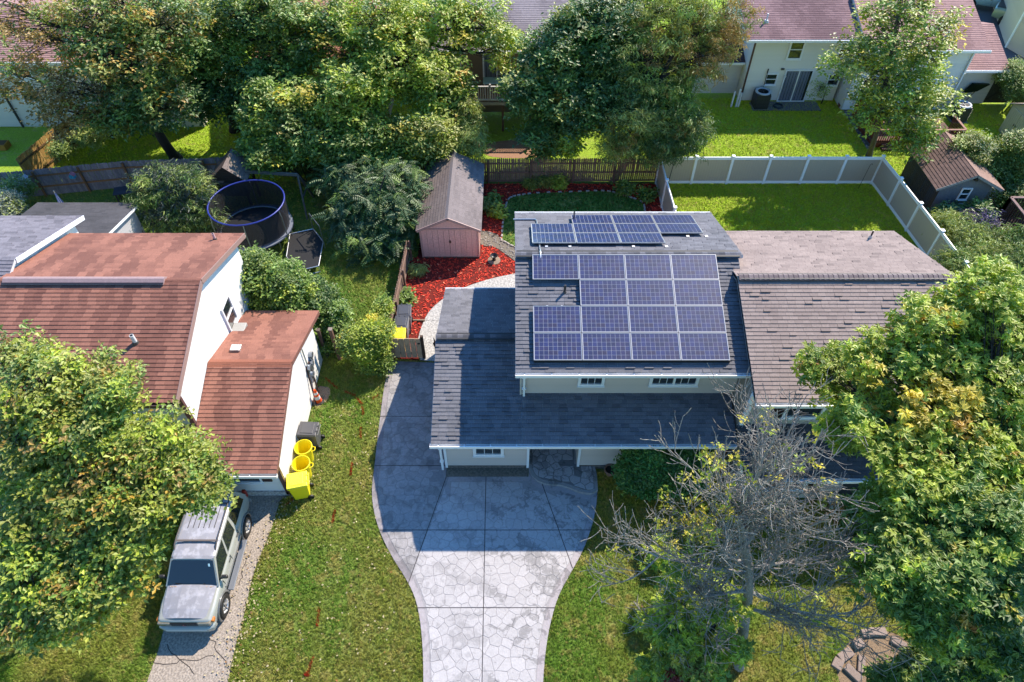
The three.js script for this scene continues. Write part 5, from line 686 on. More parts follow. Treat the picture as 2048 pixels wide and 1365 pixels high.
{ // posts
  const p = thing('wooden_post', 'tall square wooden post standing alone on the grass', 'post', [-7.42, 0, -19.0]); const m = new MB(); m.bar([-7.42, 0, -19], [-7.45, 1.95, -18.95], 0.13, 0.13, L('#94705c', 0.72)); m.build('shaft', woodM, p); const c = new MB(); c.box(-7.45, 1.95, -18.95, 0.17, 0.03, 0.17, L('#b9aaa0', 0.75)); c.build('cap', woodM, p);
  const q = thing('wooden_post', 'dark wooden post against the back corner of the white garage', 'post', [-8.0, 0, -19.15]); const n = new MB(); n.bar([-7.98, 0, -19.15], [-8.02, 1.75, -19.1], 0.12, 0.12, L('#6b5548', 0.6)); n.build('shaft', woodM, q); const d = new MB(); d.box(-8.02, 1.75, -19.1, 0.15, 0.03, 0.15, L('#8a7a70', 0.7)); d.build('cap', woodM, q);
  const r = thing('leaning_board', 'dark frame of boards leaning on the white garage wall', 'board', [-8.1, 0, -17]); for (const [z0, z1, y] of [[-16.6, -17.1, 1.7], [-17.15, -17.5, 1.6]]) { const k = new MB(); k.bar([-7.98, 0.03, z0], [-8.11, y, z1], 0.05, 0.05, L('#5a403a', 0.6)); k.build('plank', woodM, r); } const k = new MB(); k.bar([-8.11, 1.72, -17.1], [-8.11, 1.62, -17.5], 0.04, 0.04, L('#5a403a', 0.6)); k.build('crossbar', woodM, r);
}
// spray marks on the turf: dyed blades
{
  const r = rnd(90), marks = [[[540 + 90, 620 + 150], [540 + 98, 620 + 132]], [[540 + 112, 620 + 138], [540 + 135, 620 + 158]], [[540 + 148, 620 + 164], [540 + 170, 620 + 172]], [[540 + 171, 620 + 176], [540 + 185, 620 + 190]], [[540 + 186, 620 + 196], [540 + 186, 620 + 210]], [[540 + 182, 620 + 236], [540 + 181, 620 + 258]], [[540 + 165, 620 + 307], [540 + 161, 620 + 332]], [[670, 1022], [665, 1048]], [[540 + 204, 620 + 180], [540 + 218, 620 + 170]], [[638, 1218], [634, 1256]], [[626, 1315], [614, 1352]], [[610, 1350], [618, 1352]], [[585, 1000], [572, 1012]]];
  const words = ['first red spray mark nearest the wooden post', 'slanting red spray mark in the shade past the dirt patch', 'red spray mark at the edge of the shrub shadow', 'slanting red spray mark below the shrub shadow', 'short red spray mark upright on the sunny lawn', 'red spray mark level with the grey bin', 'red spray mark level with the lidded yellow bin', 'red spray mark beside the dark bend of the driveway', 'faint red spray mark next to the driveway edge', 'long red spray stripe low on the front lawn', 'red spray stripe nearest the bottom edge', 'small red foot of the lowest spray stripe', 'faint orange spray mark by the asphalt corner'];
  marks.forEach(([a, b], k) => { const A = gp(...a), B = gp(...b), mb = new MB(), n = k === 8 || k === 12 ? 60 : 150; for (let i = 0; i < n; i++) { const t = r(), x = A[0] + (B[0] - A[0]) * t + (r() - 0.5) * 0.09, z = A[2] + (B[2] - A[2]) * t + (r() - 0.5) * 0.08, h = 0.06 + r() * 0.05, an = r() * 6.28, w = 0.011; const c = mixc(L('#c02a1e', 0.8), L('#e0452a', 0.9), r()); mb.poly([[x - Math.cos(an) * w, 0, z - Math.sin(an) * w], [x + Math.cos(an) * w, 0, z + Math.sin(an) * w], [x + (r() - 0.5) * 0.06, h, z + (r() - 0.5) * 0.06]], c); } const o = mb.build('spray_mark', grassM); tag(o, words[k], 'paint mark', 'red spray marks on the lawn'); });
}
// ---------- pots, edging, small garden things ----------
{
  const o = thing('planter_pot', 'round terracotta pot of dark soil beside the front bush', 'pot', gp(1219, 948)); const m = new MB(true); m.lathe([[0.14, 0], [0.2, 0.26], [0.23, 0.27], [0.23, 0.34], [0.185, 0.34], [0.17, 0.26], [0, 0.25]], 0, 0, 0, 20, L('#b98a74', 0.75)); m.build('pot_body', stoneM, o); const s = new MB(true); s.cyl([0, 0.24, 0], [0, 0.285, 0], 0.175, 0.17, 16, L('#2b2420')); s.build('soil', matte, o);
  const p = thing('urn_planter', 'black urn on a pale ring in the red mulch', 'urn', gp(988, 522)); const u = new MB(true); u.lathe([[0.1, 0], [0.1, 0.03], [0.05, 0.08], [0.09, 0.14], [0.17, 0.3], [0.2, 0.31], [0.17, 0.31], [0.1, 0.2], [0, 0.2]], 0, 0.04, 0, 18, L('#1f1c1a')); u.build('urn_bowl', plasticM, p); const rg = new MB(true); rg.lathe([[0.32, 0], [0.32, 0.05], [0.1, 0.06], [0, 0.06]], 0, 0, 0, 14, L('#b09a86', 0.8)); rg.build('base_stone', stoneM, p);
}
{ // white stone edging round the small lawn: each stone a piece of the border
  const o = thing('stone_edging', 'line of small white stones edging the small back lawn', 'edging', [-1.5, 0, -28]), r = rnd(33), geos = [0, 1, 2].map((k) => { const m = new MB(true); m.rbox(0, 0, 0, 0.2, 0.09, 0.1, 0.03, vary('#cfc6bd', 0.85, r, 0.3)); return m.geometry(); }); let acc = 0;
  for (let i = 0; i < lawnIsland.length - 1; i++) { const [ax, az] = lawnIsland[i], [bx, bz] = lawnIsland[i + 1], l = Math.hypot(bx - ax, bz - az); acc += l; if (acc < 0.2 || (ax > 0.4 && az > -23)) continue; acc = 0; const s = meshOf('edging_stone', geos[Math.floor(r() * 3)], stoneM, o); s.position.set(ax + 1.5, 0.01, az + 28); s.rotation.y = Math.atan2(-(bz - az), bx - ax) + (r() - 0.5) * 0.3; }
  const e = thing('timber_edging', 'short pale log edge between mulch and path near the bins', 'edging', gp(836, 643)); const a = gp(822, 643), b = gp(850, 643); const m = new MB(); m.cyl([a[0], 0.06, a[2]], [b[0], 0.06, b[2]], 0.05, 0.05, 8, L('#b59d84', 0.8)); m.build('log', woodM, e); const c = new MB(); for (const s of [0.1, 0.5, 0.9]) c.cyl([a[0] + (b[0] - a[0]) * s, 0, a[2] + 0.06], [a[0] + (b[0] - a[0]) * s, 0.13, a[2] + 0.06], 0.02, 0.02, 6, L('#8a735c', 0.7)); c.build('stake', woodM, e);
}
{ // stone blocks ringing the right maple
  const r = rnd(35); const spots = [[1716, 1290, 0.3, 'upright pale stone block leaning in the ring under the maple'], [1735, 1268, 0.1, 'long pale slab on the far side of the stone ring'], [1755, 1266, 0.0, 'second pale slab beside the long one in the stone ring'], [1796, 1288, -0.6, 'pale slab at the right side of the stone ring'], [1690, 1312, 0.5, 'dark-sided stone block at the left side of the ring'], [1674, 1330, 0.9, 'low stone block near the fallen branch of the bare tree'], [1705, 1348, -0.9, 'half buried stone slab at the near side of the ring'], [1830, 1350, -0.4, 'pale stone slab in front of the maple trunk'], [1722, 1330, 1.2, 'small dark rock lying inside the stone ring']];
  for (const [u, v, a, l] of spots) { const o = thing('stone_block', l, 'stone block', gp(u, v), a, 'stone blocks under the maple'); const m = new MB(true); m.rbox(0, 0, 0, 0.34 + r() * 0.22, 0.1 + r() * 0.08, 0.2 + r() * 0.1, 0.025, vary('#b9a396', 0.8, r, 0.3)); m.build('block', stoneM, o); }
}
// ---------- left back yard ----------
function folded(name, label, pos, h, r, colA, colB, tilt = 0) { const o = thing(name, label, 'umbrella', pos); const pl = new MB(true); pl.cyl([0, 0, 0], [0, h + 0.12, 0], 0.022, 0.022, 8, L('#d5d2cc')); pl.build('pole', metalM, o); for (let i = 0; i < 10; i++) { const a = (i / 10) * 6.283, b = ((i + 1) / 10) * 6.283, m = new MB(true), q = (an, rr, y) => [Math.cos(an) * rr, y, Math.sin(an) * rr], am = (a + b) / 2; for (const [p0, p1] of [[a, am], [am, b]]) { const k0 = p0 === am ? 1 : 0.55, k1 = p1 === am ? 1 : 0.55; m.quad(q(p1, r * k1, h * 0.28), q(p0, r * k0, h * 0.28), q(p0, 0.03, h), q(p1, 0.03, h), i % 2 ? colA : colB); m.quad(q(p0, r * k0, h * 0.28), q(p1, r * k1, h * 0.28), q(p1, r * 0.7 * k1, h * 0.25), q(p0, r * 0.7 * k0, h * 0.25), i % 2 ? colA : colB); } m.build('canopy_gore', matte, o); } const f = new MB(true); f.lathe([[0.22, 0], [0.22, 0.06], [0.05, 0.1], [0, 0.1]], 0, 0, 0, 16, L('#6d6a66')); f.build('base', stoneM, o); return o; }
folded('patio_umbrella', 'folded blue and white striped umbrella beside the grey extension', [-22.6, 0, -27.9], 2.2, 0.26, L('#5a6cb8', 0.8), L('#e3e4ee', 0.85)); folded('patio_umbrella', 'folded dark blue umbrella near the far left cream house', gp(52, 214), 2.1, 0.25, L('#2f3f8d', 0.7), L('#3a4ca0', 0.75));
{
  const tb = thing('picnic_table', 'small dark slatted table beside the grey-green bush', 'table', [-20.6, 0, -30.2], 0.25), r = rnd(44); for (let i = 0; i < 5; i++) { const m = new MB(true); m.box(0, 0.7, -0.3 + i * 0.15, 1.2, 0.03, 0.135, vary('#4c5160', 0.7, r)); m.build('slat', woodM, tb); } for (const x of [-0.5, 0.5]) for (const z of [-0.26, 0.26]) { const m = new MB(true); m.box(x, 0, z, 0.06, 0.7, 0.06, L('#33363f')); m.build('leg', woodM, tb); }
  const house = (u, v, lab, c, rc) => { const q = zp(u, v, -31.1 + 0.0); const o = thing('birdhouse', lab, 'birdhouse', [q[0], 1.28, q[2] + 0.15 + (u < 100 ? 0.6 : 0.36)]); const m = new MB(true); m.plate([[-0.13, 0, 0], [0.13, 0, 0], [0.13, 0.18, 0], [0, 0.28, 0], [-0.13, 0.18, 0]], [0, 0, 0.2], c); m.build('box', paintM, o); const k = new MB(true); k.bar([-0.17, 0.17, 0.1], [0, 0.31, 0.1], 0.26, 0.02, rc); k.bar([0.17, 0.17, 0.1], [0, 0.31, 0.1], 0.26, 0.02, rc); k.build('roof', paintM, o); const h = new MB(true); for (const x of u < 100 ? [-0.07, 0, 0.07] : [0]) h.cyl([x, 0.12, 0.199], [x, 0.12, 0.206], 0.022, 0.022, 10, L('#15181c')); h.build('entrance_hole', darkM, o); };
  house(60, 332, 'white birdhouse with three holes on the grey board fence', L('#e4e6ee', 0.8), L('#c9ccd6', 0.8)); house(151, 334, 'bright blue birdhouse with pink roof on the grey board fence', L('#3fb4dc', 0.75), L('#c9788f', 0.8));
  const sf = thing('sunflower_planter', 'red planter with two metal sunflowers by the grey board fence', 'planter', gp(56, 385)); const pt = new MB(true); pt.lathe([[0.12, 0], [0.17, 0.22], [0.14, 0.22], [0, 0.2]], 0, 0, 0, 14, L('#a8452c', 0.8)); pt.build('pot', plasticM, sf); for (const [x, y, z] of [[-0.15, 0.85, -0.1], [0.06, 0.6, 0.05]]) { const m = new MB(true); m.cyl([x * 0.2, 0.18, z * 0.2], [x, y, z], 0.012, 0.012, 6, L('#4a5a2a')); m.build('stem', matte, sf); const f = new MB(true); for (let i = 0; i < 12; i++) { const a = i * 0.5236; f.poly([[x + Math.cos(a - 0.2) * 0.06, y + Math.sin(a - 0.2) * 0.06, z + 0.03], [x + Math.cos(a) * 0.14, y + Math.sin(a) * 0.14, z + 0.02], [x + Math.cos(a + 0.2) * 0.06, y + Math.sin(a + 0.2) * 0.06, z + 0.03]], L('#e0a030')); } f.cyl([x, y, z + 0.02], [x, y, z + 0.045], 0.065, 0.06, 12, L('#4a3020')); f.build('flower', matte, sf); }
  const wp = thing('garden_pot', 'large pale bowl planter on the shaded grass by the grey fence', 'pot', gp(147, 378)); const wm = new MB(true); wm.lathe([[0.15, 0], [0.28, 0.16], [0.32, 0.3], [0.28, 0.3], [0.22, 0.18], [0, 0.16]], 0, 0, 0, 20, L('#c9cfc9', 0.8)); wm.build('bowl', plasticM, wp); const ws = new MB(true); ws.cyl([0, 0.18, 0], [0, 0.24, 0], 0.24, 0.26, 14, L('#2d3a2a')); ws.build('soil', matte, wp);
  const tubb = thing('round_tub', 'big dark grey round tub beside the far left cream house', 'tub', gp(22, 232)); const tm = new MB(true); tm.lathe([[0.5, 0], [0.62, 0.9], [0.78, 0.95], [0.78, 1.05], [0.6, 1.05], [0.52, 0.8], [0, 0.78]], 0, 0, 0, 26, L('#3a4446', 0.6)); tm.build('tub_wall', plasticM, tubb);
  for (const [u, v, lab] of [[68, 208, 'pale blue covered patio table under the rusty tree'], [92, 202, 'second pale blue patio table farther right under the rusty tree']]) { const o = thing('patio_table', lab, 'table', gp(u, v)); const m = new MB(true); m.cyl([0, 0.7, 0], [0, 0.74, 0], 0.75, 0.75, 24, L('#93a7d8', 0.8)); m.build('tabletop', plasticM, o); for (const a of [0.7, 2.3, 3.9, 5.5]) { const k = new MB(true); k.cyl([Math.cos(a) * 0.5, 0, Math.sin(a) * 0.5], [Math.cos(a) * 0.4, 0.7, Math.sin(a) * 0.4], 0.02, 0.02, 6, L('#c6cbd6')); k.build('leg', metalM, o); } }
  const gr = gp(265, 258); for (const [u, v, lab, c] of [[205, 262, 'grey garden pot behind the bright left lawn, leftmost of three', '#9aa3a6'], [222, 265, 'middle grey garden pot behind the bright left lawn', '#a9b2b4'], [240, 263, 'rightmost grey garden pot behind the bright left lawn', '#b5bcbd']]) { const o = thing('garden_pot', lab, 'pot', gp(u, v), 0, 'pots behind the bright left lawn'); const m = new MB(true); m.lathe([[0.13, 0], [0.2, 0.3], [0.16, 0.3], [0, 0.26]], 0, 0, 0, 14, L(c, 0.7)); m.build('pot_body', plasticM, o); }
  const yl = thing('yellow_crate', 'orange-yellow wooden box at the left edge of the far lawn', 'box', gp(3, 296)); const ym = new MB(true); ym.rbox(0, 0, 0, 0.9, 0.35, 0.6, 0.02, L('#d79a35', 0.8)); ym.box(0, 0.34, 0, 0.78, 0.02, 0.48, L('#6a4a1c', 0.8)); ym.build('box_side', woodM, yl);
}
// ---------- trampoline, play tower ----------
const netTex = tex(64, 64, (x, y) => { const v = x % 8 < 5 || y % 8 < 4 ? 1 : 0; return [v, v, v]; }, false);
const netM = M({ alphaMap: rep(netTex, 5, 4), transparent: true, roughness: 0.8, side: THREE.DoubleSide, opacity: 0.95 });
{
  const o = thing('trampoline', 'round trampoline with black safety net and blue padded top ring', 'trampoline', [-12.85, 0, -26.95]), R = 1.8, ring = (y, r, n = 36) => Array.from({ length: n + 1 }, (_, i) => [Math.cos((i / n) * 6.28319) * r, y, Math.sin((i / n) * 6.28319) * r]);
  const bed = new MB(true); bed.cyl([0, 0.8, 0], [0, 0.812, 0], R - 0.18, R - 0.18, 40, L('#17181b')); bed.build('jumping_bed', M({ roughness: 0.5 }), o); const fr = new MB(true); fr.tube(ring(0.8, R), 0.03, 8, L('#a8adb5')); fr.build('frame', metalM, o); const pad = new MB(true); const a = ring(0.845, R - 0.2), b = ring(0.845, R + 0.06), e = ring(0.8, R + 0.08); for (let i = 0; i < 36; i++) { pad.quad(a[i + 1], a[i], b[i], b[i + 1], L('#7d838f', 0.7)); pad.quad(b[i + 1], b[i], e[i], e[i + 1], L('#3a4456', 0.7)); } pad.build('spring_pad', plasticM, o);
  const top = new MB(true); top.tube(ring(2.35, R), 0.04, 8, L('#3444a8', 0.55)); top.build('top_ring', plasticM, o); const net = new MB(true), n0 = ring(0.84, R - 0.1), n1 = ring(2.35, R); for (let i = 0; i < 36; i++) net.quad(n0[i], n0[i + 1], n1[i + 1], n1[i], L('#141518'), [[i * 0.3, 0], [i * 0.3 + 0.3, 0], [i * 0.3 + 0.3, 1.5], [i * 0.3, 1.5]]); net.build('safety_net', netM, o);
  for (let i = 0; i < 6; i++) { const t = i * 1.0472 + 0.35, p = new MB(true); p.tube([[Math.cos(t) * (R + 0.07), 0, Math.sin(t) * (R + 0.07)], [Math.cos(t) * (R + 0.07), 1.9, Math.sin(t) * (R + 0.07)], [Math.cos(t) * R, 2.35, Math.sin(t) * R]], 0.028, 8, L('#8a909c')); p.build('net_pole', metalM, o); const l = new MB(true); l.tube([[Math.cos(t - 0.3) * R, 0.8, Math.sin(t - 0.3) * R], [Math.cos(t - 0.3) * R, 0.02, Math.sin(t - 0.3) * R], [Math.cos(t + 0.3) * R, 0.02, Math.sin(t + 0.3) * R], [Math.cos(t + 0.3) * R, 0.8, Math.sin(t + 0.3) * R]], 0.024, 6, L('#9aa0aa')); l.build('leg', metalM, o); }
}
{
  const o = thing('rebound_frame', 'small black netted goal frame with silver front bars by the trampoline', 'goal', [-10.35, 0, -25.6]); const q = [[-11.2, -26.9], [-10.1, -27.3], [-9.4, -26.3], [-9.3, -24.5], [-10.35, -24.1], [-11.0, -25.2]]; const m = new MB(); for (let i = 0; i < 6; i++) { const [ax, az] = q[i], [bx, bz] = q[(i + 1) % 6]; m.cyl([ax, 0.42, az], [bx, 0.42, bz], 0.028, 0.028, 8, L('#c6c9ce')); m.cyl([ax, 0, az], [ax, 0.42, az], 0.024, 0.024, 6, L('#c6c9ce')); } m.cyl([-9.3, 0.05, -24.5], [-10.35, 0.05, -24.1], 0.03, 0.03, 8, L('#d9dbe0')); m.build('frame', metalM, o); const b = new MB(); b.plate(q.map(([x, z]) => [x, 0.38, z]), [0, 0.012, 0], L('#0e0f12')); b.build('net', M({ roughness: 0.7 }), o);
  const u = new MB(); for (const [x, z] of [[-9.4, -26.3], [-10.1, -27.3]]) u.cyl([x, 0.42, z], [x, 1.4, z], 0.02, 0.02, 6, L('#8a8f96')); u.cyl([-9.4, 1.4, -26.3], [-10.1, 1.4, -27.3], 0.02, 0.02, 6, L('#8a8f96')); u.build('back_bar', metalM, o);
}
{
  const o = thing('play_tower', 'dark wooden play tower with gable roof and swing beam behind the trampoline', 'play tower', [-14.5, 0, -29.9]), wd = L('#5c4a42', 0.6), x0 = -15.2, x1 = -13.7, z0 = -30.6, z1 = -29.2, r = rnd(45);
  for (const x of [x0, x1]) for (const z of [z0, z1]) { const m = new MB(); m.box(x, 0, z, 0.1, 2.1, 0.1, wd); m.build('post', woodM, o); } const fl = new MB(); fl.box((x0 + x1) / 2, 1.1, (z0 + z1) / 2, 1.6, 0.05, 1.5, wd); fl.build('platform', woodM, o);
  for (let i = 0; i < 9; i++) { const m = new MB(); m.box(x0 + 0.1 + i * 0.165, 1.15, z1 + 0.04, 0.12, 0.62, 0.02, vary('#64524a', 0.65, r)); m.build('railing_slat', woodM, o); } const rl = new MB(); rl.box((x0 + x1) / 2, 1.78, z1 + 0.05, 1.7, 0.1, 0.05, L('#7d706a', 0.7)); rl.build('rail', woodM, o);
  for (const s of [-1, 1]) for (let i = 0; i < 6; i++) { const m = new MB(), xm = (x0 + x1) / 2; const f0 = i / 6, f1 = (i + 0.94) / 6; const P = (f, z) => [xm + s * (0.98 - 0.98 * f), 2.02 + 0.85 * f, z]; m.plate([P(f0, z0 - 0.15), P(f1, z0 - 0.15), P(f1, z1 + 0.15), P(f0, z1 + 0.15)], [0, 0.025, 0], vary(s > 0 ? '#9a8d88' : '#5f4d46', 0.7, r)); m.build('roof_board', woodM, o); }
  for (let i = 0; i < 5; i++) { const m = new MB(), w = 1.7 * (1 - i / 5.4); m.box((x0 + x1) / 2, 2.06 + i * 0.14, z1 + 0.08, w, 0.125, 0.025, vary('#584840', 0.65, r)); m.build('gable_board', woodM, o); }
  const bm = new MB(); bm.bar([x1, 2.2, -29.7], [-10.95, 2.15, -29.5], 0.1, 0.14, L('#8d8f88', 0.7)); bm.build('swing_beam', woodM, o); for (const z of [-28.6, -30.5]) { const m = new MB(); m.bar([-10.95, 2.15, -29.5], [-10.75, 0, z], 0.09, 0.09, L('#8d847a', 0.7)); m.build('leg', woodM, o); } const cb = new MB(); cb.bar([-10.85, 1.0, -29.05], [-10.85, 1.0, -30.0], 0.05, 0.08, L('#8d847a', 0.7)); cb.build('crossbar', woodM, o);
}
// ---------- behind: decks, condensers, vehicles ----------
function condenser(label, pos, s = 1) { const o = thing('condenser_unit', label, 'air conditioner', pos); const b = new MB(true); b.rbox(0, 0.06, 0, 0.8 * s, 0.9 * s, 0.8 * s, 0.06, L('#34363a', 0.6)); for (let k = 0; k < 9; k++) { b.box(0, 0.16 + k * 0.085 * s, 0, 0.815 * s, 0.02, 0.815 * s, L('#54565a', 0.6)); } b.build('casing', plasticM, o); const t = new MB(true); t.lathe([[0.44 * s, 0.94 * s], [0.44 * s, 1.0 * s], [0.38 * s, 1.02 * s], [0.32 * s, 1.0 * s], [0.3 * s, 0.96 * s]], 0, 0, 0, 20, L('#b9c2cc', 0.75)); t.build('top_rim', plasticM, o); const f = new MB(true); f.cyl([0, 0.95 * s, 0], [0, 0.965 * s, 0], 0.3 * s, 0.3 * s, 20, L('#14161a')); for (let k = 0; k < 4; k++) f.bar([0, 0.985 * s, 0], [Math.cos(k * 1.57) * 0.3, 0.985 * s, Math.sin(k * 1.57) * 0.3], 0.07, 0.01, L('#4a4f56')); f.build('fan', metalM, o); const p = new MB(true); p.box(0, 0, 0, 1.0, 0.06, 1.0, L('#9d9a95', 0.8)); p.build('pad', concreteM, o); return o; }
condenser('dark condenser beside the curtained sliding door of the cream duplex', [15.7, 0, -40.0], 1.1); condenser('condenser at the corner of the right cream duplex on bright grass', [27.6, 0, -38.5], 1.05);
{
  const o = thing('garden_hose', 'coiled dark hose on the slab by the sliding door', 'hose', [16.9, 0, -39.95]); const p = []; for (let i = 0; i <= 60; i++) { const a = i * 0.42; p.push([Math.cos(a) * (0.32 - i * 0.001), 0.06 + i * 0.0015, Math.sin(a) * (0.3 - i * 0.001)]); } const m = new MB(true); m.tube(p, 0.022, 6, L('#20303a')); m.build('coil', plasticM, o); const q = new MB(true); q.cyl([-0.1, 0.06, 0.33], [-0.5, 0.08, 0.5], 0.018, 0.018, 6, L('#b08d3c')); q.build('nozzle', metalM, o);
  const sl = new MB(); sl.box(17.4, 0, -40.05, 4.2, 0.05, 1.1, L('#8f9094', 0.7)); struct(sl, 'patio_slab', concreteM, 'concrete slab outside the curtained sliding door');
  const cp = thing('white_pipes', 'bundle of white plastic pipes standing against the low wing', 'pipes', gp(1470, 214)); for (const [x, h] of [[-0.25, 1.0], [0.05, 1.15], [0.2, 0.9]]) { const k = new MB(true); k.cyl([x, 0, 0], [x + 0.05, h, -0.1], 0.06, 0.06, 10, L('#e4e6e8', 0.85)); k.build('pipe', plasticM, cp); }
  const tp = thing('planter_pot', 'terracotta pot at the right end of the shaded back lawn', 'pot', gp(1681, 216)); const t = new MB(true); t.lathe([[0.14, 0], [0.22, 0.28], [0.18, 0.28], [0, 0.24]], 0, 0, 0, 14, L('#a9614a', 0.75)); t.build('pot_body', stoneM, tp);
}
{ // red deck of the right duplex
  const o = thing('red_deck', 'red-brown wooden deck with slatted railing behind the right duplex', 'deck', [24, 0, -36.8]), c = '#8d4a34', r = rnd(46), x0 = 21.1, x1 = 26.3, z0 = -38.4, z1 = -35.4; for (let i = 0; i < 20; i++) { const m = new MB(); m.box((x0 + x1) / 2, 0.34, z0 + (i + 0.5) * ((z1 - z0) / 20), x1 - x0, 0.03, (z1 - z0) / 20 - 0.008, vary('#8b6a5c', 0.7, r)); m.build('deck_board', woodM, o); }
  for (const [ax, az, bx, bz, h] of [[x0, z1, x1, z1, 1.15], [x1, z1, x1, -36.9, 1.15]]) { const l = Math.hypot(bx - ax, bz - az), n = Math.round(l / 0.13); const rl = new MB(); rl.bar([ax, h, az], [bx, h, bz], 0.13, 0.045, L('#c99a88', 0.8)); rl.bar([ax, 0.42, az], [bx, 0.42, bz], 0.04, 0.08, L(c, 0.65)); rl.build('rail', woodM, o); for (let i = 0; i <= n; i++) { const m = new MB(); m.box(ax + ((bx - ax) * i) / n, 0.4, az + ((bz - az) * i) / n, 0.04, h - 0.42, 0.04, vary(c, 0.65, r)); m.build('baluster', woodM, o); } }
  for (let i = 0; i < 22; i++) { const m = new MB(), z = -38.5 + i * 0.145; m.box(x0 - 0.05 + i * 0.012, 0.0, z, 0.025, 1.6, 0.135, vary('#a04a30', 0.62, r)); m.build('privacy_board', woodM, o); } const tr = new MB(); tr.bar([x0 - 0.05, 1.62, -38.55], [x0 + 0.22, 1.62, -35.35], 0.12, 0.04, L('#b98a78', 0.75)); tr.build('rail_cap', woodM, o); const sk = new MB(); sk.box((x0 + x1) / 2, 0.02, z1 + 0.02, x1 - x0, 0.32, 0.03, L('#a8583a', 0.65)); sk.build('skirt', woodM, o);
  const st = thing('deck_steps', 'dark wooden steps at the near corner of the red deck', 'steps', [22.2, 0, -35.0]); for (let i = 0; i < 2; i++) { const m = new MB(true); m.box(0, 0, -0.1 + i * -0.25, 1.0, 0.14 + i * 0.14, 0.3, L('#6a4a40', 0.65)); m.build('step', woodM, st); }
}
{ // raised deck of the middle house
  const o = thing('raised_deck', 'raised deck with white slatted railing on wooden posts behind the middle house', 'deck', [-0.8, 0, -38.2]), h = 2.05, x0 = -3.2, x1 = 2.6, z0 = -39.1, z1 = -37.0, r = rnd(47); for (let i = 0; i < 14; i++) { const m = new MB(); m.box((x0 + x1) / 2, h - 0.03, z0 + (i + 0.5) * 0.15, x1 - x0, 0.03, 0.142, vary('#a58a78', 0.75, r)); m.build('deck_board', woodM, o); } for (const x of [-2.9, -0.55, 1.1, 2.4]) { const m = new MB(); m.box(x, 0, z1 - 0.2, 0.14, h - 0.05, 0.14, L('#8a7058', 0.7)); m.build('post', woodM, o); }
  const rl = new MB(); for (const y of [h + 0.1, h + 0.9]) rl.bar([x0, y, z1], [x1, y, z1], 0.09, 0.06, L('#e9e7e4', 0.85)); rl.build('rail', paintM, o); const bm = new MB(); bm.box((x0 + x1) / 2, h - 0.26, z1 - 0.02, x1 - x0, 0.2, 0.05, L('#d6cfc4', 0.8)); bm.build('rim_joist', woodM, o); for (let i = 0; i <= 42; i++) { const m = new MB(); m.box(x0 + i * ((x1 - x0) / 42), h + 0.1, z1, i % 14 ? 0.04 : 0.09, i % 14 ? 0.8 : 0.95, i % 14 ? 0.04 : 0.09, L('#e4e2df', 0.85)); m.build('baluster', paintM, o); }
  const t = thing('glass_table', 'pale glass-topped table standing on the raised deck', 'table', [-1.1, h, -38.1]); const tm = new MB(true); tm.rbox(0, 0.68, 0, 1.2, 0.03, 0.8, 0.01, L('#b9d0cc', 0.7)); tm.build('tabletop', M({ roughness: 0.1 }), t); for (const x of [-0.5, 0.5]) for (const z of [-0.32, 0.32]) { const k = new MB(true); k.cyl([x, 0, z], [x, 0.68, z], 0.02, 0.02, 6, L('#d9d9d9')); k.build('leg', metalM, t); }
}
{ // deck railing and step box at the right edge
  const o = thing('brown_deck', 'dark brown deck corner with slatted railing at the right edge', 'deck', [26.6, 0, -26.4]), r = rnd(48), P = gp(2003, 462), Q = gp(2010, 405, 1.6); const x0 = 25.4, z1 = -27.3; const a = [24.9, 0, -26.3], d = L('#5a3230', 0.6);
  for (const [bx, bz, cx, cz] of [[25.1, -28.2, 25.1, -25.6], [25.1, -28.2, 28.0, -28.2]]) { const rl = new MB(); rl.bar([bx, 1.7, bz], [cx, 1.7, cz], 0.14, 0.05, L('#a88a86', 0.75)); rl.build('rail', woodM, o); const n = 16; for (let i = 0; i <= n; i++) { const m = new MB(); m.box(bx + ((cx - bx) * i) / n, 0.4, bz + ((cz - bz) * i) / n, i % 16 ? 0.05 : 0.12, 1.28, i % 16 ? 0.05 : 0.12, scl(d, 0.85 + 0.3 * r())); m.build('baluster', woodM, o); } } const m = new MB(); m.box(26.55, 0.3, -26.9, 2.9, 0.1, 2.6, L('#6a4a44', 0.65)); m.build('platform', woodM, o);
  const b = thing('white_step', 'white box step in the weeds beside the brown deck', 'step', gp(1985, 478)); const k = new MB(true); k.rbox(0, 0, 0, 0.75, 0.22, 0.5, 0.015, L('#dcdfd6', 0.8)); k.build('tread', paintM, b);
}
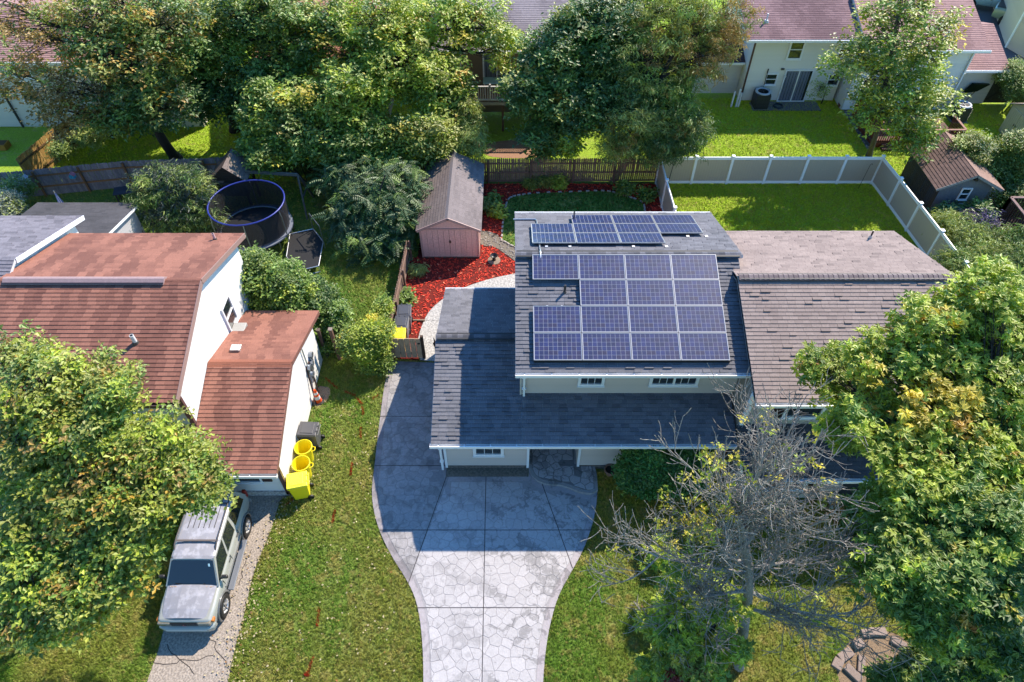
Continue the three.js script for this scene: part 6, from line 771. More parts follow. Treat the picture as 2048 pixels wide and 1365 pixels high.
{ // wooden gate beside the pink wing, upended wheelbarrow on its wall
  const o = thing('plank_gate', 'grey-green plank gate with diagonal brace beside the far pink wing', 'gate', [31, 0, -40.4]), r = rnd(49); for (let i = 0; i < 11; i++) { const m = new MB(); m.box(30.15 + i * 0.15, 0.08, -40.4, 0.142, 1.9, 0.03, vary('#6a7060', 0.55, r)); m.build('board', woodM, o); } const m = new MB(); m.bar([30.15, 0.3, -40.36], [31.7, 1.8, -40.36], 0.04, 0.1, L('#585c4e', 0.55)); m.build('brace', woodM, o); const s = new MB(); s.box(30.9, 1.8, -40.36, 1.6, 0.1, 0.04, L('#585c4e', 0.55)); s.build('rail', woodM, o);
  const w = thing('wheelbarrow', 'dark green wheelbarrow tray propped on the wall under the pink wing roof', 'wheelbarrow', [28.9, 0, -40.15]); const t = new MB(true); t.plate([[-0.6, 1.0, 0], [-0.5, 0.95, 0], [0.15, 1.05, 0], [0.75, 1.5, 0], [-0.3, 1.55, 0]], [0, 0, 0.16], L('#20382e', 0.6)); t.build('tray', metalM, w); const h = new MB(true); h.cyl([-0.35, 0.02, 0.1], [0.1, 1.0, 0.06], 0.02, 0.02, 6, L('#2c2a26')); h.build('handle', woodM, w);
}
{ // garden fork at the white fence
  const p = gp(1341, 365); const o = thing('garden_fork', 'long-handled fork standing against the left corner of the white fence', 'fork', [8.6, 0, -31.55]); const m = new MB(true); m.cyl([0, 0.0, 0], [0.12, 1.35, -0.06], 0.018, 0.018, 6, L('#2a2622')); m.build('handle', woodM, o); const f = new MB(true); for (const x of [-0.09, 0, 0.09]) f.tube([[0.12, 1.33, -0.06], [0.12 + x, 1.4, -0.05], [0.12 + x, 1.55, -0.05]], 0.012, 5, L('#2a2a2c')); f.build('tines', metalM, o);
  const w = thing('wire_stake', 'thin black shepherd hook inside the right corner of the white fence', 'hook', [19.1, 0, -31.3]); const k = new MB(true); k.tube([[0, 0, 0], [0.1, 1.5, -0.05], [0.16, 1.58, -0.05], [0.22, 1.5, -0.05]], 0.012, 5, L('#161616')); k.build('hook', metalM, w);
}
// front of the right house, in its shade
{
  const o = thing('bird_bath', 'pale round dish beside the front path of the taupe-roofed house', 'bird bath', gp(1661, 1018)); const m = new MB(true); m.lathe([[0.16, 0], [0.07, 0.1], [0.06, 0.5], [0.3, 0.56], [0.34, 0.62], [0.29, 0.61], [0.1, 0.57], [0, 0.565]], 0, 0, 0, 20, L('#cfc4b8', 0.8)); m.build('dish', stoneM, o);
  const q = thing('glazed_pot', 'small yellow-green glazed pot left of the pale dish', 'pot', gp(1641, 1012)); const k = new MB(true); k.lathe([[0.12, 0], [0.18, 0.16], [0.16, 0.3], [0.13, 0.3], [0, 0.24]], 0, 0, 0, 16, L('#b9b24a', 0.75)); k.build('pot_body', plasticM, q);
  const f = thing('garden_flag', 'blue and pink cloth garden flag by the dark porch', 'flag', gp(1700, 1010)); const p = new MB(true); p.cyl([0, 0, 0], [0, 1.1, 0], 0.012, 0.012, 6, L('#202020')); p.cyl([0, 1.08, 0], [0.5, 1.08, 0], 0.012, 0.012, 6, L('#202020')); p.build('stand', metalM, f); for (const [x, c] of [[0.1, '#3f8fd0'], [0.25, '#8fc4e8'], [0.4, '#c22f7a']]) { const t = new MB(true); t.box(x, 0.35, 0.0, 0.14, 0.72, 0.012, L(c, 0.8)); t.build('cloth_stripe', matte, f); }
  const c = thing('white_chair', 'white garden chair on the dark porch under the maple', 'chair', [14.2, 0, -11.6], 0.4); const s = new MB(true); s.rbox(0, 0.42, 0, 0.5, 0.04, 0.5, 0.015, L('#dfe2ea', 0.8)); s.build('seat', plasticM, c); const b = new MB(true); for (let i = 0; i < 5; i++) b.box(-0.2 + i * 0.1, 0.46, -0.24, 0.06, 0.5, 0.03, L('#dfe2ea', 0.8)); b.box(0, 0.94, -0.24, 0.5, 0.06, 0.035, L('#dfe2ea', 0.8)); b.build('backrest', plasticM, c); for (const x of [-0.22, 0.22]) for (const z of [-0.22, 0.22]) { const l = new MB(true); l.box(x, 0, z, 0.045, 0.42, 0.045, L('#dfe2ea', 0.8)); l.build('leg', plasticM, c); }
}
// ---------- vehicles (front towards +z) ----------
function loft(mb, stations, section, col) { // stations [z, half width, top, bottom]; section [[fx, fy]...] from the keel round one side to the crown
  const rings = stations.map(([z, w, t, b, k = 1]) => { const half = section.map(([fx, fy]) => [fx * w, b + (t - b) * fy, z]); return [...half, ...half.slice(0, -1).reverse().map(([x, y]) => [-x, y, z])]; });
  const pos = [], idx = [], n = rings[0].length; for (const r of rings) for (const p of r) pos.push(...p); for (let i = 0; i < rings.length - 1; i++) for (let j = 0; j < n; j++) { const a = i * n + j, b = i * n + ((j + 1) % n), c = a + n, d = b + n; idx.push(a, c, b, b, c, d); }
  const g = new THREE.BufferGeometry(); g.setAttribute('position', new THREE.Float32BufferAttribute(pos, 3)); g.setIndex(idx); g.computeVertexNormals(); mb.geo(g, null, col);
  for (const [r, s] of [[rings[0], 1], [rings[rings.length - 1], -1]]) { const q = s > 0 ? r : [...r].reverse(); const c = [0, (r[0][1] + r[section.length - 1][1]) / 2, r[0][2]]; for (let j = 0; j < n; j++) mb.poly([c, q[(j + 1) % n], q[j]], col); } return mb;
}
const SEC = [[0, 0], [0.88, 0], [0.95, 0.08], [0.985, 0.3], [1, 0.55], [0.985, 0.82], [0.94, 0.95], [0.86, 0.995], [0.4, 1.02], [0, 1.03]];
const carGlass = new THREE.MeshPhysicalMaterial({ color: new THREE.Color().setRGB(0.012, 0.016, 0.02), roughness: 0.04, clearcoat: 1, clearcoatRoughness: 0.02 });
const carPaint = (map = null) => new THREE.MeshPhysicalMaterial({ vertexColors: true, map, roughness: 0.42, metalness: 0.15, clearcoat: 0.7, clearcoatRoughness: 0.12 });
const peelTex = tex(256, 256, (x, y) => { const p = sstep(per(x, y, 4, 256) + 0.6 * per(x + 70, y, 11, 256) + 0.3 * per(x, y + 40, 30, 256), -0.2, 0.8), v = 0.8 + 0.12 * p + 0.05 * (G() - 0.5); return [v, v, v * 1.02]; });
function wheel(o, x, y, z, R, side, rimC = L('#c9cbcd', 0.8)) {
  const t = new MB(true), w = 0.12; const prof = [[R * 0.62, -w], [R * 0.93, -w], [R, -w * 0.62], [R, w * 0.62], [R * 0.93, w], [R * 0.66, w], [R * 0.62, w * 0.7]]; const g = new THREE.LatheGeometry(prof.map(([r, h]) => new THREE.Vector2(r, h)), 28); t.geo(g, new THREE.Matrix4().makeTranslation(x, y, z).multiply(new THREE.Matrix4().makeRotationZ(-side * Math.PI / 2)), L('#1b1a1a')); for (let k = 0; k < 28; k++) { const a = (k / 28) * 6.283; t.bar([x - 0.08, y + Math.cos(a) * R, z + Math.sin(a) * R], [x + 0.08, y + Math.cos(a + 0.05) * R, z + Math.sin(a + 0.05) * R], 0.03, 0.012, L('#151515')); }
  const wh = new THREE.Group(); wh.name = 'wheel'; o.add(wh); t.build('tyre', darkM, wh); const r = new MB(true); r.geo(new THREE.LatheGeometry([[0.001, 0.02], [0.09, 0.03], [0.1, -0.02], [R * 0.52, -0.04], [R * 0.6, 0.05], [R * 0.64, 0.07], [R * 0.64, 0.04]].map(([a, b]) => new THREE.Vector2(a, b)), 24), new THREE.Matrix4().makeTranslation(x + side * 0.04, y, z).multiply(new THREE.Matrix4().makeRotationZ(-side * Math.PI / 2)), scl(rimC, 0.75));
  for (let k = 0; k < 6; k++) { const a = (k / 6) * 6.283; r.bar([x + side * 0.075, y + Math.cos(a) * 0.07, z + Math.sin(a) * 0.07], [x + side * 0.085, y + Math.cos(a) * R * 0.6, z + Math.sin(a) * R * 0.6], 0.07, 0.03, rimC); } r.cyl([x + side * 0.05, y, z], [x + side * 0.11, y, z], 0.055, 0.05, 12, L('#8e9093')); r.build('rim', metalM, wh);
}
function greenhouse(o, { zb0, zb1, zt0, zt1, y0, y1, wb, wt, col, doors, wind = true, roofCol = col, paint }) { // windscreen at zb0, tail at zb1
  const P = (s, f, k) => [s * (wb + (wt - wb) * k), y0 + (y1 - y0) * k, (zb0 + (zb1 - zb0) * f) * (1 - k) + (zt0 + (zt1 - zt0) * f) * k]; // f along, k up
  const b = new MB(true); for (const s of [-1, 1]) { const q = [P(s, 0, 0), P(s, 1, 0), P(s, 1, 1), P(s, 0, 1)]; b.poly(s > 0 ? q : q.reverse(), col); } b.poly([P(-1, 0, 0), P(1, 0, 0), P(1, 0, 1), P(-1, 0, 1)], col); b.poly([P(1, 1, 0), P(-1, 1, 0), P(-1, 1, 1), P(1, 1, 1)], col); b.build('pillars', paint, o);
  const pane = (pts, name) => { const g = new MB(true), n = MB.nrm(pts[0], pts[1], pts[2]); g.plate(pts.map((p) => [p[0] + n[0] * 0.004, p[1] + n[1] * 0.004, p[2] + n[2] * 0.004]), [n[0] * 0.008, n[1] * 0.008, n[2] * 0.008]); g.build(name, carGlass, o); };
  pane([P(-0.93, 0, 0.05), P(0.93, 0, 0.05), P(0.93, 0, 0.93), P(-0.93, 0, 0.93)], 'windscreen'); pane([P(0.88, 1, 0.1), P(-0.88, 1, 0.1), P(-0.88, 1, 0.85), P(0.88, 1, 0.85)], 'rear_window');
  for (const s of [-1, 1]) for (const [f0, f1, fb] of doors) { const q = [P(s, fb ?? f0, 0.1), P(s, f1, 0.1), P(s, f1, 0.88), P(s, f0, 0.88)]; pane(s > 0 ? q : q.reverse(), 'side_window'); }
  return P;
}
{
  const o = thing('suv', 'dusty silver estate-style off-road car parked on the asphalt drive under the left tree', 'car', [-10.18, 0.02, -9.66], 0.0); const S = L('#b2b4ac', 0.74), grey = L('#8f8f90', 0.62), paint = carPaint(), dust = carPaint(rep(peelTex, 0.55)); dust.roughness = 0.5;
  const b = new MB(true); loft(b, [[2.13, 0.7, 0.84, 0.42], [2.1, 0.8, 0.92, 0.38], [2.02, 0.86, 0.96, 0.36], [1.65, 0.895, 0.99, 0.36], [0.95, 0.9, 1.05, 0.38], [0.2, 0.9, 1.07, 0.38], [-1.2, 0.9, 1.08, 0.38], [-2.1, 0.88, 1.08, 0.4], [-2.28, 0.83, 1.04, 0.44], [-2.32, 0.76, 0.96, 0.48]].reverse(), SEC, S); b.build('body', paint, o);
  const h = new MB(true); const hz = [2.02, 1.75, 1.4, 1.02], hw = [0.66, 0.72, 0.76, 0.78], hy = [0.985, 1.045, 1.085, 1.115]; for (let i = 0; i < 3; i++) { const fx = [-1, -0.72, -0.35, 0.35, 0.72, 1], fy = [-0.035, 0.0, 0.03, 0.03, 0.0, -0.035]; for (let k = 0; k < 5; k++) { const p = (j, kk) => [fx[kk] * hw[j], hy[j] + fy[kk], hz[j]]; h.poly([p(i, k), p(i, k + 1), p(i + 1, k + 1), p(i + 1, k)], L('#c6c5c9', 0.85)); } } for (let k = 0; k < 1; k++) h.poly([[-0.66, 0.9, 2.1], [0.66, 0.9, 2.1], [0.66, 0.95, 2.02], [-0.66, 0.95, 2.02]], S); h.build('bonnet', dust, o);
  const P = greenhouse(o, { zb0: 1.05, zb1: -2.22, zt0: 0.38, zt1: -2.02, y0: 1.06, y1: 1.66, wb: 0.85, wt: 0.69, col: S, doors: [[0.06, 0.3, 0.02], [0.34, 0.58], [0.63, 0.94]], paint });
  const r = new MB(true), rs = [[0.4, 0.66, 1.655], [0.3, 0.7, 1.68], [-0.18, 0.71, 1.705], [-0.24, 0.71, 1.72], [-1.9, 0.7, 1.73], [-2.05, 0.66, 1.68]], fx = [-1, -0.9, -0.5, 0.5, 0.9, 1], fy = [-0.04, 0, 0.02, 0.02, 0, -0.04]; for (let i = 0; i < rs.length - 1; i++) for (let k = 0; k < 5; k++) { const p = (j, q) => [fx[q] * rs[j][1], rs[j][2] + fy[q], rs[j][0]]; r.poly([p(i, k), p(i, k + 1), p(i + 1, k + 1), p(i + 1, k)], L('#cbcace', 0.85)); } const roof = r.build('roof', dust, o);
  for (let k = 0; k < 6; k++) { const m = new MB(true); m.rbox(-0.43 + k * 0.172, 1.735, -1.22, 0.022, 0.022, 1.2, 0.008, L('#3a3a3c')); m.build('roof_strip', darkM, roof); }
  for (const s of [-1, 1]) { const m = new MB(true); m.tube([[s * 0.66, 1.68, 0.1], [s * 0.67, 1.77, -0.05], [s * 0.67, 1.8, -0.3], [s * 0.66, 1.8, -1.7], [s * 0.65, 1.72, -1.9]], 0.025, 6, L('#4a4644')); m.build('roof_rail', darkM, o); } const cb = new MB(true); cb.rbox(0, 1.76, -0.17, 1.36, 0.035, 0.06, 0.012, L('#6d625e', 0.8)); cb.rbox(0, 1.76, -1.5, 1.36, 0.03, 0.05, 0.012, L('#55504e')); cb.build('roof_bar', darkM, o);
  for (const s of [-1, 1]) for (const z of [1.4, -1.36]) { wheel(o, s * 0.84, 0.37, z, 0.37, s, L('#e6e6e4', 0.85)); const a = new MB(true), pts = []; for (let k = 0; k <= 12; k++) { const t = -0.25 + (k / 12) * (Math.PI + 0.5); pts.push([s * 0.905, 0.37 + Math.sin(t) * 0.45, z + Math.cos(t) * 0.46]); } a.tube(pts, 0.035, 6, L('#7e7f7e', 0.6)); a.build('wheel_arch', paint, o); const d = new MB(true); d.cyl([s * 0.9, 0.38, z], [s * 0.906, 0.38, z], 0.44, 0.44, 24, L('#0d0d0e')); d.build('arch_liner', darkM, o); }
  for (const s of [-1, 1]) {
    const rb = new MB(true); rb.rbox(s * 0.97, 0.36, 0.02, 0.2, 0.05, 1.75, 0.02, L('#7d8188', 0.65)); rb.build('running_board', plasticM, o); const md = new MB(true); md.rbox(s * 0.905, 0.62, 0, 0.035, 0.1, 1.8, 0.012, L('#8e8f8b', 0.6)); md.build('side_moulding', paint, o);
    const sm = new MB(true); for (const z of [0.83, -0.02, -0.9]) sm.box(s * 0.895, 0.45, z, 0.016, 0.6, 0.012, L('#2a2a2a')); sm.build('door_seam', darkM, o); for (const z of [0.1, -0.78]) { const hd = new MB(true); hd.rbox(s * 0.905, 0.92, z, 0.03, 0.035, 0.16, 0.01, L('#2c2c2c')); hd.build('door_handle', plasticM, o); }
    const mi = new MB(true); mi.rbox(s * 1.0, 1.12, 0.78, 0.2, 0.15, 0.1, 0.04, L('#2e2c2c'), 2); mi.bar([s * 0.85, 1.12, 0.8], [s * 0.95, 1.15, 0.79], 0.05, 0.06, L('#2e2c2c')); mi.build('wing_mirror', plasticM, o); const hl = new MB(true); const x = s * 0.62; hl.rbox(x, 0.72, 2.1, 0.4, 0.18, 0.14, 0.04, L('#8e8878', 0.7), 2); hl.build('headlight', new THREE.MeshPhysicalMaterial({ vertexColors: true, roughness: 0.08, clearcoat: 1 }), o); const ind = new MB(true); ind.rbox(s * 0.85, 0.73, 1.98, 0.09, 0.14, 0.16, 0.03, L('#c9772a', 0.8)); ind.build('indicator', plasticM, o); const tl = new MB(true); tl.rbox(s * 0.8, 0.85, -2.28, 0.14, 0.4, 0.1, 0.03, L('#8d1c18', 0.8)); tl.build('tail_light', plasticM, o);
  }
  const g = new MB(true); g.rbox(0, 0.71, 2.1, 0.86, 0.19, 0.12, 0.02, L('#141516')); const grille = g.build('grille', plasticM, o); for (let k = 0; k < 12; k++) if (Math.abs(k - 5.5) > 1) { const m = new MB(true); m.box(-0.39 + k * 0.071, 0.735, 2.163, 0.02, 0.14, 0.015, L('#4a4c4e')); m.build('grille_bar', plasticM, grille); }
  const e = new MB(true); for (const a of [Math.PI / 2, Math.PI / 2 + 2.0944, Math.PI / 2 + 4.1888]) { const c = Math.cos(a), d = Math.sin(a), L1 = 0.075, q = [[0, 0.8, 2.172], [c * L1 * 0.5 - d * L1 * 0.29, 0.8 + d * L1 * 0.5 + c * L1 * 0.29, 2.172], [c * L1, 0.8 + d * L1, 2.172], [c * L1 * 0.5 + d * L1 * 0.29, 0.8 + d * L1 * 0.5 - c * L1 * 0.29, 2.172]]; e.plate(q, [0, 0, 0.012], L('#c98a8e', 0.9)); } e.build('emblem', metalM, grille);
  const bp = new MB(true); loft(bp, [[-2.42, 0.74, 0.58, 0.4], [-2.36, 0.86, 0.6, 0.38], [-2.2, 0.9, 0.6, 0.38]].reverse().map((s) => s), SEC, grey); loft(bp, [[2.0, 0.9, 0.66, 0.36], [2.16, 0.87, 0.66, 0.36], [2.23, 0.7, 0.6, 0.4]], SEC, S); bp.build('bumper', paint, o); const bs = new MB(true); bs.rbox(0, 0.5, 2.21, 1.3, 0.05, 0.06, 0.02, L('#d9d9d6', 0.8)); bs.build('bumper_strip', plasticM, o);
  for (const s of [-1, 1]) { const w = new MB(true); w.tube([P(s * 0.1 + 0.25, 0, 0.02), P(s * 0.3 + 0.2, 0, 0.06), P(s * 0.55 - 0.1, 0, 0.12)].map((p) => [p[0], p[1] + 0.02, p[2] + 0.02]), 0.012, 5, L('#141414')); w.build('wiper', plasticM, o); } const st = new MB(true), q = [P(0.7, 0, 0.72), P(0.78, 0, 0.72), P(0.78, 0, 0.82), P(0.7, 0, 0.82)].map((p) => [p[0], p[1] + 0.012, p[2] + 0.012]); st.poly(q, L('#bfe4ee', 0.9)); st.build('windscreen_sticker', matte, o);
  const lt = new MB(true), rr = rnd(88); for (let k = 0; k < 90; k++) { const x = (rr() - 0.5) * 1.4, a = rr() * 6.28, y = 1.1 + 0.03 * rr() - Math.abs(x) * 0.03; lt.poly([[x - Math.cos(a) * 0.03, y, 1.06 + Math.sin(a) * 0.03], [x + Math.cos(a) * 0.03, y + 0.01, 1.06 - Math.sin(a) * 0.03], [x + Math.sin(a) * 0.015, y + 0.012, 1.08 + Math.cos(a) * 0.015]], mixc(L('#8a6a48'), L('#c4a67c'), rr())); } const ll = lt.build('leaf_litter', grassM, o, undefined, 'stuff');
}
function simpleCar(name, label, pos, turn, body, { len = 4.6, w = 0.9, hood = 1.0, belt = 1.0, roof = 1.5, gh = [0.9, -1.9, 0.3, -1.5], doors = [[0.06, 0.46, 0.02], [0.5, 0.92]], bed = false, roofCol }) {
  const o = thing(name, label, name === 'pickup_truck' ? 'truck' : 'car', pos, turn), p = carPaint(), h = len / 2; const b = new MB(true); loft(b, [[h, w * 0.85, 0.75, 0.42], [h - 0.1, w * 0.95, hood - 0.06, 0.38], [h - 0.5, w, hood, 0.38], [0.9, w, belt, 0.38], [-h + 0.3, w, belt, 0.4], [-h, w * 0.92, belt - 0.08, 0.45]].reverse(), SEC, body); b.build('body', p, o);
  greenhouse(o, { zb0: gh[0], zb1: gh[1], zt0: gh[2], zt1: gh[3], y0: belt - 0.01, y1: roof, wb: w * 0.93, wt: w * 0.77, col: body, doors, paint: p }); const r = new MB(true); r.rbox(0, roof - 0.01, (gh[2] + gh[3]) / 2, w * 1.52, 0.05, gh[2] - gh[3] - 0.02, 0.02, roofCol ?? body); r.build('roof', p, o);
  for (const s of [-1, 1]) for (const z of [h - 0.9, -h + 1.0]) { wheel(o, s * (w - 0.05), 0.36, z, 0.36, s); const d = new MB(true); d.cyl([s * w, 0.38, z], [s * (w + 0.012), 0.38, z], 0.43, 0.43, 22, L('#121213')); d.build('wheel_arch', darkM, o); }
  for (const s of [-1, 1]) { const t = new MB(true); t.rbox(s * w * 0.8, 0.75, -h + 0.02, 0.16, 0.25, 0.08, 0.02, L('#8d1c18', 0.8)); t.build('tail_light', plasticM, o); const l = new MB(true); l.rbox(s * w * 0.7, 0.68, h - 0.05, 0.3, 0.16, 0.1, 0.03, L('#d8d8d0', 0.8)); l.build('headlight', plasticM, o); const hd = new MB(true); hd.rbox(s * (w + 0.005), 0.86, 0.0, 0.03, 0.035, 0.16, 0.01, L('#2c2c2c')); hd.build('door_handle', plasticM, o); const se = new MB(true); se.box(s * (w - 0.004), 0.45, 0.12, 0.014, 0.5, 0.012, L('#222')); se.build('door_seam', darkM, o); }
  if (bed) { const m = new MB(true); m.box(0, belt + 0.015, (-h + gh[1]) / 2, w * 1.6, 0.02, -gh[1] - -h - 0.25 < 0 ? 1.3 : h + gh[1] - 0.2, L('#17181a')); m.build('truck_bed', darkM, o); } return o;
}
simpleCar('pickup_truck', 'sage grey pickup truck with black top at the top right corner', [38.6, 0.01, -51.5], 0.95, L('#a9b79b', 0.7), { len: 5.2, w: 0.95, belt: 1.15, hood: 1.1, roof: 1.8, gh: [1.2, -0.75, 0.7, -0.65], bed: true, roofCol: L('#24262b') });
simpleCar('parked_car', 'pale blue car nose just beyond the sage pickup', [37.0, 0.01, -55.0], 1.2, L('#a8c6d4', 0.75), {}); simpleCar('parked_car', 'dark navy car at the very top right edge behind a strip of grass', [43.0, 0.01, -58.8], 1.57, L('#1d2130', 0.8), { roof: 1.6 });
// ---------- vegetation ----------
const leafM = new THREE.MeshPhysicalMaterial({ vertexColors: true, roughness: 0.55, side: THREE.DoubleSide, transmission: 0.5, thickness: 0, specularIntensity: 0.6 });
leafM.roughness = 0.55; leafM.specularIntensity = 1;
function sprig(kind, seed) { // a twig tip with its leaves, about 0.3 m
  const mb = new MB(true), r = rnd(seed); const leaf = (x, y, z, az, pitch, len, w, fold = 0.3) => { const c = Math.cos(az), s = Math.sin(az), cp = Math.cos(pitch), sp = Math.sin(pitch), dir = [c * cp, sp, s * cp], side = [-s, 0, c], up = [-c * sp, cp, -s * sp]; const P = (a, b, h) => [x + dir[0] * a + side[0] * b + up[0] * h, y + dir[1] * a + side[1] * b + up[1] * h, z + dir[2] * a + side[2] * b + up[2] * h]; const v = 0.85 + 0.3 * r(), col = [v, v, v * (0.9 + 0.2 * r())]; const tip = P(len, 0, -len * 0.12), base = P(0, 0, 0), l = P(len * 0.42, w / 2, w * fold * 0.5), q = P(len * 0.42, -w / 2, w * fold * 0.5); mb.poly([base, tip, l], col); mb.poly([base, q, tip], col); };
  const n = { broad: 7, maple: 7, narrow: 12, frond: 13, small: 10 }[kind];
  for (let i = 0; i < n; i++) {
    const t = i / n; if (kind === 'frond') { const s = i % 2 ? 1 : -1, x = 0.05 + t * 0.34; leaf(x, -t * t * 0.12, 0, s * 1.15 + (r() - 0.5) * 0.2, -0.15 - 0.2 * r(), 0.13 * (1 - t * 0.4), 0.045); }
    else if (kind === 'narrow') leaf((r() - 0.3) * 0.3, (r() - 0.5) * 0.14, (r() - 0.5) * 0.24, r() * 6.28, -0.9 + r() * 1.1, 0.13 + r() * 0.05, 0.026, 0.2);
    else if (kind === 'small') leaf((r() - 0.5) * 0.24, (r() - 0.5) * 0.16, (r() - 0.5) * 0.24, r() * 6.28, -0.4 + r() * 0.9, 0.06 + r() * 0.03, 0.04);
    else if (kind === 'maple') { const az = r() * 6.28, x = (r() - 0.5) * 0.26, y = (r() - 0.5) * 0.16, z = (r() - 0.5) * 0.26, p = -0.5 + r() * 0.75, k = 0.8 + 0.45 * r(); leaf(x, y, z, az, p, 0.15 * k, 0.06); leaf(x, y, z, az + 0.75, p, 0.115 * k, 0.05); leaf(x, y, z, az - 0.75, p, 0.115 * k, 0.05); }
    else leaf((r() - 0.5) * 0.26, (r() - 0.5) * 0.18, (r() - 0.5) * 0.26, r() * 6.28, -0.55 + r() * 0.9, 0.1 + r() * 0.05, 0.07 + 0.015 * r());
  }
  return mb.geometry();
}
const SPR = {}; for (const k of ['broad', 'maple', 'narrow', 'frond', 'small']) SPR[k] = sprig(k, k.length * 7 + 3);
const V = (a) => new THREE.Vector3(...a), bez = (a, b, bow, n, r, wob) => { const A = V(a), B = V(b), m = A.clone().lerp(B, 0.5).add(V(bow)); const out = []; for (let i = 0; i <= n; i++) { const t = i / n, p = A.clone().multiplyScalar((1 - t) * (1 - t)).addScaledVector(m, 2 * t * (1 - t)).addScaledVector(B, t * t); const w = wob * Math.sin(Math.PI * t); out.push([p.x + (r() - 0.5) * w, p.y + (r() - 0.5) * w, p.z + (r() - 0.5) * w]); } return out; };
// trunk: list of points; blobs: [x, y, z, rx, ry, rz, clumps]; colours: list of [linear rgb, weight]
function tree(name, label, { base, trunk, r0 = 0.2, blobs, kind = 'broad', per = 34, spread = 0.42, scale = 1, cols, bark = L('#5b5048', 0.6), seed = 1, category = 'tree', hollow = 0.55, twigs = true, droop = 0.3, limbR = 0.09, jitter = 0.3, bare = 0, thin = category === 'tree' ? 0.62 : 0.85 }) {
  const o = thing(name, label, category, base), r = rnd(seed), gauss = () => (r() + r() + r() + r() - 2) * 0.9; const tops = trunk ?? [base, [base[0], blobs[0][1], base[2]]];
  const far = base[2] < -22, big = far ? 1.65 : kind === 'small' ? 1.5 : 1.1; const fewer = far ? 0.5 : kind === 'small' ? 0.6 : seed > 200 ? 0.58 : 0.8; const tr = new MB(), rad = tops.map((_, i) => r0 * (1 - (0.72 * i) / (tops.length - 1 || 1))); const sm = smoothLine(tops, tops.length * 4), rs = sm.map((_, i) => r0 * (1 - (0.75 * i) / (sm.length - 1)) * (i === 0 ? 1.35 : 1)); tr.tube(sm, rs, 9, bark); tr.build(category === 'tree' ? 'trunk' : 'stem', barkM, o);
  const tw = new MB(); const mats = [], colr = []; let wsum = 0; for (const c of cols) wsum += c[1]; const pick = (x) => { let k = x * wsum; for (const c of cols) { k -= c[1]; if (k <= 0) return c[0]; } return cols[0][0]; };
  const q = new THREE.Quaternion(), e = new THREE.Euler(), m = new THREE.Matrix4();
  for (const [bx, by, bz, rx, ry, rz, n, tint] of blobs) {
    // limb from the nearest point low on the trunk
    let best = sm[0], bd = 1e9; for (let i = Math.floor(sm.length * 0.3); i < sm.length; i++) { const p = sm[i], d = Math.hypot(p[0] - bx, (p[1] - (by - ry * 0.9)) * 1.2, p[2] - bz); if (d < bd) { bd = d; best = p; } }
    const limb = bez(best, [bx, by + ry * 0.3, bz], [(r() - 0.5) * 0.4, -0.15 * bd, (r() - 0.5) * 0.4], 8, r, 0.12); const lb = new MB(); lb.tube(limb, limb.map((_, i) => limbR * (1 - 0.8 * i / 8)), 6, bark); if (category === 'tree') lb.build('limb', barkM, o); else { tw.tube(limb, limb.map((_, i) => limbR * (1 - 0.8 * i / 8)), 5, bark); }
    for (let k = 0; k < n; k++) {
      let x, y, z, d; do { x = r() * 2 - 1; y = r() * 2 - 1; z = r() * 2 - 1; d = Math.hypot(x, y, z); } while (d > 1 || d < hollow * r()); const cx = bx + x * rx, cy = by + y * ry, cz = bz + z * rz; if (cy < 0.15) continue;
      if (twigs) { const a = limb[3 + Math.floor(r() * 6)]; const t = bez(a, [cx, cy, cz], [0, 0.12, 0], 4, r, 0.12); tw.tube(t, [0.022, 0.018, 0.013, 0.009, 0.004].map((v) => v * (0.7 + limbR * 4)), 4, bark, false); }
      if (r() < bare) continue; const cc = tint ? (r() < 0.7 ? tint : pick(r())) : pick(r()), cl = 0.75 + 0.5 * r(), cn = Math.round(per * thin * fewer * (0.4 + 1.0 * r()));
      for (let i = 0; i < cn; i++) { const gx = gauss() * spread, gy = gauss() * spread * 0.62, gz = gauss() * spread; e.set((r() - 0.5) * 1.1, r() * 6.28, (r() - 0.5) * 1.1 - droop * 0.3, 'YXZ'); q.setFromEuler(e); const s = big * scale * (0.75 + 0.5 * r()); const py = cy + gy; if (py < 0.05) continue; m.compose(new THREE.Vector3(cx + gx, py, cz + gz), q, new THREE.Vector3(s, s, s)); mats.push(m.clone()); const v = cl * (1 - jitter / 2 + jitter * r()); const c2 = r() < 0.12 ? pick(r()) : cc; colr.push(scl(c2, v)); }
    }
  }
  if (tw.p.length) tw.build(category === 'tree' ? 'twigs' : 'stems', barkM, o, undefined, 'stuff');
  const im = new THREE.InstancedMesh(SPR[kind], leafM, mats.length), inv = o.matrixWorld.clone().invert(), c = new THREE.Color(); mats.forEach((mm, i) => { im.setMatrixAt(i, mm.premultiply(inv)); im.setColorAt(i, c.setRGB(...colr[i])); }); im.name = category === 'tree' ? 'crown' : 'foliage'; im.userData.kind = 'stuff'; im.castShadow = im.receiveShadow = true; o.add(im); LEAVES += mats.length; return o;
}
let LEAVES = 0;
const bl = (u, v, z, rx, ry, rz, n, tint) => { if (z < -30 && v > 150 && v < 310) z += (1.3 * (v - 150)) / 150; if (z > -11 && v < 1240 && (u > 1600 || u < 430)) z -= ((u > 1600 && u < 1765 ? 3 : 1.7) * (1240 - v)) / 600; const p = zp(u, v, z); return [p[0], p[1], p[2], rx, ry, rz, n, tint]; };
const C = { deep: L('#3f5a1f', 1.85), mid: L('#5f7626', 1.69), olive: L('#7e8430', 1.61), lime: L('#98a530', 1.38), yel: L('#c0b333', 1.27), gold: L('#c7a233', 0.94), rust: L('#a68a3f', 1.12), brown: L('#947f3f', 1.01), blue: L('#3e5a30', 1.51), pale: L('#8f9a4c', 1.56), orange: L('#c0853f', 1.23) };
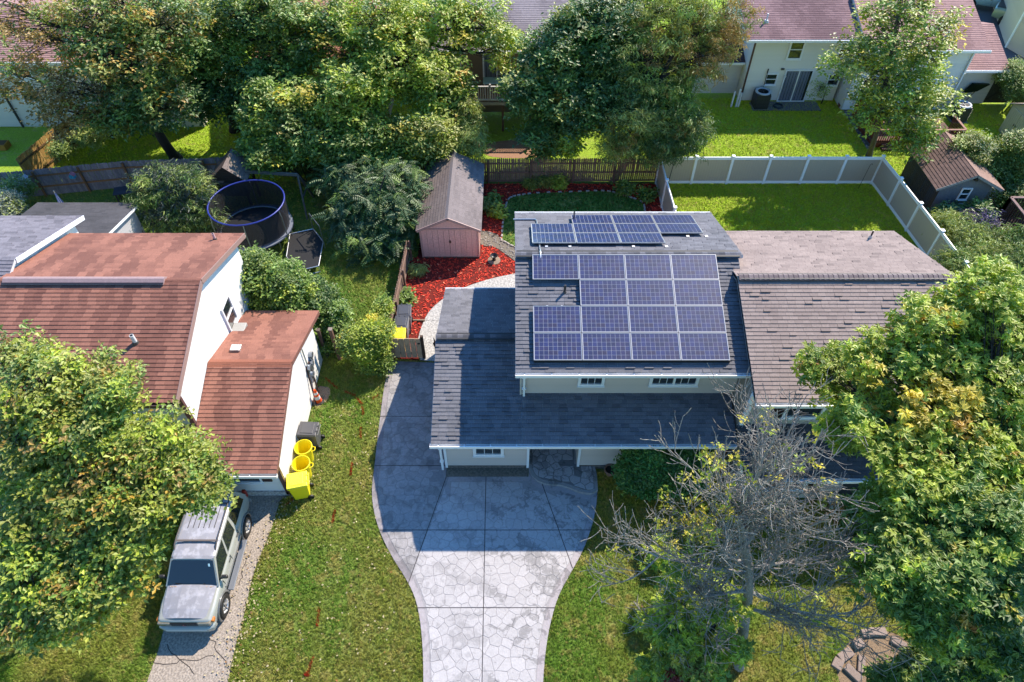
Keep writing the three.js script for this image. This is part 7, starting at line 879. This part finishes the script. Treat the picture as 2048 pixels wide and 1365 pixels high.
// far row, left to right
tree('shade_tree', 'large tree turning rusty brown over the far left gardens with a leaning trunk', { base: gp(352, 318), trunk: [gp(352, 318), zp(318, 268, -33.0), zp(280, 185, -33.0), zp(240, 120, -33.2), zp(190, 60, -33.6)], r0: 0.3, limbR: 0.12, seed: 101, kind: 'broad', per: 22, spread: 0.5, blobs: [bl(90, 80, -34.5, 3.0, 1.8, 2.4, 56, C.rust), bl(185, 60, -34, 2.4, 1.8, 2.2, 70, C.olive), bl(60, 165, -33.5, 2.2, 1.2, 1.8, 26, C.rust), bl(170, 180, -32.8, 2.3, 1.3, 1.8, 46, C.brown), bl(260, 120, -33, 2.3, 2.0, 2.2, 110), bl(300, 205, -32.6, 2.2, 1.3, 1.8, 100, C.deep), bl(130, 230, -32.5, 1.6, 0.9, 1.3, 20, C.rust), bl(235, 225, -32.6, 1.8, 1.0, 1.5, 60), bl(330, 60, -34, 2.2, 1.8, 2, 80), bl(20, 20, -35, 2.4, 1.4, 2, 26, C.rust), bl(255, 10, -35, 2.6, 1.4, 2.2, 66)], cols: [[C.mid, 4], [C.deep, 2], [C.olive, 3], [C.rust, 2], [C.gold, 1]] });
tree('shade_tree', 'big mid-green tree second from the left with a dark forked trunk', { base: gp(470, 262), trunk: [gp(470, 262), zp(455, 190, -36), zp(470, 90, -36.5), zp(500, 10, -37)], r0: 0.28, limbR: 0.12, seed: 102, per: 34, spread: 0.5, blobs: [bl(420, 60, -37, 2.4, 1.8, 2.2, 95), bl(500, 30, -37, 2.6, 1.8, 2.3, 110), bl(590, 60, -37, 2.2, 1.9, 2.2, 90), bl(400, 140, -36, 2.0, 1.3, 1.8, 80), bl(540, 130, -36, 2.6, 1.5, 2.2, 110), bl(360, 20, -37.5, 2.0, 1.5, 2.0, 70), bl(430, 200, -35, 1.9, 1.0, 1.7, 70, C.deep)], cols: [[C.mid, 5], [C.deep, 3], [C.olive, 2], [C.lime, 1]] });
tree('yellowing_tree', 'broad yellow-green tree in the centre of the back row above the pink shed', { base: gp(735, 322), trunk: [gp(735, 322), zp(735, 250, -33.6), zp(760, 160, -34.5), zp(800, 60, -35.5)], r0: 0.3, limbR: 0.12, seed: 103, per: 40, spread: 0.5, blobs: [bl(690, 190, -33.5, 2.3, 1.6, 2.0, 110, C.lime), bl(800, 120, -35, 2.4, 1.9, 2.2, 120, C.lime), bl(880, 180, -34.5, 1.9, 1.6, 1.9, 90, C.lime), bl(760, 50, -36.5, 2.6, 1.8, 2.2, 110, C.lime), bl(900, 40, -37, 2.4, 1.5, 2, 80, C.lime), bl(980, 50, -37.2, 1.9, 1.2, 1.8, 30, C.lime), bl(640, 270, -32.8, 2.4, 1.4, 1.8, 130, C.mid), bl(740, 280, -32.8, 2.3, 1.3, 1.6, 120, C.mid), bl(560, 230, -33.2, 2.2, 1.6, 1.8, 120, C.mid), bl(850, 275, -32.8, 1.8, 1.2, 1.4, 90, C.olive), bl(540, 300, -32.4, 1.6, 0.9, 1.2, 70, C.mid), bl(665, 60, -37, 1.9, 1.7, 1.9, 70, C.mid), bl(1010, 110, -36.5, 1.4, 0.9, 1.3, 14, C.lime)], cols: [[C.lime, 4], [C.yel, 1], [C.mid, 4], [C.olive, 2], [C.gold, 0.5]] });
tree('dark_tree', 'dense dark green tree rising behind the picket fence right of centre', { base: gp(1085, 316), trunk: [gp(1085, 316), zp(1090, 240, -33.6), zp(1130, 140, -34.2), zp(1190, 40, -35)], r0: 0.26, limbR: 0.11, seed: 104, per: 40, spread: 0.46, blobs: [bl(1130, 120, -34.5, 2.3, 1.9, 2.1, 140), bl(1200, 60, -35.5, 2.5, 1.9, 2.3, 140), bl(1070, 190, -33.6, 1.7, 1.4, 1.6, 84), bl(1160, 215, -33.4, 2.1, 1.6, 1.8, 130), bl(1230, 150, -34.4, 2.0, 1.8, 2, 110), bl(1090, 280, -32.8, 1.3, 0.8, 1.0, 46), bl(1230, 20, -36.5, 2.2, 1.4, 2, 80), bl(1270, 200, -33.4, 1.6, 1.3, 1.5, 70)], cols: [[C.deep, 5], [C.mid, 4], [C.olive, 1], [C.gold, 0.15]] });
tree('willow_oak', 'loose grey-green tree with drooping sprays and rusty top beside the white fence corner', { base: gp(1262, 312), trunk: [gp(1262, 312), zp(1290, 230, -32.6), zp(1340, 120, -33.4), zp(1380, 30, -34)], r0: 0.22, limbR: 0.1, seed: 105, kind: 'narrow', per: 26, spread: 0.48, droop: 1, blobs: [bl(1270, 240, -32.4, 1.5, 1.3, 1.1, 80, C.pale), bl(1340, 220, -32.8, 1.7, 1.5, 1.4, 110, C.mid), bl(1300, 130, -33.6, 2.0, 1.8, 1.8, 110), bl(1395, 110, -34, 2.0, 1.7, 1.8, 84, C.rust), bl(1360, 30, -35, 2.4, 1.5, 2.1, 90, C.olive), bl(1445, 50, -35, 1.8, 1.3, 1.7, 46, C.rust), bl(1370, 265, -32.6, 1.3, 1.0, 1.1, 80, C.deep), bl(1320, 290, -32.3, 1.2, 0.8, 0.7, 60, C.deep), bl(1230, 290, -32.3, 0.9, 0.7, 0.6, 36, C.pale)], cols: [[C.mid, 4], [C.pale, 2], [C.olive, 3], [C.deep, 2], [C.rust, 1]] });
tree('birch_tree', 'slender pale-trunked tree with airy leaves in front of the right cream duplex', { base: gp(1738, 312), trunk: [gp(1738, 312), zp(1758, 250, -33.4), zp(1775, 150, -33.6), zp(1795, 40, -33.8), zp(1800, -20, -34)], r0: 0.15, limbR: 0.05, bark: L('#8d857a', 0.7), seed: 106, kind: 'broad', per: 15, spread: 0.42, blobs: [bl(1790, 60, -33.8, 1.9, 1.9, 1.8, 66), bl(1770, 150, -33.6, 2.2, 1.6, 1.9, 80), bl(1850, 110, -33.8, 1.5, 1.7, 1.5, 54, C.lime), bl(1710, 120, -33.4, 1.4, 1.2, 1.3, 40), bl(1840, 210, -33.2, 1.9, 1.4, 1.7, 84, C.lime), bl(1760, 225, -33.0, 1.5, 1.1, 1.3, 44), bl(1820, 280, -32.8, 1.2, 0.7, 1.0, 40), bl(1800, 5, -34.5, 1.8, 1.0, 1.6, 44), bl(1890, 60, -34, 1.0, 1.0, 1, 22, C.yel)], cols: [[C.mid, 4], [C.lime, 3], [C.olive, 3], [C.yel, 1]] });
// between the yards
tree('locust_tree', 'dark blue-green feathery tree between the trampoline and the pink shed', { base: gp(745, 520), trunk: [gp(745, 520), zp(748, 470, -26.8), zp(755, 400, -27.2), zp(770, 350, -27.6)], r0: 0.12, limbR: 0.07, seed: 107, kind: 'frond', per: 22, spread: 0.42, blobs: [bl(740, 480, -26.2, 1.25, 1.2, 1.2, 105), bl(800, 430, -27.0, 1.1, 1.1, 1.1, 84), bl(740, 395, -27.8, 1.4, 1.1, 1.2, 90), bl(790, 500, -25.9, 0.95, 1.0, 0.9, 72), bl(800, 370, -28.4, 1.2, 0.9, 1.1, 60), bl(700, 430, -27.4, 1.0, 0.9, 1.0, 50), bl(700, 360, -29.4, 1.5, 1.0, 1.2, 70, C.deep)], cols: [[C.blue, 6], [C.deep, 3], [C.mid, 1.5]] });
tree('willow_bush', 'rounded grey-green bush by the grey board fence left of the trampoline', { base: gp(340, 440), r0: 0.08, limbR: 0.05, seed: 108, kind: 'narrow', per: 26, spread: 0.4, category: 'bush', blobs: [bl(320, 380, -27.6, 1.3, 1.2, 1.1, 96), bl(370, 375, -27.8, 1.2, 1.1, 1.1, 84), bl(345, 430, -27.0, 1.4, 1.0, 1.0, 96), bl(395, 430, -27, 0.9, 0.9, 0.9, 50, C.deep)], cols: [[L('#4f6b58', 0.6), 4], [C.pale, 2], [C.mid, 3], [C.deep, 1]] });
tree('lilac_bush', 'leafy green bush against the white gable of the red-roofed house', { base: gp(545, 640), r0: 0.07, limbR: 0.05, seed: 109, per: 30, spread: 0.38, category: 'bush', blobs: [bl(505, 545, -20.9, 0.8, 0.9, 0.9, 70, C.mid), bl(560, 570, -20.6, 1.0, 0.9, 0.9, 90, C.mid), bl(530, 610, -20.2, 0.9, 0.7, 0.8, 70), bl(590, 600, -20.3, 0.7, 0.7, 0.7, 46)], cols: [[C.mid, 5], [C.lime, 2], [C.deep, 2]] });
tree('lilac_bush', 'darker leafy bush behind the lone wooden post', { base: gp(645, 660), r0: 0.05, limbR: 0.04, seed: 110, per: 26, spread: 0.34, category: 'bush', blobs: [bl(640, 610, -20.6, 0.7, 0.7, 0.7, 56, C.deep), bl(665, 640, -20.1, 0.6, 0.8, 0.6, 46, C.mid), bl(610, 585, -21.2, 0.7, 0.6, 0.7, 46, C.deep), bl(655, 680, -19.6, 0.45, 0.6, 0.45, 30, C.mid)], cols: [[C.deep, 3], [C.mid, 4], [C.lime, 0.5]] });
tree('gate_shrub', 'clipped light green shrub beside the wooden gate', { base: gp(735, 725), r0: 0.05, limbR: 0.04, seed: 111, kind: 'small', per: 44, spread: 0.24, category: 'bush', blobs: [bl(735, 690, -18.7, 0.72, 0.62, 0.7, 110, C.lime), bl(755, 665, -19.0, 0.5, 0.5, 0.5, 60, C.lime), bl(705, 685, -18.9, 0.4, 0.45, 0.45, 36, C.mid), bl(750, 722, -18.4, 0.5, 0.4, 0.45, 50, C.mid), bl(766, 612, -20.6, 0.2, 0.3, 0.35, 12, C.lime)], cols: [[C.lime, 4], [C.mid, 4], [C.yel, 0.6]] });
tree('yew_bush', 'dense dark green bush under the front eave of the solar house', { base: gp(1310, 960), r0: 0.06, limbR: 0.04, seed: 112, kind: 'small', per: 48, spread: 0.24, category: 'bush', blobs: [bl(1280, 945, -12.7, 0.66, 0.66, 0.6, 120), bl(1330, 950, -12.7, 0.72, 0.66, 0.6, 130), bl(1290, 915, -13.0, 0.6, 0.6, 0.4, 70), bl(1378, 945, -12.8, 0.55, 0.6, 0.5, 80), bl(1390, 920, -13.0, 0.5, 0.6, 0.4, 50)], cols: [[L('#4f8030', 1.3), 5], [C.mid, 3], [C.deep, 2]] });
// vines and saplings along the back fence
tree('sapling', 'thin rust-tipped sapling beyond the shed roof peak', { base: gp(955, 300), r0: 0.05, limbR: 0.04, seed: 113, kind: 'narrow', per: 20, spread: 0.36, category: 'sapling', blobs: [bl(935, 240, -33.6, 0.9, 1.0, 0.8, 44, C.olive), bl(940, 285, -33, 0.8, 0.8, 0.7, 44, C.pale), bl(925, 205, -34.2, 0.7, 0.7, 0.7, 22, C.brown)], cols: [[C.mid, 3], [C.pale, 3], [C.brown, 1]] });
tree('sapling', 'bright lime sapling against the picket fence under the dark tree', { base: gp(1135, 318), r0: 0.04, limbR: 0.03, seed: 114, kind: 'broad', per: 18, spread: 0.3, category: 'sapling', blobs: [bl(1130, 290, -32.6, 0.6, 0.6, 0.5, 26, C.lime)], cols: [[C.lime, 3], [C.mid, 1]] });
tree('fence_vine', 'tangled vine and brush over the fence between trampoline and pink shed', { base: gp(650, 400), r0: 0.05, limbR: 0.04, seed: 115, kind: 'narrow', per: 20, spread: 0.42, category: 'vine', bare: 0.25, blobs: [bl(630, 335, -32.0, 1.6, 0.7, 0.6, 54, C.olive), bl(690, 345, -31.8, 1.3, 0.7, 0.7, 46, C.olive), bl(660, 390, -30.4, 1.0, 0.5, 0.8, 30, C.olive), bl(560, 320, -32.2, 1.2, 0.7, 0.6, 44, C.mid)], cols: [[C.olive, 3], [C.mid, 2], [C.brown, 1]] });
// right edge
tree('weedy_shrub', 'big tangled shrub beyond the brown shed roof on the right', { base: gp(2000, 370), r0: 0.05, limbR: 0.05, seed: 116, kind: 'small', per: 44, spread: 0.36, category: 'bush', blobs: [bl(1975, 330, -31.4, 1.2, 0.8, 1.0, 80), bl(2035, 340, -31, 1.3, 0.9, 1.0, 90), bl(1945, 300, -32.6, 1.0, 0.6, 0.9, 54, C.olive), bl(2040, 400, -29.4, 0.9, 0.8, 0.9, 54), bl(2040, 295, -32.6, 1.0, 0.6, 0.8, 44)], cols: [[C.mid, 4], [C.pale, 2], [C.olive, 2], [C.deep, 2]] });
tree('weedy_shrub', 'sprawling weeds with purple asters between the white fence and the brown deck', { base: gp(1930, 500), r0: 0.04, limbR: 0.03, seed: 117, kind: 'narrow', per: 20, spread: 0.38, category: 'weeds', blobs: [bl(1900, 455, -26.8, 0.8, 0.5, 0.8, 50, C.pale), bl(1945, 480, -25.6, 1.0, 0.5, 0.9, 66, C.pale), bl(1985, 520, -23.8, 1.0, 0.5, 0.9, 60), bl(1960, 445, -27.2, 0.7, 0.45, 0.7, 26, L('#8a78a0', 0.7)), bl(2030, 530, -23.6, 1.0, 0.7, 0.9, 60, C.mid), bl(1920, 525, -23.6, 0.7, 0.4, 0.7, 36), bl(2025, 490, -25.4, 0.8, 0.8, 0.8, 44, C.mid)], cols: [[C.pale, 3], [C.mid, 3], [C.olive, 2], [C.deep, 1]] });
tree('weedy_shrub', 'dark leafy plants along the front of the blue-grey shed', { base: gp(1900, 432), r0: 0.03, limbR: 0.03, seed: 118, kind: 'broad', per: 16, spread: 0.26, category: 'plants', blobs: [bl(1885, 428, -28.2, 0.5, 0.4, 0.4, 26, C.deep), bl(1925, 430, -28.2, 0.6, 0.45, 0.4, 30, C.deep), bl(1960, 425, -28.0, 0.5, 0.4, 0.5, 22, C.mid)], cols: [[C.deep, 3], [C.mid, 2]] });
tree('fence_vine', 'pale vine spilling over the fence beside the far plank gate', { base: gp(2030, 185), r0: 0.04, limbR: 0.04, seed: 119, kind: 'small', per: 40, spread: 0.34, category: 'vine', blobs: [bl(2030, 150, -40, 1.0, 0.7, 0.9, 60, C.pale), bl(2045, 175, -39.2, 0.8, 0.7, 0.8, 40, C.mid)], cols: [[C.pale, 3], [C.mid, 3], [C.deep, 1]] });
tree('bare_shrub', 'thin nearly bare shrub against the cream wall by the sliding door', { base: gp(1643, 208), r0: 0.04, limbR: 0.025, seed: 120, kind: 'small', per: 6, spread: 0.22, category: 'shrub', bare: 0.6, blobs: [bl(1640, 180, -39.5, 0.7, 0.55, 0.35, 44, C.pale)], cols: [[C.pale, 2], [C.mid, 2]] });
tree('white_bush', 'pale silvery bush at the left edge beside the grey extension', { base: gp(15, 440), r0: 0.04, limbR: 0.04, seed: 121, kind: 'small', per: 40, spread: 0.3, category: 'bush', blobs: [bl(10, 415, -27.4, 0.8, 0.6, 0.7, 70, L('#a9b8a6', 0.7)), bl(35, 380, -29, 0.6, 0.5, 0.5, 30, C.mid), bl(8, 385, -29.2, 0.5, 0.5, 0.5, 26, C.olive)], cols: [[L('#a9b8a6', 0.7), 4], [C.pale, 2]] });
tree('garden_shrub', 'light leafy shrub in the corner of the yellow pine fence', { base: gp(165, 285), r0: 0.03, limbR: 0.03, seed: 122, kind: 'small', per: 30, spread: 0.28, category: 'shrub', blobs: [bl(178, 272, -35.4, 0.8, 0.5, 0.6, 44, C.pale), bl(120, 302, -34.6, 0.4, 0.5, 0.4, 18, C.mid)], cols: [[C.pale, 3], [C.lime, 2], [C.mid, 2]] });
{ // low perennials in the mulch, each plant a thing
  const list = [[1060, 372, C.olive, 'spiky olive clump in the mulch against the picket fence, leftmost'], [1085, 370, C.olive, 'olive clump in the mulch second from left by the picket fence'], [1120, 374, C.lime, 'broad light green hosta in the mulch by the picket fence'], [1248, 385, C.mid, 'small green plant in the mulch near the white fence'], [1292, 396, C.mid, 'leafy green plant at the right end of the small lawn'], [985, 408, C.mid, 'small green plant left of the small lawn, farthest'], [984, 425, C.mid, 'small green plant left of the small lawn, middle'], [998, 432, C.lime, 'small lime plant touching the stone edging'], [835, 545, C.pale, 'wispy grey-green plant in the shade before the pink shed'], [808, 605, C.mid, 'dark green plant at the foot of the brown fence']];
  list.forEach(([u, v, c, lab], i) => { const b = gp(u, v); tree('garden_plant', lab, { base: b, r0: 0.02, limbR: 0.015, seed: 130 + i, kind: i < 2 || i === 8 ? 'narrow' : 'broad', per: 12, spread: 0.2, category: 'plant', blobs: [[b[0], 0.22, b[2], 0.28, 0.18, 0.26, 16, c]], cols: [[c, 3], [C.deep, 1]] }).userData.group = 'plants in the red mulch'; });
}
// the big front trees
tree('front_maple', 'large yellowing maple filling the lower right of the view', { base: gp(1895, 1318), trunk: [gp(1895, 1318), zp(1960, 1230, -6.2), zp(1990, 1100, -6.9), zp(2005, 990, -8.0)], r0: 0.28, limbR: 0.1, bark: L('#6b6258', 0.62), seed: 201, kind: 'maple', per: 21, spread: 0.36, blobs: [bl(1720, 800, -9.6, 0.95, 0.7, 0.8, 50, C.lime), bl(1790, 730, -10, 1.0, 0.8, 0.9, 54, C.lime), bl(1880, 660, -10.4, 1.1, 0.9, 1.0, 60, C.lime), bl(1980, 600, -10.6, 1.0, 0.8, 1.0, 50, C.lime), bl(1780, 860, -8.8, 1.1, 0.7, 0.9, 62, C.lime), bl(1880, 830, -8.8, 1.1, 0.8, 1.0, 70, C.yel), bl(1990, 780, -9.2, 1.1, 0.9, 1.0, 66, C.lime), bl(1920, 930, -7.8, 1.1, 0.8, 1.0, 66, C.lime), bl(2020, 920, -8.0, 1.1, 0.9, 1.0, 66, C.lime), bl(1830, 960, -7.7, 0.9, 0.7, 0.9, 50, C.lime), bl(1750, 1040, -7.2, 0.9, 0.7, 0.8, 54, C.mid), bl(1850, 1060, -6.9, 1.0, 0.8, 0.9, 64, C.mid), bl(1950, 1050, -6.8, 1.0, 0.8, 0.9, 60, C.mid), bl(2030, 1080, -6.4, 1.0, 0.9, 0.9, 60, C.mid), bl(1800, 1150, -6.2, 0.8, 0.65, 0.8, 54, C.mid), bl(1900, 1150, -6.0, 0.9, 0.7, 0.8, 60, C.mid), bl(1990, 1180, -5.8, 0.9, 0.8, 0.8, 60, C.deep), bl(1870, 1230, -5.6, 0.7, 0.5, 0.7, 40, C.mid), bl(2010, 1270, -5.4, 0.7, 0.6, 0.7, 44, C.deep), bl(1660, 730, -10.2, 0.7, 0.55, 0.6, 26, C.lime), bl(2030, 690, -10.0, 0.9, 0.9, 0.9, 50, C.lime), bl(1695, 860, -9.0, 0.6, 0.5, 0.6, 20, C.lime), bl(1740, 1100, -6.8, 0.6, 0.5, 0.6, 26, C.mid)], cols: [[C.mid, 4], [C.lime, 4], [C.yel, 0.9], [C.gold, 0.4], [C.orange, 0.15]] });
tree('front_linden', 'spreading tree with curling yellow-green leaves over the left front garden and parked car', { base: [-14.2, 0, -8.6], trunk: [[-14.2, 0, -8.6], [-14.1, 1.6, -8.6], [-13.9, 3.2, -8.8], [-13.6, 5, -9]], r0: 0.24, limbR: 0.09, bark: L('#7a7066', 0.65), seed: 202, kind: 'broad', per: 24, spread: 0.36, blobs: [bl(90, 760, -9.9, 1.3, 0.8, 1.1, 64), bl(210, 770, -9.9, 1.0, 0.7, 0.9, 44), bl(60, 860, -9.2, 1.3, 0.8, 1.1, 76), bl(180, 860, -9.2, 1.2, 0.8, 1.0, 74), bl(290, 880, -9.2, 1.0, 0.6, 0.9, 54), bl(370, 930, -9.0, 0.9, 0.6, 0.8, 50), bl(80, 960, -8.5, 1.2, 0.8, 1.0, 76), bl(200, 960, -8.5, 1.2, 0.8, 1.0, 80), bl(310, 980, -8.5, 1.0, 0.7, 0.9, 64), bl(410, 975, -8.7, 0.6, 0.5, 0.7, 28), bl(60, 1060, -7.8, 1.1, 0.7, 0.9, 66), bl(170, 1060, -7.8, 1.1, 0.7, 0.9, 70), bl(270, 1070, -7.8, 0.8, 0.6, 0.8, 46), bl(60, 1150, -7.0, 1.0, 0.7, 0.8, 60), bl(160, 1160, -7.0, 0.9, 0.6, 0.8, 54), bl(240, 1160, -7.1, 0.6, 0.5, 0.6, 30), bl(40, 1240, -6.4, 0.9, 0.6, 0.7, 40), bl(140, 1230, -6.5, 0.8, 0.5, 0.6, 36), bl(20, 720, -10.4, 1.1, 0.6, 0.9, 34)], cols: [[C.mid, 3], [C.olive, 5], [C.lime, 2], [C.gold, 0.5], [C.rust, 0.8]], bare: 0.04 });
// the mostly dead tree
{
  const o = thing('bare_tree', 'mostly leafless grey tree in front of the solar house with a few yellow leaves', 'tree', gp(1478, 1335)), r = rnd(203), bark = L('#e2dcd4', 0.95), dark = L('#a89f97', 0.85); const trunk = smoothLine([gp(1478, 1335), zp(1490, 1240, -6.7), zp(1500, 1160, -7.0), zp(1492, 1090, -7.3)], 14); const t = new MB(); t.tube(trunk, trunk.map((_, i) => 0.17 - 0.006 * i), 9, mixc(bark, dark, 0.45)); t.build('trunk', barkM, o);
  const tw = new MB(), tips = []; const grow = (p, d, len, rad, lev, mb) => { const n = 6, pts = [p]; let c = V(p), dir = d.clone(); for (let i = 0; i < n; i++) { dir.add(new THREE.Vector3((r() - 0.5) * 0.35, (r() - 0.42) * 0.3 + (lev > 1 ? 0.03 : 0.05), (r() - 0.5) * 0.35)).normalize(); c = c.clone().addScaledVector(dir, len / n); if (c.y < 0.1) c.y = 0.1; pts.push([c.x, c.y, c.z]); } mb.tube(pts, pts.map((_, i) => Math.max(0.009, rad * (1 - (0.72 * i) / n))), lev < 1 ? 7 : lev < 2 ? 5 : 3, mixc(bark, dark, lev === 0 ? 0.3 : r() * 0.5), false); if (lev >= 3) { tips.push(pts[n]); return; } const kids = [9, 7, 5][lev]; for (let k = 0; k < kids; k++) { const i = 1 + Math.floor((k / kids) * (n - 0.01) * 0.98 + r() * 0.9), q = pts[Math.min(i, n)]; const a = V(pts[Math.min(i, n)]).sub(V(pts[Math.max(0, Math.min(i, n) - 1)])).normalize(); const side = new THREE.Vector3(r() - 0.5, r() - 0.4, r() - 0.5).normalize(); const nd = a.clone().multiplyScalar(0.75).addScaledVector(side, 0.75).normalize(); grow(q, nd, len * (0.42 + 0.25 * r()), rad * 0.48, lev + 1, lev >= 1 ? tw : mb); } };
  const top = trunk[trunk.length - 1], low = trunk[8]; const aim = (u, v, z) => V(zp(u, v, z)); for (const [from, to, rad] of [[top, aim(1440, 930, -8.0), 0.075], [top, aim(1500, 950, -8.2), 0.085], [top, aim(1560, 960, -8.2), 0.07], [top, aim(1600, 890, -9.4), 0.06], [trunk[11], aim(1360, 1080, -7.6), 0.07], [trunk[11], aim(1640, 1120, -7.4), 0.06], [trunk[10], aim(1300, 1130, -7.2), 0.06], [low, aim(1390, 1170, -6.8), 0.06], [low, aim(1690, 1250, -6.6), 0.06], [trunk[6], aim(1600, 1240, -6.4), 0.05], [trunk[6], aim(1370, 1290, -6.2), 0.05], [trunk[9], aim(1420, 1010, -7.6), 0.06], [trunk[9], aim(1590, 1060, -7.4), 0.06]]) { const mb = new MB(); const d = to.clone().sub(V(from)); grow(from, d.clone().normalize(), d.length(), rad, 0, mb); mb.build('limb', barkM, o); }
  tw.build('twigs', barkM, o, undefined, 'stuff'); const lv = []; for (let i = 0; i < 460; i++) { const s = tips[Math.floor(r() * tips.length)]; lv.push(s); } const nx = zp(1415, 940, -8)[0], near = (p) => Math.hypot(p[0] - nx, (p[2] + 8) * 0.6) < 0.7 && p[1] > 2.5; const use = tips.filter((p) => (near(p) && r() < 0.16) || r() < 0.012); const im = new THREE.InstancedMesh(SPR.broad, leafM, use.length * 2), m = new THREE.Matrix4(), q = new THREE.Quaternion(), inv = o.matrixWorld.clone().invert(); let k = 0; for (const p of use) for (let j = 0; j < 2; j++) { q.setFromEuler(new THREE.Euler(r(), r() * 6.28, r())); m.compose(new THREE.Vector3(p[0] + (r() - 0.5) * 0.2, p[1] + (r() - 0.5) * 0.2, p[2] + (r() - 0.5) * 0.2), q, new THREE.Vector3(0.7, 0.7, 0.7)); im.setMatrixAt(k, m.premultiply(inv)); im.setColorAt(k, new THREE.Color().setRGB(...scl(r() < 0.7 ? C.yel : C.lime, 0.8 + 0.4 * r()))); k++; } im.count = k; im.name = 'crown'; im.userData.kind = 'stuff'; o.add(im);
}
tree('ivy_shrub', 'leafy undergrowth climbing round the foot of the bare tree', { thin: 0.5, base: gp(1400, 1300), r0: 0.04, limbR: 0.04, seed: 204, kind: 'maple', per: 16, spread: 0.32, category: 'shrub', blobs: [bl(1390, 1200, -6.9, 0.8, 0.4, 0.6, 30, C.lime), bl(1350, 1130, -7.4, 0.6, 0.4, 0.5, 14, C.lime), bl(1440, 1190, -6.9, 0.5, 0.5, 0.5, 22, C.lime), bl(1340, 1260, -6.4, 0.8, 0.4, 0.6, 40, C.lime), bl(1390, 1320, -5.8, 0.8, 0.4, 0.6, 44, C.olive), bl(1450, 1300, -6.1, 0.6, 0.4, 0.5, 26, C.lime), bl(1370, 1350, -5.5, 0.5, 0.3, 0.4, 16, L('#a03028', 0.7)), bl(1330, 1330, -5.9, 0.6, 0.4, 0.5, 26, C.lime)], cols: [[C.mid, 4], [C.lime, 3], [C.yel, 1]] });
tree('low_bush', 'dark leafy ground bushes along the bottom right edge under the maple', { base: gp(1930, 1350), r0: 0.04, limbR: 0.04, seed: 205, kind: 'maple', per: 18, spread: 0.3, category: 'bush', blobs: [bl(1850, 1350, -5.3, 0.6, 0.35, 0.5, 36, C.mid), bl(1940, 1345, -5.2, 0.7, 0.4, 0.5, 44, C.deep), bl(2030, 1330, -5.2, 0.7, 0.5, 0.5, 44, C.deep), bl(1780, 1362, -5.3, 0.4, 0.3, 0.4, 16, C.mid), bl(1970, 1315, -5.5, 0.5, 0.4, 0.5, 26, C.lime)], cols: [[C.mid, 4], [C.deep, 3], [C.lime, 1]] });
renderer.render(scene, camera);
